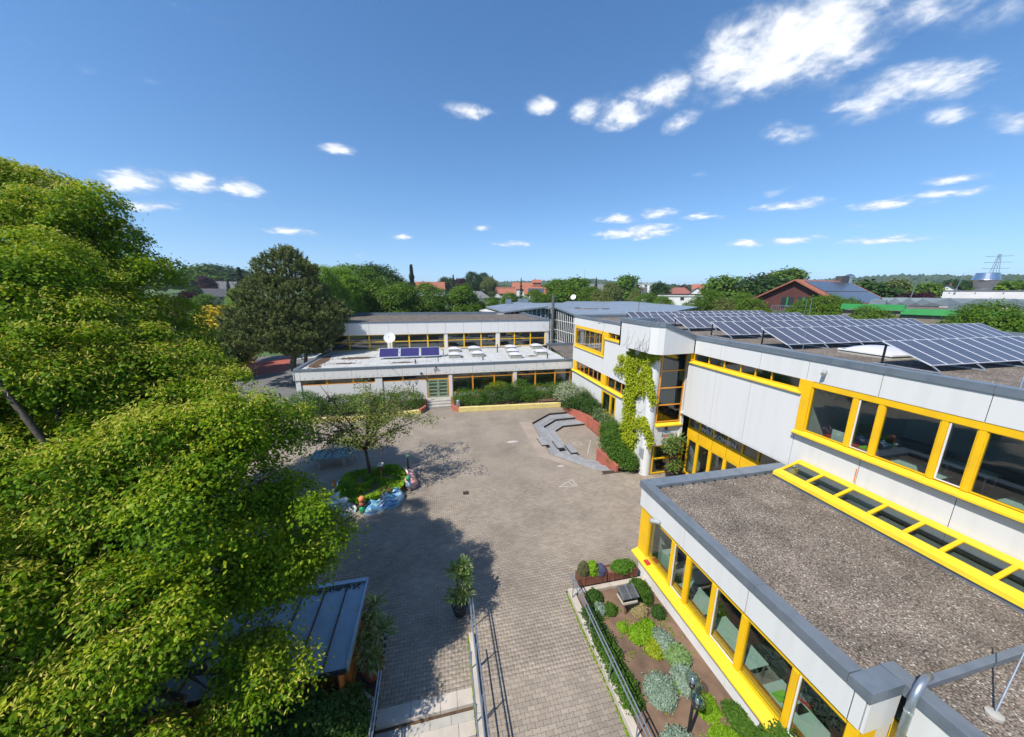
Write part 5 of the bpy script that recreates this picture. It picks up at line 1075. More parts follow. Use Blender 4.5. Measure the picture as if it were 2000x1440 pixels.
# ---- pots with yuccas
def yucca(label, loc, heads, pot, r, dry=0.2, pm='pot_terracotta', h=.45):
    x, y, z = loc; t = thing('yucca_pot', label, 'potted plant', loc, 'potted yuccas'); rg = np.random.default_rng(int(abs(x * 100 + y * 10)))
    MB().lathe(loc, [(r * .72, 0), (r * .95, h * .85), (r * 1.08, h * .86), (r * 1.08, h), (r * .95, h), (r * .93, h * .88)], 22).build('pot', pm, t, smooth=False)
    MB().lathe(loc, [(r * .93, h * .8), (r * .92, h * .87), (0.01, h * .9)], 16).build('soil_fill', 'soil', t)
    mb = MB(); C_, N_, L_, S_, A_ = [], [], [], [], []
    for hx, hy, hz, hr in heads:
        p = Vector((x + hx, y + hy, z + hz)); mb.tube([(x + hx * .15, y + hy * .15, z + h * .7), (x + hx * .6, y + hy * .6, z + (h + hz) * .45), p], [.04, .035, .028], 6)
        n = 90; d = unit(rg, n); d[:, 2] = np.abs(d[:, 2]) * .9 - .35; d /= np.linalg.norm(d, axis=1, keepdims=True); ln = hr * rg.uniform(.75, 1.1, n)
        for seg in range(2):
            dd = d.copy(); dd[:, 2] -= .25 * seg; cc = np.array(p) + d * (ln * .27)[:, None] + (dd * (ln * .5)[:, None] if seg else 0)
            C_.append(cc); L_.append(dd); N_.append(np.cross(np.cross(d, [0, 0, 1.0]), d) + rg.normal(0, .15, (n, 3))); S_.append(ln * .56); A_.append(np.where(rg.random(n) < dry, rg.uniform(.8, 1, n), rg.uniform(0, .6, n)))
    mb.build('stem', 'bark', t)
    leaf_object('leaf_rosette', np.concatenate(C_), np.concatenate(N_), np.concatenate(L_), np.concatenate(S_), .055, 'leaf_yucca', t, np.concatenate(A_), 3)
yucca('tall yucca in a pot at the upper end of the ramp handrail', (.38, 10.75, 0), [(-.1, .3, 1.75, .42), (.2, .35, 1.85, .4), (.2, .1, 1.5, .4), (-.18, -.12, 1.0, .4), (.2, -.15, 1.05, .42)], None, .3, .25, 'pot_black')
yucca('yucca with dry leaves in a big terracotta pot beside the shed', (-2.5, 9.2, 0), [(.05, .75, 1.9, .5), (-.1, .45, 1.7, .5), (.28, .35, 1.35, .55), (-.1, -.05, 1.0, .5), (-.25, .2, 1.25, .5), (.1, -.2, .8, .42)], None, .34, .6, 'pot_terracotta', .5)
yucca('bushy yucca in a black pot at the school entrance', (14.75, 17.72, 0), [(-.25, .0, 2.5, .62), (.3, .05, 2.65, .65), (.05, -.1, 2.2, .6), (-.4, -.1, 2.1, .5), (.1, -.2, 1.15, .55), (-.05, -.25, .85, .5)], None, .34, .1, 'pot_black', .42)

# ================================================================== ROOF OBJECTS
def solar_table(label, x0, n, y, group='rows of solar panels on the gravel roof'):
    t = thing('solar_row', label, 'solar panels', (x0, y, 9.2), group); pw = .83; lo = Vector((0, 0, .27)); run, rise = 1.56, .68
    if not PROTO:
        mb = MB(); nrm = Vector((0, -rise, run)).normalized() * .02; sx = Vector((1, 0, 0))
        def pt(u, v, k=0): return (u, v * run + nrm.y * k, v * rise + nrm.z * k)
        fb = .024; fr = MB()
        for (u0, u1, v0, v1) in ((0, pw - .012, 0, fb / 1.7), (0, pw - .012, 1 - fb / 1.7, 1), (0, fb, fb / 1.7, 1 - fb / 1.7), (pw - .012 - fb, pw - .012, fb / 1.7, 1 - fb / 1.7)):
            fr.hexa([pt(u0, v0, -1), pt(u1, v0, -1), pt(u1, v1, -1), pt(u0, v1, -1)], [pt(u0, v0, 1), pt(u1, v0, 1), pt(u1, v1, 1), pt(u0, v1, 1)])
        o = fr.build('panel_frame', 'panel_silver', None); PROTO['frame'] = o.data; bpy.data.objects.remove(o)
        ce = MB().hexa([pt(fb, fb / 1.7, -.6), pt(pw - .012 - fb, fb / 1.7, -.6), pt(pw - .012 - fb, 1 - fb / 1.7, -.6), pt(fb, 1 - fb / 1.7, -.6)], [pt(fb, fb / 1.7, .7), pt(pw - .012 - fb, fb / 1.7, .7), pt(pw - .012 - fb, 1 - fb / 1.7, .7), pt(fb, 1 - fb / 1.7, .7)]); o = ce.build('solar_panel', 'solar_cells', None); PROTO['cell'] = o.data; bpy.data.objects.remove(o)
    for k in range(n):
        a = bpy.data.objects.new('solar_panel', PROTO['cell']); _link(a, t); a.location = (k * pw, 0, .27); b = bpy.data.objects.new('panel_frame', PROTO['frame']); _link(b, a); WL[a] = WL[t]
    y_, z_ = y, 9.2
    for k in range(0, n + 1, 3):
        x = x0 + min(k, n) * pw + (.05 if k == 0 else -.1)
        MB().box(x, x + .05, y_ - .25, y_ + 1.7, z_ + .02, z_ + .07).build('base_rail', 'aluminium', t); MB().box(x, x + .05, y_ + 1.42, y_ + 1.48, z_ + .07, z_ + .27 + .6).build('rear_post', 'black_metal', t); MB().hexa([(x, y_ - .22, z_ + .07), (x + .05, y_ - .22, z_ + .07), (x + .05, y_ + .1, z_ + .29), (x, y_ + .1, z_ + .29)], [(x, y_ - .22, z_ + .1), (x + .05, y_ - .22, z_ + .1), (x + .05, y_ + .1, z_ + .33), (x, y_ + .1, z_ + .33)]).build('front_strut', 'aluminium', t)
    return t
PROTO = {}
def solar_material():
    m = bpy.data.materials.new('solar_cells'); m.use_nodes = True; nt = m.node_tree; N = nt.nodes.new; Lk = nt.links.new; b = nt.nodes['Principled BSDF']; b.inputs['Roughness'].default_value = .25; b.inputs['Specular IOR Level'].default_value = .45
    tc = N('ShaderNodeTexCoord'); sp = N('ShaderNodeSeparateXYZ'); Lk(tc.outputs['Object'], sp.inputs[0])
    w = N('ShaderNodeMath'); w.operation = 'FRACT'; mu = N('ShaderNodeMath'); mu.operation = 'MULTIPLY'; mu.inputs[1].default_value = 7.5; Lk(sp.outputs[1], mu.inputs[0]); Lk(mu.outputs[0], w.inputs[0])
    gt = N('ShaderNodeMath'); gt.operation = 'GREATER_THAN'; gt.inputs[1].default_value = .93; Lk(w.outputs[0], gt.inputs[0])
    mx = N('ShaderNodeMix'); mx.data_type = 'RGBA'; mx.inputs['A'].default_value = (.075, .077, .10, 1); mx.inputs['B'].default_value = (.17, .175, .2, 1); Lk(gt.outputs[0], mx.inputs['Factor'])
    oi = N('ShaderNodeObjectInfo'); mr = N('ShaderNodeMapRange'); mr.inputs[3].default_value = .9; mr.inputs[4].default_value = 1.1; Lk(oi.outputs['Random'], mr.inputs[0]); h = N('ShaderNodeHueSaturation'); Lk(mr.outputs[0], h.inputs['Value']); Lk(mx.outputs['Result'], h.inputs['Color']); Lk(h.outputs[0], b.inputs['Base Color']); MATS['solar_cells'] = m
solar_material()
for i, (y, x0, n) in enumerate(((4.3, 20.1, 8), (8.4, 17.4, 14), (13.55, 17.25, 21), (17.5, 17.6, 22), (21.75, 18.1, 21), (25.4, 18.4, 20), (29.4, 18.5, 20))):
    solar_table(('first solar row, cut off by the right picture edge', 'second solar row with free black post, nearest to the roof edge', 'third solar row from the front, beside the clear roof dome', 'fourth solar row from the front of the gravel roof', 'fifth solar row from the front of the gravel roof', 'sixth solar row from the front, second from the back', 'rearmost solar row on the gravel roof')[i], x0, n, y)
def roof_dome(label, x, y, z, s, grp, hgt=.42, base='dome_base', dh=.13):
    t = thing('roof_dome', label, 'skylight', (x, y, z), grp)
    MB().hexa([(x - s / 2, y - s / 2, z), (x + s / 2, y - s / 2, z), (x + s / 2, y + s / 2, z), (x - s / 2, y + s / 2, z)], [(x - s * .46, y - s * .46, z + hgt), (x + s * .46, y - s * .46, z + hgt), (x + s * .46, y + s * .46, z + hgt), (x - s * .46, y + s * .46, z + hgt)]).build('kerb', base, t)
    MB().box(x - s * .5, x + s * .5, y - s * .5, y + s * .5, z + hgt + .002, z + hgt + .07).build('rim', 'white_frame', t)
    n = 9; vs = []; fs = []
    for i in range(n):
        for j in range(n):
            u, v = i / (n - 1) * 2 - 1, j / (n - 1) * 2 - 1; vs.append((x + u * s * .47, y + v * s * .47, z + hgt + .07 + dh * s * max(0, (1 - u * u)) ** .6 * max(0, (1 - v * v)) ** .6))
    for i in range(n - 1):
        for j in range(n - 1): a = i * n + j; fs.append((a, a + n, a + n + 1, a + 1))
    MB().add(vs, fs).build('dome', 'dome_plastic', t, smooth=True); return t
DL = ['front dome of the pair nearest the solar collectors', 'rear dome of the pair nearest the solar collectors', 'front dome of the second pair from the left', 'rear dome of the second pair from the left', 'front dome of the row of three', 'middle dome of the row of three', 'rear dome of the row of three', 'front dome of the pair by the gravel strip', 'rear dome of the pair by the gravel strip']
for lab, (x, y) in zip(DL, ((1.95, 41.9), (2.1, 46.0), (4.85, 42.2), (4.8, 46.3), (9.3, 40.3), (9.6, 43.2), (10.0, 46.4), (13.1, 41.9), (13.9, 46.8))): roof_dome('square skylight, ' + lab, x, y, 4.1, 1.5, 'square dome skylights on the low roof')
roof_dome('big clear skylight dome between two solar rows', 20.3, 11.6, 9.2, 2.1, None, .12, dh=.12)
# solar heat collectors
t = thing('solar_collector', 'three tilted dark blue solar heat collectors on the low grey roof', 'solar collector', (-4, 43.5, 4.1))
for k in range(3):
    x = -7.0 + k * 2.42; a, b = (42.0, 43.0), (4.35, 5.3)
    p = MB().hexa([(x, a[0], b[0] - .06), (x + 2.3, a[0], b[0] - .06), (x + 2.3, a[1], b[1] - .06), (x, a[1], b[1] - .06)], [(x, a[0], b[0]), (x + 2.3, a[0], b[0]), (x + 2.3, a[1], b[1]), (x, a[1], b[1])]).build('casing', 'aluminium', t)
    MB().hexa([(x + .07, a[0] + .05, b[0] + .03), (x + 2.23, a[0] + .05, b[0] + .03), (x + 2.23, a[1] - .05, b[1] - .06), (x + .07, a[1] - .05, b[1] - .06)], [(x + .07, a[0] + .05, b[0] + .06), (x + 2.23, a[0] + .05, b[0] + .06), (x + 2.23, a[1] - .05, b[1] - .035), (x + .07, a[1] - .05, b[1] - .035)]).build('absorber', 'thermal_absorber', p)
    for q in (x + .2, x + 2.05): MB().box(q, q + .06, 42.95, 43.01, 4.1, 5.2).build('post', 'galvanised', t)
MB().tube([(.3, 42.6, 5.0), (.55, 42.6, 5.0), (.6, 42.5, 4.2), (1.4, 44.0, 4.18), (2.0, 47.8, 4.18), (12, 48.2, 4.18)], .07, 6).build('pipe', 'galvanised', t)
# satellite dishes
def dish(label, x, y, z, r, tilt, az, mast):
    t = thing('satellite_dish', label, 'satellite dish', (x, y, z - mast)); n = 20; vs = [(0, 0, 0)]; fs = []
    for j in range(1, 5):
        q = r * j / 4
        for k in range(n): vs.append((q * math.cos(2 * math.pi * k / n), q * math.sin(2 * math.pi * k / n), .16 * r * (j / 4) ** 2))
    fs += [(0, 1 + k, 1 + (k + 1) % n) for k in range(n)] + [(1 + j * n + k, 1 + (j + 1) * n + k, 1 + (j + 1) * n + (k + 1) % n, 1 + j * n + (k + 1) % n) for j in range(3) for k in range(n)]
    rot = Matrix.Rotation(az, 3, 'Z') @ Matrix.Rotation(tilt, 3, 'X'); c = Vector((x, y, z)); W_ = lambda p: c + rot @ Vector(p)
    mb = MB(); mb.add([W_(p) for p in vs], fs); mb.build('reflector', 'white_frame', t, smooth=True)
    MB().tube([W_((0, -r * .9, .12 * r)), W_((0, -r * .5, r * .8)), W_((0, -r * .2, r * 1.0))], .02, 5).build('feed_arm', 'galvanised', t); MB().tube([W_((0, -r * .2, r * .95)), W_((0, -.05 * r, r * .75))], .05, 8).build('feed_head', 'black_plastic', t)
    MB().tube([(x, y + .12, z - mast), (x, y + .12, z)], .04, 8).build('mast', 'galvanised', t)
dish('white satellite dish in front of the hall windows', -6.15, 46.2, 6.15, .72, R(62), R(0), 2.05); dish('small white satellite dish on the glass hall roof', 27.3, 66, 11.1, .55, R(65), R(-40), 1.4)
# pipes on the low roof
for lab, x, y, h in (('short black vent pipe right of the first dome pair', 5.15, 39.4, .4), ('tall black vent pipe between the dome rows', 7.75, 44.3, 1.1), ('black vent pipe near the gravel strip at the roof front', 13.0, 38.8, .55), ('thin black vent pipe beside the dirt stain', -2.6, 38.9, .45)):
    t = thing('vent_pipe', lab, 'vent pipe', (x, y, 4.1), 'vent pipes on the low roof'); MB().lathe((x, y, 4.1), [(.1, 0), (.075, .03), (.065, .05), (.065, h - .08), (.09, h - .07), (.09, h)], 12).build('pipe', 'black_plastic', t)
# dirt and leaf litter on the low roof
def litter(label, polys, z, n_leaf, seed):
    t = thing('leaf_litter', label, 'leaf litter', (polys[0][0][0], polys[0][0][1], z)); rg = np.random.default_rng(seed)
    for pl in polys:
        cx = sum(p[0] for p in pl) / len(pl); cy = sum(p[1] for p in pl) / len(pl); sx = max(abs(p[0] - cx) for p in pl); sy = max(abs(p[1] - cy) for p in pl)
        n = 26; pts = [(cx + sx * math.cos(2 * math.pi * k / n) * rg.uniform(.6, 1.05), cy + sy * math.sin(2 * math.pi * k / n) * rg.uniform(.6, 1.05), z + .008) for k in range(n)]; MB().add(pts, [tuple(range(n))]).build('patch', 'leaf_litter', t)
    mb = MB()
    for _ in range(n_leaf):
        pl = polys[rg.integers(len(polys))]; cx = sum(p[0] for p in pl) / len(pl); cy = sum(p[1] for p in pl) / len(pl); sx = max(abs(p[0] - cx) for p in pl); sy = max(abs(p[1] - cy) for p in pl)
        x = cx + rg.normal(0, sx * .8); y = cy + rg.normal(0, sy * .8); s = rg.uniform(.03, .09)
        if x < -14.1 or y < 37.6 or y > 48.9: continue
        mb.quad((x - s, y, z + .012), (x, y - s, z + .02), (x + s, y, z + .012), (x, y + s, z + .03))
    q = mb.build('scattered_leaves', 'leaf_litter', t); q['kind'] = 'stuff'
litter('brown leaf litter and damp dirt on the left end of the low roof', [[(-14.1, 38.5), (-12.6, 46)], [(-12.4, 42.6), (-7.5, 44.4)], [(-11.5, 40.0), (-9.2, 40.8)], [(-13.4, 38.4), (-12.4, 40)]], 4.104, 420, 4)
litter('dark dirt stain on the low roof below the collectors', [[(-5.4, 39.3), (-2.6, 40.2)]], 4.104, 60, 5); litter('small dirt stain on the low roof near the row of three domes', [[(10.9, 40.4), (12.4, 41.2)]], 4.104, 50, 6)
# wall lamps, camera, spot lights
def arm_lamp(label, base, tip, head=.05):
    t = thing('wall_lamp', label, 'wall lamp', base, 'arm lamps on the fascias'); MB().tube([base, tip], .022, 6).build('arm', 'galvanised', t); d = (Vector(tip) - Vector(base)).normalized(); MB().tube([tip, Vector(tip) + d * .14], head, 10).build('lamp_head', 'galvanised', t)
arm_lamp('thin arm lamp on the rear fascia above the small tree', (-4.8, 37.25, 3.92), (-4.8, 36.75, 3.98)); arm_lamp('thin arm lamp on the rear fascia at its right end', (11.9, 37.25, 3.85), (11.9, 36.75, 3.92)); arm_lamp('thin arm lamp on the upper fascia above the blinds window', (15.3, 29.05, 9.22), (14.75, 29.05, 9.24)); arm_lamp('tiny arm lamp on the hall fascia near its right end', (15.6, 49, 7.2), (15.6, 48.55, 7.25))
def spot(label, c, d, r, l):
    t = thing('spot_light', label, 'spot light', c); p = Vector(c); d = Vector(d).normalized(); MB().tube([p, p + d * l], r, 14).build('housing', 'logo_grey', t); MB().tube([p - d * .06, p], r * .4, 8).build('bracket', 'galvanised', t)
spot('grey cylinder spotlight on the upper fascia above the clerestory', (15.2, 10.25, 8.95), (-.85, -.35, -.35), .075, .26); spot('grey cylinder spotlight above the first window of the wing', (7.9, 9.75, 3.52), (-.5, .25, .02), .085, .34)
t = thing('security_camera', 'black dome camera on the rear fascia left of the emblem', 'camera', (-1.95, 37.2, 3.3)); MB().lathe((-1.95, 37.08, 3.2), [(.03, 0), (.1, .04), (.12, .14), (.1, .18)], 14).build('dome', 'black_plastic', t, smooth=True); MB().box(-2.0, -1.9, 37.08, 37.25, 3.38, 3.43).build('bracket', 'black_plastic', t)
# lightning rods and cables
def rod(label, x, y, z, h, lean=(0, 0), r=.012, mat='galvanised'):
    t = thing('lightning_rod', label, 'lightning rod', (x, y, z), 'lightning rods'); MB().tube([(x, y, z), (x + lean[0], y + lean[1], z + h)], [r, r * .6], 6).build('rod', mat, t); MB().lathe((x, y, z), [(.12, 0), (.12, .06), (.03, .08)], 10).build('foot', 'concrete', t)
rod('thin lightning rod in front of the third solar row', 16.2, 12.0, 9.2, 2.6, (.1, .1)); rod('lightning rod behind the clear dome among the solar rows', 22, 16.6, 9.2, 2.5); rod('leaning lightning rod with cable at the right picture edge', 15.75, 5.8, 9.2, 1.6, (.25, .1), .02); rod('leaning rod on the near gravel roof, bottom right corner', 9.9, 2.7, 4.27, 1.6, (.9, .2), .016); rod('lightning rod near the stair tower on the roof', 17.0, 20.5, 9.2, 2.2); rod('rusty antenna mast behind the stair tower', 21.5, 33.5, 9.2, 4.2, (0, 0), .03, 'rust')
t = thing('roof_cable', 'black cable lying along the gravel near the roof edge', 'cable', (17, 8, 9.2)); MB().tube([(17.6, 9.8, 9.24), (17.0, 9.4, 9.22), (16.6, 8.6, 9.22), (16.0, 7.6, 9.22), (15.8, 6.4, 9.22), (15.75, 5.0, 9.22), (15.8, 2.0, 9.22)], .03, 6).build('cable', 'black_plastic', t)
t = thing('downpipe', 'bent galvanised rain pipe over the corner of the wing roof', 'downpipe', (8.5, 3.2, 0)); MB().tube([(9.25, 3.3, 4.62), (9.0, 3.25, 4.66), (8.78, 3.2, 4.6), (8.66, 3.18, 4.4), (8.64, 3.17, 4.0), (8.64, 3.17, .0)], .062, 14).build('pipe', 'galvanised', t, smooth=True)
for z in (4.05, 2.0): MB().lathe((8.64, 3.17, z), [(.07, 0), (.07, .05)], 14).build('clamp', 'aluminium', t)
# ---- furniture inside the wing, seen through the glass
def desk(label, x0, x1, y0, y1, z=1.12):
    t = thing('desk', label, 'desk', ((x0 + x1) / 2, (y0 + y1) / 2, .35), 'class room desks in the wing'); MB().box(x0, x1, y0, y1, z - .03, z).build('desk_top', 'desk_top', t, bevel=.006)
    for x in (x0 + .05, x1 - .09):
        for y in (y0 + .05, y1 - .09): MB().box(x, x + .04, y, y + .04, .35, z - .03).build('leg', 'aluminium', t)
desk('pale green desk behind the last window of the wing', 8.6, 9.3, 3.9, 5.7); desk('pale green desk behind the middle window of the wing', 8.6, 9.3, 6.1, 7.7); desk('pale green desk behind the third window of the wing', 8.6, 9.3, 7.9, 9.2)
t = thing('cabinet', 'pale cabinet behind the first window of the wing', 'cabinet', (9.1, 10, .35)); MB().box(8.7, 10.2, 9.5, 10.4, .35, 1.6).build('body', 'desk_top', t); MB().box(8.8, 9.3, 9.7, 10.1, 1.601, 1.62).build('tablet', 'black_plastic', t)
t = thing('bucket', 'grey bucket on a red stool behind the wing window', 'bucket', (9.45, 5.2, .35)); MB().lathe((9.45, 5.2, 1.16), [(.16, 0), (.23, .28), (.24, .3)], 16).build('pail', 'logo_grey', t); MB().lathe((9.45, 5.2, .35), [(.2, 0), (.2, .78), (.24, .8)], 14).build('stool', 'red_plastic', t)
for lab, x, y, mt, s in (('lime green box on the desk behind the wing window', 8.85, 5.35, 'green_plastic', .2), ('dark tray on the desk behind the wing window', 9.05, 5.0, 'black_plastic', .17), ('black headset on the desk behind the middle wing window', 8.85, 6.7, 'black_plastic', .1), ('small black gadget at the end of the wing desk', 8.8, 4.2, 'black_plastic', .06)):
    t = thing('desk_item', lab, 'box', (x, y, 1.12)); MB().box(x - s, x + s, y - s * .6, y + s * .6, 1.121, 1.16).build('body', mt, t, bevel=.01)
t = thing('chair', 'pale plastic chair behind the first upper class room window', 'chair', (15.95, 9.7, 5.2)); MB().box(15.8, 16.2, 9.5, 9.9, 5.62, 5.66).build('seat', 'desk_top', t, bevel=.01); MB().box(15.76, 15.8, 9.48, 9.92, 5.95, 6.55).build('backrest', 'desk_top', t, bevel=.015)
for x in (15.82, 16.14):
    for y in (9.52, 9.84): MB().box(x, x + .03, y, y + .03, 5.2, 6.0 if x < 16 else 5.62).build('leg', 'aluminium', t)
t = thing('table', 'red topped table behind the first upper class room window', 'table', (16.8, 9.9, 5.2)); MB().box(16.4, 17.6, 9.2, 10.6, 5.9, 5.94).build('table_top', 'red_plastic', t)
for x in (16.45, 17.5):
    for y in (9.25, 10.5): MB().box(x, x + .05, y, y + .05, 5.2, 5.9).build('leg', 'aluminium', t)
t = thing('folder_stack', 'stack of orange, blue and red folders on the upper window sill', 'folders', (15.7, 8.6, 6.1))
for k, mt in enumerate(('red_plastic', 'blue_plastic', 'logo_orange', 'green_plastic')): MB().box(15.55, 15.95, 8.42 + k * .02, 8.92 - k * .03, 6.12 + k * .05, 6.165 + k * .05).build('folder', mt, t)



def class_table(label, x, y):
    t = thing('class_table', label, 'table', (x, y, 5.2), 'class room tables upstairs'); MB().box(x - .35, x + .35, y - .65, y + .65, 5.9, 5.93).build('table_top', 'desk_top', t, bevel=.006)
    for dx in (-.3, .26):
        for dy in (-.6, .56): MB().box(x + dx, x + dx + .04, y + dy, y + dy + .04, 5.2, 5.9).build('leg', 'aluminium', t)
    MB().box(x + .5, x + .9, y - .2, y + .2, 5.62, 5.65).build('stool_seat', 'blue_plastic', t)
for lab, x, y in (('class table right behind the third upper window', 16.6, 7.6), ('class table deeper behind the third upper window', 18.4, 7.3), ('class table behind the fifth upper window', 16.7, 5.1), ('class table deeper behind the fifth upper window', 18.5, 4.8), ('class table behind the last upper window at the picture edge', 16.7, 2.9)): class_table(lab, x, y)
t = thing('pinboard', 'white board on the rear wall of the upper class room', 'white board', (21.9, 7, 6.2)); MB().box(21.9, 21.96, 4.5, 9.5, 6.3, 7.7).build('board', 'white_frame', t); MB().box(21.86, 21.898, 6, 7.2, 6.5, 7.4).build('poster', 'blue_plastic', t)
def fallen():
    rg = np.random.default_rng(140); n = 900; x = np.concatenate([rg.uniform(-8, 13, n), rg.uniform(-2.2, .5, 160), rg.normal(-2.6, .5, 200)]); y = np.concatenate([rg.uniform(8.5, 33, n), rg.uniform(8.2, 12, 160), rg.uniform(10, 16, 200)]); c = np.stack([x, y, np.full(len(x), .012) + rg.random(len(x)) * .01], 1)
    ok = ~((c[:, 0] > 7.7) & (c[:, 1] < 11.3)) & ~((c[:, 0] > 4.6) & (c[:, 1] < 11)) & ~((c[:, 0] > 7.6) & (c[:, 1] > 19)) & ~((np.abs(c[:, 0] + 4.35) < 2.6) & (np.abs(c[:, 1] - 20.3) < 2.7)); c = c[ok]
    o = leaf_object('fallen_leaves', c, np.array([0, 0, 1.]) + rg.normal(0, .2, c.shape), rg.normal(size=c.shape), .07 * rg.uniform(.6, 1.3, len(c)), .045, 'leaf_dry_grass', None, None, 9); tag(o, 'small fallen leaves and bracts strewn over the courtyard paving', 'leaves', kind='stuff')
fallen()


# ================================================================== TREES AND PLANTS
def make_tree(name, label, base, trunk_top, r0, lobes, ncl, per, crad, L, W, mat, seed, bark='bark', gap=0.35, group=None, ntw=5, inner=.1, upb=.8, droop=.5, flat=.55, depth=.10, low=-1.0, cat='tree', tw_r=.02, nor_mix=None):
    rg = np.random.default_rng(seed); t = thing(name, label, cat, base, group)
    branch_mesh(base, trunk_top, r0, lobes, rg, ntw, tw_r=tw_r).build('trunk', bark, t, smooth=True)
    cl, nr = clumps(lobes, ncl, rg, gap, depth, inner, low=low)
    cen, nor, lon = leaves_on(cl, nr, per, crad, rg, flat, upb, .6, .45, droop)
    at = np.clip(np.repeat(rg.random(ncl), per) * .55 + rg.random(ncl * per) * .45, 0, 1)
    leaf_object('crown', cen, nor, lon, L * rg.uniform(.75, 1.25, len(cen)), W * rg.uniform(.75, 1.25, len(cen)), mat, t, at, seed)
    return t, cl, nr
# ---- big lindens on the left
def sub_lobes(lobes, rg, k=8, f=(.36, .52)):
    out = []
    for lo in lobes:
        for _ in range(k):
            d = unit(rg, 1)[0]; d[2] = d[2] * .8 + .12; q = rg.uniform(*f); out.append((lo[0] + d[0] * lo[3] * .72, lo[1] + d[1] * lo[4] * .72, lo[2] + d[2] * lo[5] * .72, lo[3] * q * 1.1, lo[4] * q * 1.1, lo[5] * q * .75))
    return out
def sprays(cl, nr, per, rad, thick, rg, upb=.9, jit=.35, droop=.35):
    """flat drooping leaf sprays lying over each other like shingles"""
    n = len(cl); ax = nr * .55 + np.array([0, 0, upb]) + rg.normal(0, .18, nr.shape); ax /= np.linalg.norm(ax, axis=1, keepdims=True)
    t1 = np.cross(ax, unit(rg, n)); t1 /= np.linalg.norm(t1, axis=1, keepdims=True); t2 = np.cross(ax, t1); R_ = np.repeat(rad * rg.uniform(.6, 1.25, n), per); A, B, N_ = (np.repeat(v, per, 0) for v in (t1, t2, ax))
    u = rg.normal(0, .55, n * per); v = rg.normal(0, .55, n * per); cen = np.repeat(cl, per, 0) + A * (u * R_)[:, None] + B * (v * R_)[:, None] + N_ * rg.normal(0, thick, n * per)[:, None]
    cen[:, 2] -= (u * u + v * v) * R_ * droop; out = A * u[:, None] + B * v[:, None]
    return cen, N_ + out * .45 + rg.normal(0, jit, cen.shape), out + rg.normal(0, .5, cen.shape) - np.array([0, 0, .5])
def linden(label, base, top, r0, lobes, ncl, seed, per=34, L=.12, rad=.42):
    rg = np.random.default_rng(seed); t = thing('linden_tree', label, 'tree', base, 'big lindens'); branch_mesh(base, top, r0, lobes, rg, 8, tw_r=.012).build('trunk', 'bark', t, smooth=True)
    lobes = [(a, b, c, d * .93, e * .93, f * .93) for a, b, c, d, e, f in lobes]; sub = sub_lobes(lobes, rg, 10, (.24, .54)); sub = [(a, b, c, d, e, f * 1.25) for a, b, c, d, e, f in sub]
    for _ in range(int(len(lobes) * 9)):                                 # single shoots standing out of the crown
        lo = lobes[rg.integers(len(lobes))]; d = unit(rg, 1)[0]; d[2] = abs(d[2]) * .8 - .1; q = rg.uniform(.95, 1.16); s_ = rg.uniform(.16, .34); sub.append((lo[0] + d[0] * lo[3] * q, lo[1] + d[1] * lo[4] * q, lo[2] + d[2] * lo[5] * q, s_ * 1.3, s_ * 1.3, s_))
    core = [(a, b, c, d * .62, e * .62, f * .62) for a, b, c, d, e, f in lobes]; cl, nr = clumps(sub, ncl, rg, .46, .14, .03, .6, low=-.35); ci, ni = clumps(core, int(ncl * .2), rg, 0, .15, .1, .7, low=-.5); cl = np.concatenate([cl, ci]); nr = np.concatenate([nr, ni]); ncl = len(cl); cen, nor, lon = sprays(cl, nr, per, rad, .09, rg, .6, .5, .25)
    at = np.clip(np.repeat(rg.random(ncl) * .35 + np.clip(nr[:, 2], 0, 1) * .4, per) + (rg.random(ncl * per) - .25) * .45, 0, 1); leaf_object('crown', cen, nor, lon, L * rg.uniform(.6, 1.35, len(cen)), L * .7 * rg.uniform(.8, 1.2, len(cen)), 'leaf_linden', t, at, seed)  # clumps facing up get yellower leaves: sunlit highlights put into the colour
    f = np.sin(cl[:, 0] * .9 + 2) + np.sin(cl[:, 1] * .8 + cl[:, 2] * .7) + rg.normal(0, .5, ncl); sel = np.where((f > -.4) & (nr[:, 2] > -.1))[0]
    cen, nor, lon = sprays(cl[sel] + nr[sel] * .06 + np.array([0, 0, .07]), nr[sel], 16, rad, .06, rg, .8, .5, .2); lon -= np.array([0, 0, .6]); leaf_object('flower_bracts', cen, nor, lon, L * 1.15 * rg.uniform(.7, 1.2, len(cen)), L * .34, 'bract_linden', t, None, seed)
    return t
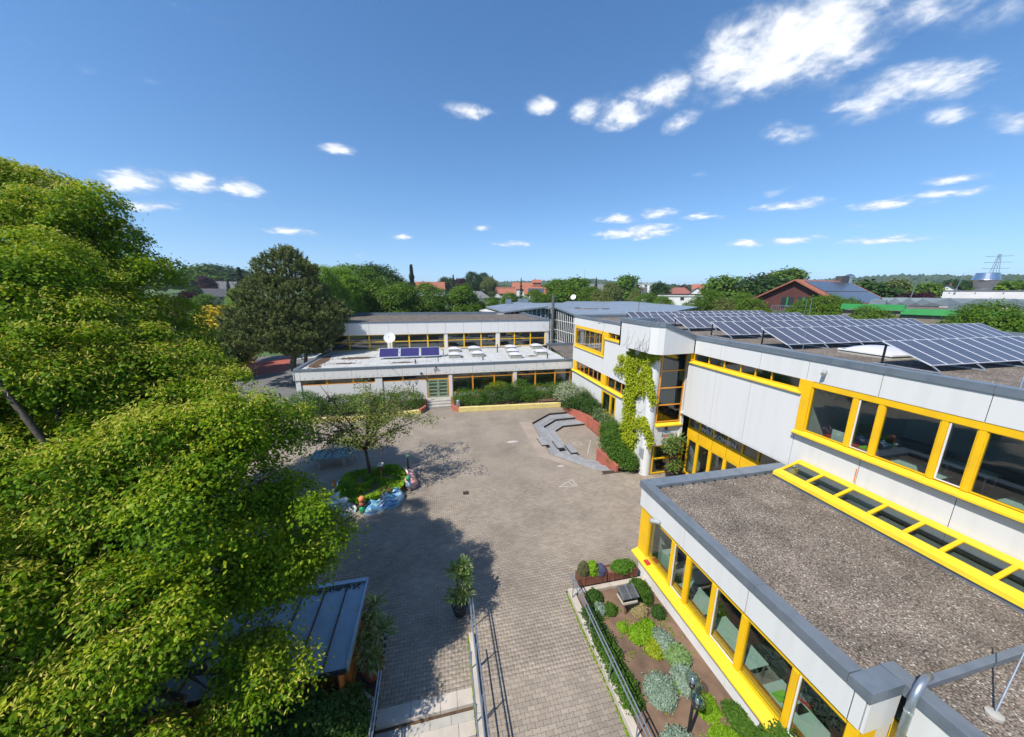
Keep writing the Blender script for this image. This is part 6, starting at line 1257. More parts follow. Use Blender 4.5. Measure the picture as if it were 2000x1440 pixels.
linden('big linden with yellow green blossom bracts filling the lower left', (-8.3, 8.6, 0), (-7.6, 8.8, 7.6), .42,
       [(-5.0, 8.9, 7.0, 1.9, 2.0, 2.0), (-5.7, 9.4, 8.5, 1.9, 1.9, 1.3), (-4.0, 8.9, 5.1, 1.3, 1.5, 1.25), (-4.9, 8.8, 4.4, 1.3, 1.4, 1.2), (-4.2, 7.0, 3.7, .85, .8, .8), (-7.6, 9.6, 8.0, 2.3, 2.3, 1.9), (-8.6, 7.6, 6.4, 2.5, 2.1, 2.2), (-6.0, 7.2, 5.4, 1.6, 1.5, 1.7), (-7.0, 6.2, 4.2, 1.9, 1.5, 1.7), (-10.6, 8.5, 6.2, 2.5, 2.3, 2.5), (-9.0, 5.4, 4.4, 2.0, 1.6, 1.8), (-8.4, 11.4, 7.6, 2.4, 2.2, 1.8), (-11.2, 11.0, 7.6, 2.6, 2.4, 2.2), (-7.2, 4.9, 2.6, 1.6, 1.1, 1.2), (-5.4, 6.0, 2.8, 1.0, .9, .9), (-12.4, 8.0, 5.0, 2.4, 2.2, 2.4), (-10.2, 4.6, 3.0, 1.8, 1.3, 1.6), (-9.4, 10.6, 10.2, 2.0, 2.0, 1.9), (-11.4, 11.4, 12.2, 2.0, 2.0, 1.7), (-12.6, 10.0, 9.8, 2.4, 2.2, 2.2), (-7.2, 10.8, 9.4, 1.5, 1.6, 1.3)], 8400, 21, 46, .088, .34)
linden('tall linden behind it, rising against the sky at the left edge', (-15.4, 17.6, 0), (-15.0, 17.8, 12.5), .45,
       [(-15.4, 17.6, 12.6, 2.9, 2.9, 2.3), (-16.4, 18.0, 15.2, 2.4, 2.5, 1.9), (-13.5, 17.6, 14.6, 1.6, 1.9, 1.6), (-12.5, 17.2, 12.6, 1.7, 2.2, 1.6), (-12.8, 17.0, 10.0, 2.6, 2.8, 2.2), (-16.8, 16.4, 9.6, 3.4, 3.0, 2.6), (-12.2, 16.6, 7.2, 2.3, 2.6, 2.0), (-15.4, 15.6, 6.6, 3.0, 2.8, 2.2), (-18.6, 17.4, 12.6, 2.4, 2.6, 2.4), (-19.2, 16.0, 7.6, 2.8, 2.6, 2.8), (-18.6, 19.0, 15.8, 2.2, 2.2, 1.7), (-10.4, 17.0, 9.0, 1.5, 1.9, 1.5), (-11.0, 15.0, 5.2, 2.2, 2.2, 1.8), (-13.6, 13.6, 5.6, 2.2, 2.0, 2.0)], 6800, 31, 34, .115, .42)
# ---- sparse tree in the mosaic planter
def planter_tree():
    base = (-4.59, 21.05, .3); rg = np.random.default_rng(8); t = thing('planter_tree', 'small half bare tree growing out of the mosaic planter', 'tree', base)
    mb = MB(); tips = []; fork = Vector((-4.72, 21.0, 2.35)); mb.tube([base, (-4.62, 21.03, 1.2), fork], [.13, .1, .085], 9)
    for k in range(14):
        a = 2 * math.pi * k / 14 + rg.normal(0, .2); rr = rg.uniform(2.2, 3.9); hz = rg.uniform(3.6, 6.2) if k % 3 else rg.uniform(5.6, 6.6); hz -= (rr - 2.2) * .55; hz += rg.normal(0, .45); rr *= rg.uniform(.75, 1.1)
        e = Vector((-4.75 + rr * math.cos(a) * (.95 if hz > 5.5 else 1.05), 21 + rr * math.sin(a), hz)); m1 = fork.lerp(e, .35) + Vector((0, 0, .35)); m2 = fork.lerp(e, .7) + Vector((rg.normal(0, .12), rg.normal(0, .12), .2))
        mb.tube([fork, m1, m2, e], [.06, .042, .026, .012], 6); pts = [fork, m1, m2, e]
        for _ in range(9):
            s = m1.lerp(e, rg.random()); d = Vector(unit(rg, 1)[0]); d.z = d.z * .55 + .12; q = s + d * rg.uniform(.6, 1.35); mb.tube([s, s.lerp(q, .55) + Vector((0, 0, .06)), q], [.018, .012, .006], 4); tips.append(q)
            for _ in range(3):
                d2 = Vector(unit(rg, 1)[0]); d2.z = d2.z * .5 - .05; q2 = q.lerp(s, rg.random() * .6) + d2 * rg.uniform(.3, .7); mb.tube([q.lerp(s, .3), q2], [.009, .004], 3); tips.append(q2)
    for _ in range(9):                                                  # dead hanging twigs on the left
        s = Vector((-5.9 - rg.random() * 1.3, 20.6 + rg.normal(0, .4), 2.9 + rg.random() * .5)); p = [s]
        for _ in range(3): p.append(p[-1] + Vector((-.32 + rg.normal(0, .14), rg.normal(0, .14), -.3 + rg.normal(0, .12))))
        mb.tube([(-5.0, 20.95, 2.9)] + p, [.025, .018, .012, .009, .005], 4)
    mb.build('trunk', 'bark', t, smooth=True)
    tips = np.array([p[:] for p in tips]); hi = tips[:, 2] + rg.normal(0, .5, len(tips)); green = tips[(hi > 3.4) & (rg.random(len(tips)) < .88)]; dry = tips[hi < 4.1]
    nn = green - np.array([-4.7, 21, 3.6]); nn /= np.linalg.norm(nn, axis=1, keepdims=True); cen, nor, lon = leaves_on(green, nn, 17, .2, rg, .6, .8, .4, .5, .3); leaf_object('crown', cen, nor, lon, .13 * rg.uniform(.7, 1.3, len(cen)), .09, 'leaf_sparse', t, None, 2)
    nn = dry - np.array([-4.7, 21, 3.6]); nn /= np.linalg.norm(nn, axis=1, keepdims=True); cen, nor, lon = leaves_on(dry, nn, 10, .2, rg, .9, .2, .4, .8, 1.2); leaf_object('withered_leaves', cen, nor, lon, .12, .065, 'leaf_withered', t, None, 3)
planter_tree()
# ---- pine beside the rear building
def pine():
    base = (-18.2, 49.0, 0); rg = np.random.default_rng(14); t = thing('pine_tree', 'broad dark pine with pale shoot tips left of the rear building', 'tree', base)
    lobes = [(-18.4, 49.2, 14.0, 3.4, 3.4, 2.8), (-18.6, 49.0, 11.5, 5.0, 5.0, 2.8), (-17.4, 48.6, 9.0, 6.2, 5.2, 2.5), (-20.2, 48.6, 8.6, 5.4, 5.2, 2.6), (-18.8, 48.0, 6.6, 6.4, 5.4, 2.0), (-23.0, 48.6, 6.4, 3.6, 4.0, 1.9), (-14.8, 48.2, 7.4, 2.8, 4.0, 1.8), (-18.0, 49.2, 16.0, 1.7, 1.7, 1.3), (-16.4, 46.6, 5.4, 3.0, 3.0, 1.3)]
    branch_mesh(base, (-18.3, 49.1, 15.5), .42, lobes, rg, 6, tw_r=.03).build('trunk', 'bark_pine', t, smooth=True)
    MB().tube([(-18.0, 48.7, 0), (-17.2, 48.4, 2.5), (-16.6, 48.2, 6)], [.3, .24, .15], 9).build('second_stem', 'bark_pine', t, smooth=True)
    lobes2 = lobes + sub_lobes(lobes, rg, 4, (.3, .42)); n = 4800; cl, nr = clumps(lobes2, n, rg, .12, .12, .12, .75)
    # each clump: an upswept candle of needle fans
    per = 34; ax = nr * .7 + np.array([0, 0, .75]) + rg.normal(0, .2, nr.shape); ax /= np.linalg.norm(ax, axis=1, keepdims=True); A = np.repeat(ax, per, 0); s = rg.random(n * per); ln = np.repeat(rg.uniform(.55, .95, n), per)
    d = unit(rg, n * per) * .8 + A * .7; d /= np.linalg.norm(d, axis=1, keepdims=True); cen = np.repeat(cl, per, 0) + A * (s * ln - .35)[:, None] + d * .12; nor = np.cross(d, unit(rg, n * per))
    leaf_object('crown', cen, nor, d, .36 * rg.uniform(.7, 1.2, n * per), .075, 'needle_pine', t, np.clip(s * .75 + rg.random(n * per) * .3, 0, 1), 4)
pine()
# ---- generic trees: a few crowns, copied
def crown_lobes(rg, h, r, z0, n=11):
    lb = [(0, 0, z0 + (h - z0) * .55, r * .72, r * .72, (h - z0) * .44)]
    for k in range(n):
        a = 2 * math.pi * k / n * 1.62 + rg.normal(0, .3); q = (k + .5) / n; z = z0 + (h - z0) * (.15 + .72 * q); w = r * (.62 * math.sin(math.pi * min(.95, .22 + .62 * q))) ; s = r * rg.uniform(.34, .5)
        lb.append((w * math.cos(a), w * math.sin(a), z, s, s, s * rg.uniform(.75, 1.0)))
    return lb
TREES = {}
def tree_proto(key, h, r, z0, ncl, per, crad, L, W, mat, seed, bark='bark', gap=.3):
    rg = np.random.default_rng(seed); lobes = crown_lobes(rg, h, r, z0)
    mb = branch_mesh((0, 0, 0), (0, 0, h * .8), max(.12, r * .07), lobes, rg, 3, tw_r=.03); o = mb.build('trunk', bark, None, smooth=True); tm = o.data; bpy.data.objects.remove(o)
    cl, nr = clumps(lobes, ncl, rg, gap, .09, .08); cen, nor, lon = leaves_on(cl, nr, per, crad, rg, .6, .75, .7, .45, .4); at = np.clip(np.repeat(rg.random(ncl), per) * .6 + rg.random(ncl * per) * .4, 0, 1)
    o = leaf_object('crown', cen, nor, lon, L * rg.uniform(.7, 1.3, len(cen)), W * rg.uniform(.7, 1.3, len(cen)), mat, None, at, seed); cm = o.data; bpy.data.objects.remove(o)
    TREES[key] = (tm, cm, h)
def spruce_proto(key, h, r, n, mat, seed):
    rg = np.random.default_rng(seed); o = MB().tube([(0, 0, 0), (0, 0, h * .98)], [r * .09, .03], 7).build('trunk', 'bark_pine', None); tm = o.data; bpy.data.objects.remove(o)
    z = rg.random(n) ** .75; rad = r * (1 - z) * (.55 + .45 * (np.sin(z * 42) * .5 + .5)) * rg.uniform(.35, 1.05, n); a = rg.uniform(0, 2 * math.pi, n); cen = np.stack([rad * np.cos(a), rad * np.sin(a), h * (.06 + .94 * z) - rad * .3], 1); lon = np.stack([np.cos(a), np.sin(a), -.4 + rg.normal(0, .2, n)], 1); nor = np.stack([np.cos(a) * .3, np.sin(a) * .3, np.ones(n)], 1) + rg.normal(0, .35, (n, 3))
    o = leaf_object('crown', cen, nor, lon, h * .075 * rg.uniform(.6, 1.2, n), h * .022, mat, None, None, seed); cm = o.data; bpy.data.objects.remove(o); TREES[key] = (tm, cm, h)
tree_proto('mid_a', 14, 5.2, 3.0, 1500, 12, .42, .34, .24, 'leaf_mid', 41); tree_proto('mid_b', 13, 4.8, 2.4, 1500, 12, .42, .34, .24, 'leaf_mid', 42); tree_proto('bright_a', 14, 4.6, 2.5, 1400, 12, .42, .34, .24, 'leaf_bright', 43)
tree_proto('near_a', 12, 4.6, 2.2, 3000, 15, .3, .2, .14, 'leaf_mid', 53); tree_proto('near_b', 13, 4.2, 2.2, 2600, 15, .3, .2, .14, 'leaf_bright', 54)
tree_proto('dark_a', 12, 4.6, 1.6, 1400, 12, .42, .34, .24, 'leaf_dark', 44); tree_proto('olive_a', 11, 4.6, 1.6, 900, 12, .5, .4, .28, 'leaf_olive', 45); tree_proto('purple_a', 8, 3.8, 1.2, 700, 12, .45, .4, .3, 'leaf_purple', 46)
tree_proto('far_a', 11, 5.0, 1.0, 420, 10, .75, .85, .6, 'leaf_mid', 47); tree_proto('far_b', 10, 5.4, .8, 420, 10, .75, .85, .6, 'leaf_dark', 48); tree_proto('far_c', 10, 4.8, .8, 420, 10, .75, .85, .6, 'leaf_olive', 49); tree_proto('golden', 6, 1.7, .6, 420, 12, .3, .26, .18, 'leaf_golden', 50)
spruce_proto('spruce', 15, 3.2, 2600, 'needle_spruce', 51); spruce_proto('spruce_b', 12, 3.4, 2600, 'needle_spruce', 52)
def plant_tree(key, label, x, y, ztop, group, wide=1.0, name='tree', z0=None, rz=None):
    tm, cm, h = TREES[key]; zg = terrain_h(x, y) if z0 is None else z0; zg = max(zg, -.02) if math.hypot(x, y) < 82 else zg
    t = thing(name, label, 'tree', (x, y, zg), group, rnd.uniform(0, 6.28) if rz is None else rz); s = (ztop - zg) / h; t.scale = (s * wide, s * wide, s)
    a = bpy.data.objects.new('trunk', tm); _link(a, t); b = bpy.data.objects.new('crown', cm); _link(b, t); return t
for (k_, l_, x_, y_, z_, w_, g_) in (
    ('near_b', 'light green tree right behind the pine', -17.7, 69.8, 16.5, 1.00, 'trees near the school'),
    ('near_b', 'slender light green tree with a thin top, left of the round trees', -17.9, 63.5, 16.2, 0.70, 'trees near the school'),
    ('mid_a', 'tall green tree rising over the hall roof, left part', -16.3, 82.4, 17.8, 1.15, 'trees near the school'),
    ('dark_a', 'darker tall tree behind the light green ones', -13.1, 94.1, 18.6, 1.10, 'trees near the school'),
    ('mid_b', 'first round crown of the tree row behind the hall', -8.3, 75.5, 13.5, 1.00, 'trees near the school'),
    ('mid_a', 'second round crown of the tree row behind the hall', -2.2, 78.0, 13.9, 1.00, 'trees near the school'),
    ('mid_b', 'third round crown of the tree row behind the hall', 6.0, 77.8, 13.3, 0.95, 'trees near the school'),
    ('mid_a', 'fourth round crown of the tree row, left of the glass hall', 12.2, 81.1, 10.8, 0.85, 'trees near the school'),
    ('mid_b', 'fifth crown of the tree row above the glass hall roof', 18.9, 85.9, 11.7, 0.85, 'trees near the school'),
    ('mid_a', 'sixth crown of the tree row above the glass hall roof', 24.7, 86.5, 12.7, 0.90, 'trees near the school'),
    ('mid_b', 'broad tree above the steel flue pipe', 35.4, 93.5, 15.4, 1.25, 'trees near the school'),
    ('mid_a', 'tree right of the flue pipe', 40.3, 87.1, 13.6, 1.00, 'trees near the school'),
    ('olive_a', 'yellowish tree right of the flue pipe', 40.7, 80.3, 12.5, 0.70, 'trees near the school'),
    ('mid_a', 'tree behind the rusty mast', 52.5, 79.2, 12.1, 0.85, 'trees near the school'),
    ('olive_a', 'yellow green tree left of the rusty mast', 63.4, 101.9, 13.0, 0.58, 'trees of the village'),
    ('mid_b', 'round tree right of the rusty mast', 51.7, 71.2, 11.1, 0.90, 'trees near the school'),
    ('mid_a', 'big tree between the flat solar houses', 66.7, 74.5, 12.9, 1.10, 'trees near the school'),
    ('mid_b', 'tree right of the flat solar houses', 72.0, 69.4, 12.0, 0.90, 'trees near the school'),
    ('olive_a', 'pale blossoming bush left of the brown gable building', 66.4, 68.0, 10.8, 0.80, 'trees near the school'),
    ('mid_a', 'tree in front of the brown gable building, left', 57.6, 52.6, 11.1, 0.90, 'trees near the school'),
    ('near_a', 'broad bright tree in front of the brown gable building', 54.7, 40.4, 11.5, 1.05, 'trees near the school'),
    ('near_a', 'tree at the right corner of the brown gable building', 54.8, 36.7, 11.1, 0.80, 'trees near the school'),
    ('near_a', 'small tree top above the green roof edge', 43.1, 25.3, 10.5, 0.70, 'trees near the school'),
    ('near_a', 'leafy tree in front of the green edged hall', 42.2, 18.3, 11.1, 0.90, 'trees near the school'),
    ('near_a', 'tree at the right edge behind the solar rows', 43.7, 17.2, 10.1, 0.80, 'trees near the school'),
    ('golden', 'golden yellow shrub left of the pine', -30.1, 56.5, 9.9, 1.20, 'trees near the school'),
    ('near_b', 'yellow green tree left of the pine behind the golden shrub', -32.3, 66.6, 12.7, 0.75, 'trees near the school'),
    ('mid_a', 'green tree between the village houses, far left', -48.4, 87.5, 11.3, 1.00, 'trees near the school'),
    ('purple_a', 'dark purple copper beech on the left', -56.1, 94.6, 11.6, 0.65, 'trees of the village'),
    ('dark_a', 'round dark tree left of the purple beech', -70.5, 121.0, 13.3, 0.72, 'trees of the village'),
    ('mid_b', 'rounded shrub above the red brown roof hedge', -34.3, 61.0, 8.2, 0.80, 'trees near the school'),
    ('dark_a', 'hedge tree below the pine', -28.5, 52.8, 7.2, 0.90, 'trees near the school'),
    ('far_a', 'broad crown on the left hill, first', -144.3, 263.0, 26.6, 2.00, 'trees of the village'),
    ('far_b', 'broad crown on the left hill, second', -141.5, 275.8, 28.5, 2.00, 'trees of the village'),
    ('far_a', 'broad crown on the left hill, third', -146.7, 250.1, 24.3, 2.00, 'trees of the village'),
    ('spruce', 'blue grey spruce left of the pine', -64.6, 135.4, 19.7, 1.20, 'trees of the village'),
    ('spruce_b', 'dark small spruce in front of the hipped bungalow', -76.7, 151.7, 16.5, 0.72, 'trees of the village'),
    ('purple_a', 'purple tree below the left hill crowns', -115.5, 210.4, 19.1, 0.79, 'trees of the village'),
    ('spruce', 'thin dark conifer above the tree row', -8.2, 129.7, 21.3, 0.90, 'trees of the village'),
    ('spruce_b', 'small spruce behind the tree row', 11.4, 229.7, 22.9, 0.86, 'trees of the village'),
    ('dark_a', 'round dark tree on the village skyline', 23.5, 218.7, 24.4, 0.94, 'trees of the village'),
    ('dark_a', 'second round tree on the village skyline', 29.5, 223.1, 24.1, 0.86, 'trees of the village'),
    ('spruce', 'pointed spruce right of the two round skyline trees', 36.8, 227.0, 22.5, 0.72, 'trees of the village'),
    ('olive_a', 'olive tree beside the pointed spruce', 32.2, 212.6, 21.5, 0.86, 'trees of the village'),
    ('purple_a', 'purple beech among the orange roofs', 16.6, 234.4, 20.6, 1.22, 'trees of the village'),
    ('far_b', 'far low tree left of the village skyline', 8.4, 299.9, 23.7, 1.15, 'trees of the village'),
    ('spruce', 'spruce in front of the orange roof', 51.6, 208.7, 20.7, 0.58, 'trees of the village'),
    ('far_a', 'big round tree behind the flue pipe', 58.0, 138.3, 17.7, 1.08, 'trees of the village'),
    ('far_a', 'tree left of the box house on the skyline', 91.6, 154.9, 19.9, 0.94, 'trees of the village'),
    ('olive_a', 'olive tree before the grey houses', 66.5, 123.2, 15.7, 0.86, 'trees of the village'),
    ('purple_a', 'copper beech right of the flue pipe', 54.6, 112.4, 13.2, 0.86, 'trees of the village'),
    ('spruce_b', 'slim conifer on the skyline near the mast', 109.5, 224.8, 22.4, 0.65, 'trees of the village'),
    ('far_b', 'dark tree behind the box house', 116.1, 162.9, 17.2, 0.86, 'trees of the village'),
    ('far_a', 'bright broad tree left of the red roofs', 103.9, 108.2, 17.7, 1.08, 'trees of the village'),
    ('far_b', 'dark tree group left of the brown gable building', 125.8, 114.3, 18.6, 0.86, 'trees of the village'),
    ('far_a', 'tall airy tree on the skyline above the brown gable', 177.0, 146.8, 24.0, 1.40, 'trees of the village'),
    ('far_c', 'tree beside the tall airy tree', 177.5, 154.0, 22.9, 1.08, 'trees of the village'),
    ('far_b', 'tree behind the brown gable building', 106.8, 90.5, 16.1, 1.08, 'trees of the village'),
    ('far_b', 'dark tree right of the steel flue', 106.9, 64.7, 14.4, 1.15, 'trees of the village'),
    ('far_a', 'green tree right of the street lamps', 132.7, 69.9, 14.6, 0.94, 'trees of the village'),
    ('far_c', 'olive tree behind the street lamps', 181.7, 105.2, 17.4, 1.08, 'trees of the village'),
    ('purple_a', 'dark purple tree left of the white gable', 96.8, 52.2, 12.0, 0.86, 'trees of the village'),
    ('far_a', 'tree behind the white hall at the right edge', 138.8, 56.8, 14.8, 1.44, 'trees of the village'),
    ('far_b', 'dark trees behind the cowl', 234.0, 113.4, 18.2, 1.30, 'trees of the village'),
    ('far_c', 'bushy tree at the foot of the forest, right', 151.6, 97.1, 15.9, 1.01, 'trees of the village'),
    ): plant_tree(k_, l_, x_, y_, z_, g_, w_)
def filler():
    rg = np.random.default_rng(77); tm, cm, h = TREES['far_b']; n = 0
    lobes = []
    for _ in range(900):
        az = rg.uniform(-50, 95); r = rg.uniform(300, 980); x, y = r * math.sin(R(az)), r * math.cos(R(az)); s = rg.uniform(3.0, 5.5); lobes.append((x, y, terrain_h(x, y) + s * .8, s, s, s * rg.uniform(.8, 1.2)))
    L = np.array(lobes); per = 60; d = unit(rg, len(L) * per); d[:, 2] = np.abs(d[:, 2]) * 1.2 - .4; c = np.repeat(L[:, :3], per, 0) + d * np.repeat(L[:, 3:], per, 0) * rg.uniform(.75, 1.05, (len(d), 1)); nor = d + rg.normal(0, .4, d.shape)
    o = leaf_object('distant_copses', c, nor, rg.normal(size=d.shape), rg.uniform(1.6, 2.8, len(d)), 1.6, 'leaf_far2', None, np.clip(np.repeat(rg.random(len(L)), per) + rg.normal(0, .1, len(d)), 0, 1), 7); tag(o, 'distant copses and hedgerows between village and hills', 'trees', kind='stuff')
filler()
# ---- shrubs, hedges
def shrub(name, label, lobes, ncl, per, crad, L, W, mat, seed, group=None, cat='shrub', z0=0, upb=.8, gap=.12, droop=.1, stems=True):
    rg = np.random.default_rng(seed); c = (lobes[0][0], lobes[0][1], z0); t = thing(name, label, cat, c, group)
    cl, nr = clumps(lobes, ncl, rg, gap, .12, .16, low=-.35); cl[:, 2] = np.maximum(cl[:, 2], z0 + .05); cen, nor, lon = leaves_on(cl, nr, per, crad, rg, .8, upb, .6, .5, droop); cen[:, 2] = np.maximum(cen[:, 2], z0 + .02)
    at = np.clip(np.repeat(rg.random(ncl), per) * .5 + rg.random(ncl * per) * .5, 0, 1); leaf_object('foliage', cen, nor, lon, L * rg.uniform(.7, 1.3, len(cen)), W * rg.uniform(.7, 1.3, len(cen)), mat, t, at, seed)
    if stems:
        mb = MB()
        for lo in lobes:
            for k in range(4):
                d = Vector(unit(rg, 1)[0]); mb.tube([(lo[0], lo[1], z0), (lo[0] + d.x * lo[3] * .4, lo[1] + d.y * lo[4] * .4, z0 + (lo[2] + lo[5] * .5 - z0) * .6), (lo[0] + d.x * lo[3] * .75, lo[1] + d.y * lo[4] * .75, lo[2] + lo[5] * .35)], [.03, .02, .008], 4)
        mb.build('stems', 'bark', t)
    return t
HG = 'hedge shrubs in the flower beds'
shrub('hedge_shrub', 'rounded green shrub at the outer left end of the left bed', [(-13.2, 35.6, .9, 1.6, 1.5, 1.5), (-12.0, 34.6, .7, 1.3, 1.2, 1.1), (-13.6, 34.6, .5, 1.0, .8, .9)], 520, 16, .16, .13, .085, 'leaf_shrub', 60, HG, z0=.3)
shrub('hedge_shrub', 'shrub behind the small tree in the left bed', [(-9.6, 35.2, .8, 1.7, 1.6, 1.1), (-7.6, 35.0, .8, 1.6, 1.6, 1.15)], 520, 16, .16, .13, .085, 'leaf_olive2', 61, HG, z0=.3)
shrub('hedge_shrub', 'fine leaved shrub in the left bed below the globe lamp', [(-5.4, 35.2, .8, 1.5, 1.5, 1.1), (-3.6, 35.2, .85, 1.4, 1.4, 1.1), (-2.5, 35.3, .8, .8, 1.2, 1.0)], 520, 16, .15, .12, .07, 'leaf_shrub', 62, HG, z0=.3)
shrub('hedge_shrub', 'low green shrub right beside the litter bin', [(2.4, 35.2, .75, 1.1, 1.4, 1.0), (3.8, 34.9, .8, 1.2, 1.3, 1.05)], 420, 16, .15, .12, .075, 'leaf_shrub', 63, HG, z0=.36)
shrub('hedge_shrub', 'dark leaved shrub in the middle of the right bed', [(5.6, 34.8, .85, 1.5, 1.4, 1.1), (7.4, 34.7, .9, 1.4, 1.4, 1.15)], 480, 16, .15, .12, .08, 'leaf_hedge_dark', 64, HG, z0=.36)
shrub('hedge_shrub', 'yellow green clipped mound against the tall rear windows', [(6.4, 36.3, 1.2, 1.5, .8, .95)], 300, 18, .12, .09, .06, 'leaf_mound', 65, HG, z0=.36)
shrub('hedge_shrub', 'tall green shrub in front of the rear column', [(8.9, 35.9, 1.15, 1.3, 1.2, 1.25), (9.3, 34.6, .8, 1.3, 1.1, 1.0)], 420, 16, .15, .12, .08, 'leaf_shrub', 66, HG, z0=.36)
shrub('hedge_shrub', 'bright shrub behind the bench at the yellow wall', [(11.2, 35.4, .85, 1.4, 1.5, 1.0), (12.8, 35.3, .9, 1.3, 1.5, 1.05), (14.3, 35.6, .9, 1.0, 1.4, 1.1)], 520, 16, .15, .12, .08, 'leaf_shrub', 67, HG, z0=.36)
shrub('flowering_shrub', 'white flowering bush in the inner corner by the main building', [(13.3, 32.6, 1.3, 1.3, 1.3, 1.35), (14.5, 31.8, 1.2, .8, 1.1, 1.1)], 420, 16, .17, .14, .08, 'leaf_white_bloom', 68, HG, z0=.3)
shrub('hedge_shrub', 'dark green bush below the white flowering bush', [(13.2, 31.2, .7, .9, .8, .9), (14.3, 30.3, 1.0, 1.0, 1.2, 1.15), (14.5, 28.9, .9, .8, 1.0, .9)], 420, 16, .15, .12, .08, 'leaf_hedge_dark', 69, HG, z0=.3)
shrub('flowering_shrub', 'low shrub with pale blossoms behind the red arena wall', [(14.5, 27.2, .75, .65, 1.0, .75), (14.4, 25.6, .7, .6, .9, .7)], 240, 16, .14, .12, .07, 'leaf_white_bloom2', 70, HG, z0=.3)
shrub('hedge_shrub', 'thick bush below the climbing plant, near end of the arena', [(13.4, 23.2, .9, .9, 1.2, 1.0), (12.6, 21.6, .8, .9, 1.1, .95), (12.3, 20.0, .75, .75, .9, .85)], 560, 18, .13, .11, .075, 'leaf_shrub', 71, HG, z0=.3)
shrub('hedge_shrub', 'dense bush hugging the white round pillar at the entrance', [(12.5, 19.2, .55, .6, .7, .7), (12.25, 19.9, .7, .55, .7, .75)], 300, 18, .12, .1, .07, 'leaf_shrub', 72, HG, z0=.1)
# dark hedge bottom left
shrub('dark_hedge', 'dark shady hedge below the shed at the bottom left', [(-3.3, 6.6, .5, 1.0, 1.3, 1.0), (-4.6, 6.2, .5, 1.2, 1.5, 1.0), (-6.0, 6.4, .6, 1.4, 1.3, 1.1), (-2.9, 7.6, .5, .6, .7, .8), (-3.55, 7.4, 1.0, .75, .4, 1.0), (-4.9, 7.35, 1.05, 1.0, .42, 1.05), (-6.3, 7.3, 1.05, 1.2, .4, 1.05)], 2100, 22, .13, .085, .055, 'leaf_hedge_dark', 73, None, 'hedge', z0=-.3)
# ground cover in the mosaic planter
def ground_cover(label, ctr, rx, ry, n, L, W, mat, seed, z=.4, hgt=.4):
    rg = np.random.default_rng(seed); t = thing('ground_cover', label, 'plants', (ctr[0], ctr[1], z)); a = rg.uniform(0, 6.28, n); q = np.sqrt(rg.random(n)); cen = np.stack([ctr[0] + rx * q * np.cos(a), ctr[1] + ry * q * np.sin(a), z + hgt * (.5 + .5 * np.sin(a * 3 + q * 6)) * rg.random(n)], 1)
    o = leaf_object('foliage', cen, np.array([-.25, -.2, 1.0]) + rg.normal(0, .35, (n, 3)), rg.normal(size=(n, 3)), L * rg.uniform(.7, 1.3, n), W * rg.uniform(.7, 1.3, n), mat, t, np.clip(.5 + .35 * np.sin(cen[:, 0] * 3) * np.sin(cen[:, 1] * 2.5) + rg.normal(0, .2, n), 0, 1), seed); o['kind'] = 'stuff'
ground_cover('bright green ground cover filling the mosaic planter', (-4.35, 20.3), 1.95, 2.05, 13000, .15, .10, 'leaf_herb', 80)
# garden herbs
HB = 'herbs in the garden bed'
def herb(label, x, y, r, h, n, L, W, mat, seed, z=.14, ry=None, up=.5, name='herb_cushion'):
    return shrub(name, label, [(x, y, z + h * .35, r * .82, (ry or r) * .82, h * .65)], int(n * 1.3), 18, r * .11, L, W, mat, seed, HB, 'herb', z0=z, upb=up, gap=0.0, stems=False)
herb('round silver grey lavender cushion, largest, beside the railing', 6.1, 6.65, .50, .40, 260, .11, .03, 'leaf_silver', 90)
herb('silver grey cushion below the railing at the bottom edge', 5.75, 5.35, .52, .38, 240, .11, .03, 'leaf_silver', 91)
herb('silver grey cushion behind the globe lamp', 7.05, 6.75, .42, .36, 200, .1, .03, 'leaf_silver', 92, ry=.5)
herb('silver grey cushion in the middle by the wing wall', 7.1, 7.95, .42, .36, 200, .1, .03, 'leaf_silver', 93, ry=.5)
herb('grey green sage mound touching the silver cushion', 7.3, 7.45, .42, .34, 200, .12, .06, 'leaf_sage', 94)
herb('bright green herb mound in the middle of the garden', 6.55, 8.35, .45, .34, 240, .075, .05, 'leaf_herb', 95, ry=.38)
herb('yellow green oregano mound in the middle of the garden', 6.75, 7.85, .36, .28, 200, .075, .055, 'leaf_vine2', 96)
herb('small bright herb mound beside the middle mounds', 7.0, 8.6, .26, .24, 120, .07, .045, 'leaf_herb', 97)
herb('low bright green carpet right of the lamp pole', 7.2, 6.05, .38, .2, 200, .06, .04, 'leaf_herb', 98, ry=.42)
herb('low bright green carpet at the bottom edge near the lamp', 7.1, 5.1, .5, .22, 260, .06, .04, 'leaf_herb', 99, ry=.6)
herb('green grassy patch by the wing wall at the bottom', 7.85, 5.55, .35, .26, 200, .12, .03, 'leaf_shrub', 100, ry=.6)
herb('dark rosemary bush beside the wing wall', 7.65, 8.95, .28, .4, 150, .07, .02, 'leaf_hedge_dark', 101)
herb('tall feathery grass behind the bird table', 7.35, 9.75, .42, .75, 300, .2, .025, 'leaf_shrub', 102, ry=.55, up=.1)
herb('dry straw coloured grass tuft below the bird table', 6.98, 9.2, .3, .4, 130, .25, .02, 'leaf_dry_grass', 103, up=.1)
herb('silver herb at the upper left of the garden', 5.55, 9.55, .26, .3, 110, .07, .03, 'leaf_silver', 104)
herb('green herb tuft right of the silver herb, upper garden', 5.95, 9.45, .24, .34, 110, .12, .025, 'leaf_shrub', 105, up=.2)
herb('small bright herb tuft near the upper railing', 6.05, 8.75, .2, .22, 80, .07, .045, 'leaf_herb', 106)
herb('flowering green patch in the upper garden corner', 5.6, 10.1, .35, .26, 140, .09, .05, 'leaf_hedge_dark', 107)
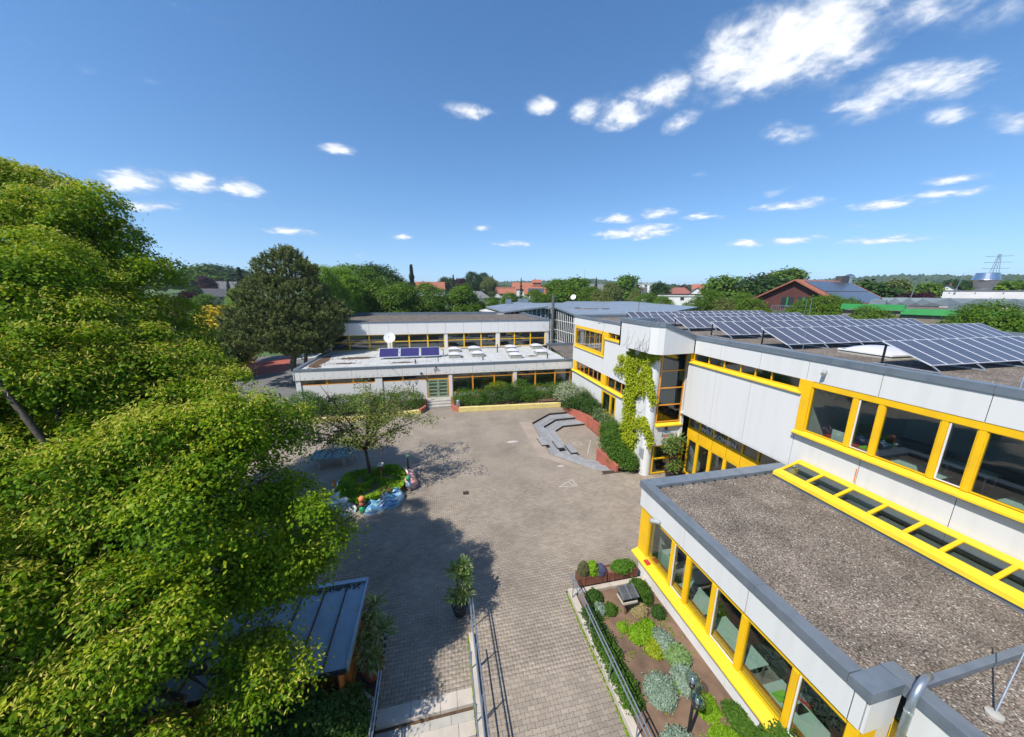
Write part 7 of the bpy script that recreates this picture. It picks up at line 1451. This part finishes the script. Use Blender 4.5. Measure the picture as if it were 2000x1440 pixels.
herb('small yellow green plant at the lamp foot', 6.3, 5.25, .16, .3, 70, .08, .05, 'leaf_herb', 108)
herb('tiny green tuft beside the largest lavender cushion', 6.62, 6.7, .16, .18, 60, .06, .04, 'leaf_herb', 109)
for i, (y0, y1, w, mt) in enumerate(((9.5, 8.3, .26, 'leaf_hedge_dark'), (8.3, 6.6, .32, 'leaf_shrub'))):
    shrub('creeping_hedge', ('dark creeping green along the kerb, upper half', 'green creeper spilling over the kerb, lower half')[i], [(5.12 + .05 * math.sin(k * 2), y0 + (y1 - y0) * k / 5, .26, w, .22, .2) for k in range(6)], 360, 14, .07, .07, .045, mt, 110 + i, HB, 'hedge', z0=.13, gap=0, stems=False)
herb('leafy bush at the bottom edge overlapping the yellow sill', 8.0, 4.6, .5, 1.3, 420, .1, .05, 'leaf_shrub', 112, ry=.55)
herb('brown and green tall herbs in the left planter box', 5.45, 10.87, .25, .65, 160, .16, .02, 'leaf_dry_grass2', 113, z=.55, ry=.2, up=.1)
herb('bright green leafy herb in the left planter box', 5.85, 10.87, .24, .6, 170, .09, .065, 'leaf_herb', 114, z=.55, ry=.22)
herb('purple blue lavender in the left planter box', 6.2, 10.85, .24, .4, 170, .11, .02, 'leaf_lavender', 115, z=.55, ry=.24, up=.2)
herb('low green strawberry leaves in the right planter box', 7.25, 10.87, .55, .3, 300, .09, .06, 'leaf_shrub2', 116, z=.52, ry=.2)
def weeds():
    rg = np.random.default_rng(120); C_ = []; n = 60
    for _ in range(n):
        x, y = rg.uniform(5.3, 8.0), rg.uniform(4.6, 10.2); k = rg.integers(4, 16); C_.append(np.stack([x + rg.normal(0, .05, k), y + rg.normal(0, .05, k), .17 + rg.random(k) * .06], 1))
    for _ in range(90):
        y = rg.uniform(5, 10.6); k = rg.integers(3, 9); C_.append(np.stack([4.69 - abs(rg.normal(0, .02, k)), y + rg.normal(0, .05, k), .01 + rg.random(k) * .05], 1))
    for _ in range(60):
        y = rg.uniform(6, 9.7); k = rg.integers(3, 8); C_.append(np.stack([.6 - abs(rg.normal(0, .015, k)), y + rg.normal(0, .05, k), .01 + rg.random(k) * .04], 1))
    c = np.concatenate(C_); t = leaf_object('weeds', c, np.array([0, 0, 1.]) + rg.normal(0, .5, c.shape), rg.normal(size=c.shape), .06, .04, 'leaf_herb', None, None, 1); tag(t, 'tiny weeds sprouting from garden soil and kerb joints', 'weeds', kind='stuff')
weeds()
# ---- climbing plant on the stair tower
def climber():
    rg = np.random.default_rng(130); t = thing('climbing_plant', 'yellow green climbing vine covering the white stair tower', 'climber', (13.1, 20, 0)); mb = MB(); pts = []; nrm = []
    def grow(paths, face, wid, dens):
        for pl in paths:
            p3 = [face(a, z) for a, z in pl]; mb.tube([(q[0], q[1], q[2]) for q in p3], [.03] + [.018] * (len(p3) - 2) + [.008], 4)
            for (a0, z0), (a1, z1) in zip(pl[:-1], pl[1:]):
                L = math.hypot(a1 - a0, z1 - z0); k = int(L * dens)
                for _ in range(k):
                    s = rg.random(); a = a0 + (a1 - a0) * s + rg.normal(0, wid); z = z0 + (z1 - z0) * s + rg.normal(0, wid * 1.1); q = face(a, z, .03 + rg.random() * .22); pts.append(q[:3]); nrm.append(q[3])
    fw_ = lambda a, z, o=.02: (13.15 - o, a, z, (-1, 0, .35))
    fN = lambda a, z, o=.02: (15.3 - o, a, z, (-1, 0, .35))
    fc = lambda a, z, o=.02: (13.34 + (.37 + o) * math.cos(a), 18.5 + (.37 + o) * math.sin(a), z, (math.cos(a), math.sin(a), .35))
    grow([[(20.9, .6), (20.8, 3), (20.7, 6), (20.8, 8.3)], [(20.6, .5), (20.3, 2.5), (20.5, 5), (20.7, 8.0)], [(20.3, .5), (20.0, 2), (20.2, 4.5), (20.5, 7.5)], [(20.4, 4.5), (19.6, 5.8), (19.0, 7.0), (19.2, 8.1)], [(20.3, 2.5), (19.5, 3.2), (18.9, 3.6), (18.6, 3.3)], [(20.4, 6.5), (19.8, 7.6), (19.3, 8.2)], [(20.2, 1), (19.7, 1.8), (19.5, 2.6)], [(19.8, 5.5), (19.0, 6.0), (18.7, 5.6)]], fw_, .19, 62)
    grow([[(3.3, 7.4), (3.7, 6.4), (4.1, 5.8), (4.4, 5.2)], [(3.2, 4.0), (3.6, 3.6), (4.2, 3.0), (4.5, 2.4)], [(3.3, 7.9), (3.8, 8.15), (4.4, 8.2)]], fc, .13, 75)
    grow([[(21.4, 5), (22.5, 6.2), (24.0, 6.6), (26.0, 6.5)], [(21.4, 4), (22.6, 5.0), (24.5, 5.6), (26.4, 5.5)], [(21.3, 2), (21.6, 4), (21.8, 6.5)], [(21.6, 3.5), (22.8, 4.2), (24, 4.3)]], fN, .2, 45)
    # bare tendrils on the parapet
    for k in range(16):
        a = rg.uniform(18.0, 21.0); z = 8.45; p = [(12.38, a, z)]
        for _ in range(4): a += rg.normal(-.12, .2); z += abs(rg.normal(.2, .12)); p.append((12.375, min(21.2, max(17.9, a)), min(9.9, z)))
        mb.tube(p, [.008, .007, .006, .005, .004], 3)
    for k in range(14):
        a = rg.uniform(18.6, 20.6); z = rg.uniform(1, 6); p = [(13.12, a, z)]
        for _ in range(4): a -= abs(rg.normal(.18, .12)); z += rg.normal(.22, .2); p.append((13.12, max(18.55, a), min(8.2, max(.3, z))))
        mb.tube(p, [.012, .01, .008, .006, .004], 3)
    mb.build('stems', 'twig_grey', t); P_ = np.array(pts); Nn = np.array(nrm); per = 7; cen = np.repeat(P_, per, 0) + rg.normal(0, .07, (len(P_) * per, 3)); cen[:, 0] = np.where((cen[:, 1] > 21.2), np.minimum(cen[:, 0], 15.28), cen[:, 0]); nor = np.repeat(Nn, per, 0) + rg.normal(0, .4, cen.shape); lon = rg.normal(size=cen.shape) * .5 - np.array([0, 0, 1.0])
    leaf_object('foliage', cen, nor, lon, .13 * rg.uniform(.7, 1.3, len(cen)), .10, 'leaf_vine', t, None, 5)
climber()


# ================================================================== BACKGROUND BUILDINGS
def house(label, x, y, zb, w, d, ev, rg_, rot, wall, roof, group='houses of the village', hip=False, flat=False, solar=False, wins=True):
    """w along the ridge, d across, ev eaves height, rg_ ridge height"""
    t = thing('house', label, 'house', (x, y, zb), group, rot); b = lambda mb, nm, mt, par=None: mb.build(nm, mt, par or t, local=True)
    hw, hd = w / 2, d / 2
    if flat:
        b(MB().box(-hw, hw, -hd, hd, -2, ev), 'wall', wall); r = b(MB().box(-hw - .4, hw + .4, -hd - .4, hd + .4, ev, ev + .35), 'roof', 'wall_white')
        if solar:
            for k in range(4): b(MB().hexa([(-hw + .5, -hd + .3 + k * d / 4, ev + .5), (hw - .5, -hd + .3 + k * d / 4, ev + .5), (hw - .5, -hd + k * d / 4 + d / 4 - .2, ev + 1.0), (-hw + .5, -hd + k * d / 4 + d / 4 - .2, ev + 1.0)], [(-hw + .5, -hd + .3 + k * d / 4, ev + .56), (hw - .5, -hd + .3 + k * d / 4, ev + .56), (hw - .5, -hd + k * d / 4 + d / 4 - .2, ev + 1.06), (-hw + .5, -hd + k * d / 4 + d / 4 - .2, ev + 1.06)]), 'solar_panel', 'solar_far')
    else:
        hp = hd * .8 if hip else 0
        b(MB().add([(-hw, -hd, -2), (hw, -hd, -2), (hw, hd, -2), (-hw, hd, -2), (-hw, -hd, ev), (hw, -hd, ev), (hw, hd, ev), (-hw, hd, ev), (-hw, 0, ev if hip else rg_ - .12), (hw, 0, ev if hip else rg_ - .12)], [(0, 1, 5, 4), (2, 3, 7, 6), (1, 2, 6, 9, 5), (3, 0, 4, 8, 7)]), 'wall', wall)
        o = .5; s = (rg_ - ev) / hd; ze = ev - o * s
        mb = MB()
        for sg in (-1, 1): mb.hexa([(-hw - o, sg * (hd + o), ze), (hw + o, sg * (hd + o), ze), (hw + (o if not hip else -hp), 0, rg_), (-hw - (o if not hip else -hp), 0, rg_)], [(-hw - o, sg * (hd + o), ze + .22), (hw + o, sg * (hd + o), ze + .22), (hw + (o if not hip else -hp), 0, rg_ + .22), (-hw - (o if not hip else -hp), 0, rg_ + .22)])
        if hip:
            for sg in (-1, 1): mb.add([(sg * (hw + o), -hd - o, ze + .2), (sg * (hw + o), hd + o, ze + .2), (sg * (hw - hp), 0, rg_ + .2)], [(0, 1, 2)])
        r = b(mb, 'roof', roof); ch = b(MB().box(hw * .3, hw * .3 + .6, -.9, -.4, rg_ - 1.0, rg_ + .9), 'chimney', 'tile_brown', r); WL[r] = WL[t]
        if solar:
            for sg in (-1, 1): b(MB().hexa([(-hw * .7, sg * hd * .85, ev + .15 * (rg_ - ev) + .26), (hw * .7, sg * hd * .85, ev + .15 * (rg_ - ev) + .26), (hw * .7, sg * hd * .25, ev + .75 * (rg_ - ev) + .26), (-hw * .7, sg * hd * .25, ev + .75 * (rg_ - ev) + .26)], [(-hw * .7, sg * hd * .85, ev + .15 * (rg_ - ev) + .34), (hw * .7, sg * hd * .85, ev + .15 * (rg_ - ev) + .34), (hw * .7, sg * hd * .25, ev + .75 * (rg_ - ev) + .34), (-hw * .7, sg * hd * .25, ev + .75 * (rg_ - ev) + .34)]), 'solar_panel', 'solar_far')
    if wins:
        for sg in (-1, 1):
            for k in range(3):
                xx = -hw + w * (k + .5) / 3; f = b(MB().box(xx - .75, xx + .75, sg * hd - .04, sg * hd + .04, ev - 1.75, ev - .45), 'window', 'far_window'); b(MB().box(xx - .8, xx + .8, sg * hd - .07, sg * hd + .07, ev - 1.86, ev - 1.76), 'sill', 'wall_white', f)
            for k in (-1, 1):
                if not flat: b(MB().box(sg * hw - .04, sg * hw + .04, k * hd * .42 - .5, k * hd * .42 + .5, ev - 1.5, ev - .1), 'window', 'far_window')
    return t
def view_rot(x, y, gable): return math.atan2(y, x) + (0 if gable else math.pi / 2)
HS = [('blue white gabled house with dark roof on the left slope', -170, 297, 8, 9, 3.2, 6.6, True, 'wall_bluewhite', 'tile_dark', {}), ('long dark hipped bungalow below the left tree line', -117, 232, 24, 11, 2.8, 7.6, False, 'wall_white', 'tile_grey', dict(hip=True)), ('pale pink house with dark roof left of the pine', -90, 172, 15, 10, 3.6, 6.6, False, 'wall_pink', 'tile_dark', {}), ('long low house with red brown roof left of the pine', -62, 109.5, 24, 9, 2.6, 5.6, False, 'wall_green_white', 'tile_red', {}),
      ('row house with orange tiles behind the tree row', -5, 255, 22, 10, 4.5, 9.5, False, 'wall_white', 'tile_orange', {}), ('brick red roof peeking over the left tree row', 22, 262, 18, 10, 4.5, 8.5, False, 'wall_white', 'tile_red', {}), ('grey roofed house with white wall right of the pair of round trees', 30, 258, 16, 10, 5, 9, False, 'wall_white', 'tile_grey', {}), ('white gabled house with dark roof above the tree row', 33, 225, 13, 9, 4, 7.6, True, 'wall_white', 'tile_dark', {}), ('grey hipped roof just above the tree row', 22, 188, 13, 11, 3.2, 6.4, False, 'wall_white', 'tile_grey', dict(hip=True)), ('brown roofed house right of the white gable', 45, 238, 18, 9, 3.6, 6.8, False, 'wall_white', 'tile_brown', {}),
      ('orange roofed house with white gable in the middle distance', 63, 250, 15, 10, 5, 9.4, False, 'wall_white', 'tile_orange', {}), ('tall narrow orange house block beside it', 74, 250, 6, 8, 9.5, 11.5, False, 'tile_orange', 'tile_orange', dict(wins=False)), ('orange roof with solar panels above the trees', 61, 208, 14, 10, 3.8, 7.8, False, 'wall_white', 'tile_orange', dict(solar=True)), ('small orange roof left of the solar roof', 46, 224, 11, 8, 3.4, 6.2, False, 'wall_white', 'tile_orange', {}),
      ('grey house with white dormers behind the copper beech', 112, 234, 14, 10, 4.5, 8.2, False, 'wall_white', 'tile_grey', {}), ('dark roof with white timber gable', 102, 172, 20, 10, 3.5, 8.2, False, 'wall_white', 'tile_dark', {}), ('low dark roof in front of the white timber gable', 86, 158, 20, 10, 2.6, 6.0, False, 'wall_white', 'tile_dark', dict(solar=True)), ('white box house with orange side behind trees', 142, 215, 16, 9, 8.2, 9, False, 'wall_white', 'tile_orange', dict(flat=True)),
      ('brown gabled house on the right village edge', 155, 194, 12, 10, 4.5, 8.2, True, 'cladding_brown', 'tile_dark', {}), ('red hipped roof house right of the rusty mast', 138, 176, 14, 11, 3.8, 7.2, False, 'wall_white', 'tile_red', dict(hip=True)), ('white gabled house with grey roof between trees', 128, 150, 16, 10, 4, 8.2, True, 'wall_white', 'tile_grey', {}), ('orange brown roof far behind on the right', 205, 230, 20, 10, 4.5, 8, False, 'wall_white', 'tile_orange', {}), ('long red brown roof left of the brown gable building', 147, 142, 34, 12, 4, 8.2, False, 'wall_white', 'tile_red', {}),
      ('flat white house with solar panels, left one', 112, 140, 20, 14, 5.2, 6, False, 'wall_white', 'tile_dark', dict(flat=True, solar=True)), ('flat white house with solar panels, right one', 131, 131, 26, 14, 5.4, 6, False, 'wall_white', 'tile_dark', dict(flat=True, solar=True)), ('white gabled house with red roof edge beside the white hall', 160, 82, 15, 14, 3.8, 8.2, True, 'wall_white', 'tile_red', {}), ('second white gable half hidden behind it', 195, 96, 12, 12, 4, 8, True, 'wall_white', 'tile_dark', {})]
for (lab, x, y, w, d, ev, rr, gab, wl, rf, kw) in HS: house(lab, x, y, terrain_h(x, y), w, d, ev, rr, view_rot(x, y, gab), wl, rf, **kw)
# ---- brown gabled building with green windows
def brown_hall():
    ap = Vector((62.7, 49.6)); rd = Vector((.97, .24)).normalized(); p = Vector((-rd.y, rd.x)); t = thing('gable_hall', 'brown clad gable building with green windows and solar panels on orange roof', 'building', (66, 50, 0))
    W = lambda a, b, z: (ap.x + rd.x * a + p.x * b, ap.y + rd.y * a + p.y * b, z); hw = 6.6; hwl = 8.2; L = 19; ev = 10.3; ri = 14.2
    MB().add([W(0, hwl, 0), W(0, -hw, 0), W(0, -hw, ev), W(0, 0, ri), W(0, hwl, ev - .4), W(L, hwl, 0), W(L, -hw, 0), W(L, -hw, ev), W(L, 0, ri), W(L, hwl, ev - .4)], [(1, 0, 4, 3, 2), (0, 5, 9, 4), (6, 1, 2, 7), (5, 6, 7, 8, 9)]).build('wall', 'cladding_brown', t)
    def slab(a0, a1, b0, b1, z0, z1, dz, th, nm, mt, par=t): return MB().hexa([W(a0, b0, z0 + dz), W(a1, b0, z0 + dz), W(a1, b1, z1 + dz), W(a0, b1, z1 + dz)], [W(a0, b0, z0 + dz + th), W(a1, b0, z0 + dz + th), W(a1, b1, z1 + dz + th), W(a0, b1, z1 + dz + th)]).build(nm, mt, par)
    s = (ri - ev) / hw; r1 = slab(-.8, L + .8, -hw - 1.4, 0, ev - 1.4 * s, ri, .02, .25, 'roof', 'tile_orange'); slab(-.8, L + .8, hwl + 1, 0, ev - .9, ri, .02, .25, 'roof', 'tile_orange')
    for a in range(2):
        for b in range(9):
            b0 = -hw - .3 + a * 3.3; b1 = b0 + 3.1; z0 = ri + b0 * s; z1 = ri + b1 * s; slab(1.2 + b * 1.95, 3.1 + b * 1.95, b0, b1, z0, z1, .32, .06, 'solar_panel', 'solar_far', t)
    for b0, b1 in ((-2.4, -.6), (.0, 1.9)):
        w = MB().add([W(-.06, b0, 9.6), W(-.06, b1, 9.6), W(-.06, b1, 11.4), W(-.06, b0, 11.4)], [(3, 2, 1, 0)]).build('window', 'far_window', t); MB().hexa([W(-.1, (b0 + b1) / 2 - .12, 9.6), W(-.1, (b0 + b1) / 2 + .12, 9.6), W(-.07, (b0 + b1) / 2 + .12, 9.6), W(-.07, (b0 + b1) / 2 - .12, 9.6)], [W(-.1, (b0 + b1) / 2 - .12, 11.4), W(-.1, (b0 + b1) / 2 + .12, 11.4), W(-.07, (b0 + b1) / 2 + .12, 11.4), W(-.07, (b0 + b1) / 2 - .12, 11.4)]).build('window_bar', 'trim_green', w)
    for k in range(7): MB().hexa([W(-.12, -hw + 1.2 + k * 1.8, 5.2), W(-.12, -hw + 1.35 + k * 1.8, 5.2), W(-.04, -hw + 1.35 + k * 1.8, 5.2), W(-.04, -hw + 1.2 + k * 1.8, 5.2)], [W(-.12, -hw + 1.2 + k * 1.8, 8.6), W(-.12, -hw + 1.35 + k * 1.8, 8.6), W(-.04, -hw + 1.35 + k * 1.8, 8.6), W(-.04, -hw + 1.2 + k * 1.8, 8.6)]).build('window_bar', 'trim_green', t)
    MB().add([W(-.05, -hw + 1, 5.2), W(-.05, hw - .5, 5.2), W(-.05, hw - .5, 8.5), W(-.05, -hw + 1, 8.5)], [(3, 2, 1, 0)]).build('window', 'far_window', t)
    bl = MB().hexa([W(-1.6, -2.8, 8.75), W(0, -2.8, 8.75), W(0, 2.6, 8.75), W(-1.6, 2.6, 8.75)], [W(-1.6, -2.8, 8.9), W(0, -2.8, 8.9), W(0, 2.6, 8.9), W(-1.6, 2.6, 8.9)]).build('balcony', 'galvanised', t)
    for k in range(19): MB().tube([W(-1.6, -2.8 + k * .3, 8.9), W(-1.6, -2.8 + k * .3, 9.9)], .03, 4).build('baluster', 'galvanised', bl)
    MB().tube([W(-1.6, -2.8, 9.9), W(-1.6, 2.6, 9.9)], .05, 5).build('rail', 'galvanised', bl)
    for b in (-2.4, 2.2): MB().tube([W(-1.5, b, 0), W(-1.5, b, 8.75)], .12, 8).build('column', 'galvanised', t)
    c = W(L - 1, -.5, 0); f = MB().lathe((c[0], c[1], ri - .8), [(.55, 0), (.55, 1.7), (.85, 1.75), (.85, 2.0), (.5, 2.3), (.1, 2.45)], 16).build('flue', 'steel_shiny', t); MB().box(c[0] - 2.6, c[0] - .8, c[1] - .6, c[1] + .6, ri - .6, ri + 1.2).build('chimney', 'tile_dark', t)
brown_hall()
# ---- glass hall behind the rear building
def glass_hall():
    t = thing('glass_hall', 'low glazed hall with grey metal roofs behind the white rear building', 'building', (26, 68, 0))
    A = [(10, 70, 9.15), (13, 66, 8.35), (22, 66, 9.35), (19.5, 76.5, 10.1)]; B = [(24, 68, 9.15), (24.5, 58, 8.15), (38, 50, 8.9), (52, 60, 9.3), (48, 78, 9.9), (31, 79, 9.95)]
    def sl(P_, nm, th=.3): n = len(P_); MB().add([(p[0], p[1], p[2] - th) for p in P_] + P_, [tuple(range(n))[::-1], tuple(range(n, 2 * n))] + [(i, (i + 1) % n, n + (i + 1) % n, n + i) for i in range(n)]).build(nm, 'metal_roof', t)
    sl(A, 'roof'); sl(B, 'roof'); sl([(19, 77, 9.6), (23, 67.5, 8.9), (24, 68.2, 8.9), (31, 79.2, 9.6)], 'roof')
    MB().hexa([(8.6, 70.6, 8.2), (12.3, 65.6, 7.6), (13.2, 66.3, 7.7), (10, 70.6, 8.5)], [(8.6, 70.6, 8.35), (12.3, 65.6, 7.75), (13.2, 66.3, 7.85), (10, 70.6, 8.65)]).build('canopy', 'roof_membrane', t)
    def curtain(p, q, zt0, zt1, n):
        p = Vector(p); q = Vector(q); mb = MB(); gl = MB()
        for k in range(n + 1):
            c = p.lerp(q, k / n); mb.tube([(c.x, c.y, 0), (c.x, c.y, zt0 + (zt1 - zt0) * k / n)], .07, 4)
        for z in (2.2, 4.4, 6.4): mb.tube([(p.x, p.y, z), (q.x, q.y, z)], .05, 4)
        o = mb.build('curtain_wall', 'white_frame', t)
        for k in range(n):
            a = p.lerp(q, k / n); b_ = p.lerp(q, (k + 1) / n); MB().quad((a.x, a.y, .1), (b_.x, b_.y, .1), (b_.x, b_.y, zt0 + (zt1 - zt0) * (k + 1) / n - .1), (a.x, a.y, zt0 + (zt1 - zt0) * k / n - .1)).build('pane', 'glass_dark', o)
    curtain((13.4, 66.6), (21.6, 66.6), 8.1, 9.05, 9); curtain((24.4, 67.5), (24.9, 58.6), 8.8, 7.8, 10); curtain((24.9, 58.6), (37.8, 50.9), 7.8, 8.5, 14); curtain((21.6, 66.6), (24.4, 67.5), 8.7, 8.8, 4)
    MB().prism([(16, 74), (22, 70), (30, 72), (36, 58), (46, 62), (46, 76), (20, 78)], 0, 7.4).build('core', 'interior', t)
    for x, y in ((14.6, 72), (17.8, 74), (18.6, 73)): MB().box(x, x + 1.1, y, y + .9, 9.0, 10.6).build('roof_vent', 'galvanised', t)
    for k, (x, y) in enumerate(((27, 64), (28.5, 63), (30, 62.6), (32, 62))): MB().box(x, x + 1.4, y, y + .7, 8.75, 8.98).build('roof_hatch', 'aggregate' if k < 3 else 'tile_dark', t)
glass_hall()
t = thing('flue_pipe', 'tall steel flue pipe rising beside the hall corner', 'chimney', (16.95, 48.6, 4)); MB().tube([(16.95, 48.6, 0), (16.95, 48.6, 11.7)], .2, 14).build('pipe', 'steel_flue', t)
for z in (5, 7.5, 10): MB().lathe((16.95, 48.6, z), [(.22, 0), (.22, .08)], 14).build('joint_band', 'galvanised', t)
# ---- works hall with green edge, ducts, white hall and steel cowl
def works():
    t = thing('green_edge_hall', 'flat hall of exposed aggregate concrete with bright green roof edge', 'building', (55, 24, 0))
    MB().prism([(50.4, 33.5), (51.8, 28.5), (56.5, 16), (80, 22), (76, 44)], 0, 10.0).build('wall', 'aggregate', t)
    def edge(a, b, z0, z1, nm='green_fascia'):
        a = Vector(a); b = Vector(b); d = (b - a).normalized(); n = Vector((d.y, -d.x)) * .35
        MB().hexa([(a.x - n.x, a.y - n.y, z0), (b.x - n.x, b.y - n.y, z0), (b.x + n.x, b.y + n.y, z0), (a.x + n.x, a.y + n.y, z0)], [(a.x - n.x * .4, a.y - n.y * .4, z1), (b.x - n.x * .4, b.y - n.y * .4, z1), (b.x + n.x * .6, b.y + n.y * .6, z1), (a.x + n.x * .6, a.y + n.y * .6, z1)]).build(nm, 'trim_green', t)
    edge((51.8, 28.6), (56.6, 15.9), 9.75, 10.4); edge((50.3, 33.6), (51.9, 28.4), 10.15, 10.8)
    MB().prism([(51, 33), (52.2, 28.6), (57, 16.5), (79, 22.5), (75, 43)], 10.0, 10.05).build('gravel_roof', 'roof_gravel_far', t)
    t = thing('ventilation_duct', 'big grey faceted ventilation duct lying on the green edged hall', 'duct', (58, 24, 10))
    pts = [(55.6, 33.0), (57.6, 30.2), (59.4, 24.0), (61.5, 14)]
    for k in range(9):
        s = k / 9 * 3; i = min(2, int(s)); f = s - i; s1 = (k + 1) / 9 * 3; i1 = min(2, int(s1 - 1e-6)); f1 = s1 - i1
        a = Vector(pts[i]).lerp(Vector(pts[i + 1]), f); b = Vector(pts[i1]).lerp(Vector(pts[i1 + 1]), f1); d = (b - a).normalized(); n = Vector((d.y, -d.x)); w = .75; zt = 11.55 + (.02 if k % 2 else 0); mid = (a + b) / 2
        MB().add([(a.x - n.x * w, a.y - n.y * w, 10.6), (b.x - n.x * w, b.y - n.y * w, 10.6), (b.x - n.x * w, b.y - n.y * w, zt), (a.x - n.x * w, a.y - n.y * w, zt), (a.x + n.x * w, a.y + n.y * w, 10.6), (b.x + n.x * w, b.y + n.y * w, 10.6), (b.x + n.x * w, b.y + n.y * w, zt), (a.x + n.x * w, a.y + n.y * w, zt), (mid.x + n.x * (w + .09), mid.y + n.y * (w + .09), 11.0), (mid.x - n.x * (w + .09), mid.y - n.y * (w + .09), 11.0)], [(3, 2, 6, 7), (0, 4, 5, 1), (4, 8, 5), (5, 8, 6), (6, 8, 7), (7, 8, 4), (0, 1, 9), (1, 2, 9), (2, 3, 9), (3, 0, 9)]).build('duct_section', 'duct_grey', t)
        if k % 4 == 1: MB().box(mid.x - .2, mid.x + .2, mid.y - .2, mid.y + .2, 10.05, 10.6).build('support', 'galvanised', t)
    MB().hexa([(54.2, 33.4, 10.2), (55.6, 33.8, 10.2), (55.9, 32.2, 10.2), (54.6, 31.8, 10.2)], [(54.4, 33.3, 11.2), (55.5, 33.6, 11.4), (55.8, 32.3, 11.4), (54.7, 31.9, 11.2)]).build('duct_end', 'duct_grey', t)
    for x, y in ((55.6, 25.6), (57.0, 22.0), (58.3, 17.6)): MB().box(x, x + 1.2, y, y + 1.3, 10.05, 11.0).build('duct_branch', 'duct_grey', t)
    t = thing('white_hall', 'long white flat roofed hall at the far right', 'building', (84, 34, 0)); MB().prism([(80.6, 40), (83.8, 25), (100, 28), (97, 44)], 0, 12.5).build('wall', 'wall_white', t); MB().prism([(80.5, 40.1), (83.7, 24.9), (100.1, 27.9), (97.1, 44.1)], 12.5, 12.62).build('roof_edge', 'tile_grey', t)
    for k in range(6): MB().box(80.62 + k * .535, 80.72 + k * .535, 39.25 - k * 2.5, 39.33 - k * 2.5, 12.2, 12.28).build('wall_bolt', 'tile_dark', t)
    t = thing('exhaust_cowl', 'huge shiny steel exhaust cowl on the white hall', 'exhaust cowl', (83.6, 37.2, 12.6)); MB().lathe((83.6, 37.2, 12.6), [(.85, 0), (.9, .45), (.95, .5), (1.42, 1.55), (1.42, 1.6), (1.15, 2.6), (1.18, 2.64), (1.1, 2.6)], 40).build('cowl', 'steel_shiny', t, smooth=False); MB().lathe((83.6, 37.2, 12.6), [(1.45, 1.54), (1.47, 1.58), (1.45, 1.62)], 40).build('rim_band', 'galvanised', t); MB().hexa([(82.7, 36.6, 12.6), (83.3, 36.3, 12.6), (83.4, 36.4, 12.6), (82.8, 36.7, 12.6)], [(82.95, 36.4, 13.2), (83.05, 36.35, 13.2), (83.15, 36.45, 13.2), (83.05, 36.5, 13.2)]).build('stay_plate', 'steel_shiny', t)
works()
for lab, x, y, z, h in (('tall thin rod on the white hall, left of the cowl', 80.5, 38.6, 12.6, 2.6), ('tall thin rod on the white hall near the right edge', 83.2, 31.2, 12.6, 2.4), ('thin rod above the green edged hall', 53.8, 29.4, 10.1, 3.2)): rod(lab, x, y, z, h, (.1, -.35), .045)
# street lamps of the village
for lab, u in (('thin street lamp left of the white gabled village house', (22, 172)), ('thin street lamp behind the copper beech', (88, 166)), ('street lamp right of the brown gable building', (124, 78)), ('farther street lamp right of the brown gable building', (133, 80))):
    x, y = u; z = terrain_h(x, y); t = thing('street_lamp', lab, 'street lamp', (x, y, z), 'village street lamps'); MB().tube([(x, y, z), (x, y, z + 7.6), (x + .4, y, z + 8.0), (x + 1.2, y, z + 8.1)], [.09, .07, .06, .05], 6).build('pole', 'galvanised', t); MB().box(x + 1.0, x + 1.7, y - .15, y + .15, z + 8.05, z + 8.2).build('lamp_head', 'wall_white', t)
t = thing('radio_mast', 'tiny lattice mast on the forest ridge in the distance', 'mast', (590, 1320, 60)); MB().tube([(590, 1320, 55), (590, 1320, 118)], [1.0, .3], 4).build('mast', 'galvanised', t)
t = thing('power_pylon', 'faint lattice power pylon behind the steel cowl', 'pylon', (560, 245, 20))
for sx in (-1, 1):
    for sy in (-1, 1): MB().tube([(560 + sx * 4, 245 + sy * 4, 10), (560 + sx * .6, 245 + sy * .6, 52)], .25, 4).build('leg', 'galvanised', t)
for z in (38, 44, 50): MB().tube([(553, 251, z), (567, 239, z)], .2, 4).build('cross_arm', 'galvanised', t)
for k in range(5): MB().tube([(556 + k * .7, 241 + k * .7, 14 + k * 8), (564 - k * .7, 249 - k * .7, 20 + k * 8)], .15, 4).build('brace', 'galvanised', t)


# ================================================================== AIR
def build_haze():
    m = bpy.data.materials.new('haze'); m.use_nodes = True; nt = m.node_tree; nt.nodes.clear(); out = nt.nodes.new('ShaderNodeOutputMaterial'); v = nt.nodes.new('ShaderNodeVolumePrincipled')
    v.inputs['Color'].default_value = (.80, .88, 1.0, 1); v.inputs['Density'].default_value = HAZE; v.inputs['Anisotropy'].default_value = .2; nt.links.new(v.outputs[0], out.inputs['Volume']); MATS['haze'] = m
    o = MB().box(-9600, 9600, -9600, 9600, -2.0, 135).build('haze', 'haze'); o['kind'] = 'stuff'; o['label'] = 'thin summer haze over the far hills'; o['category'] = 'haze'
HAZE = 0.0002
build_haze()
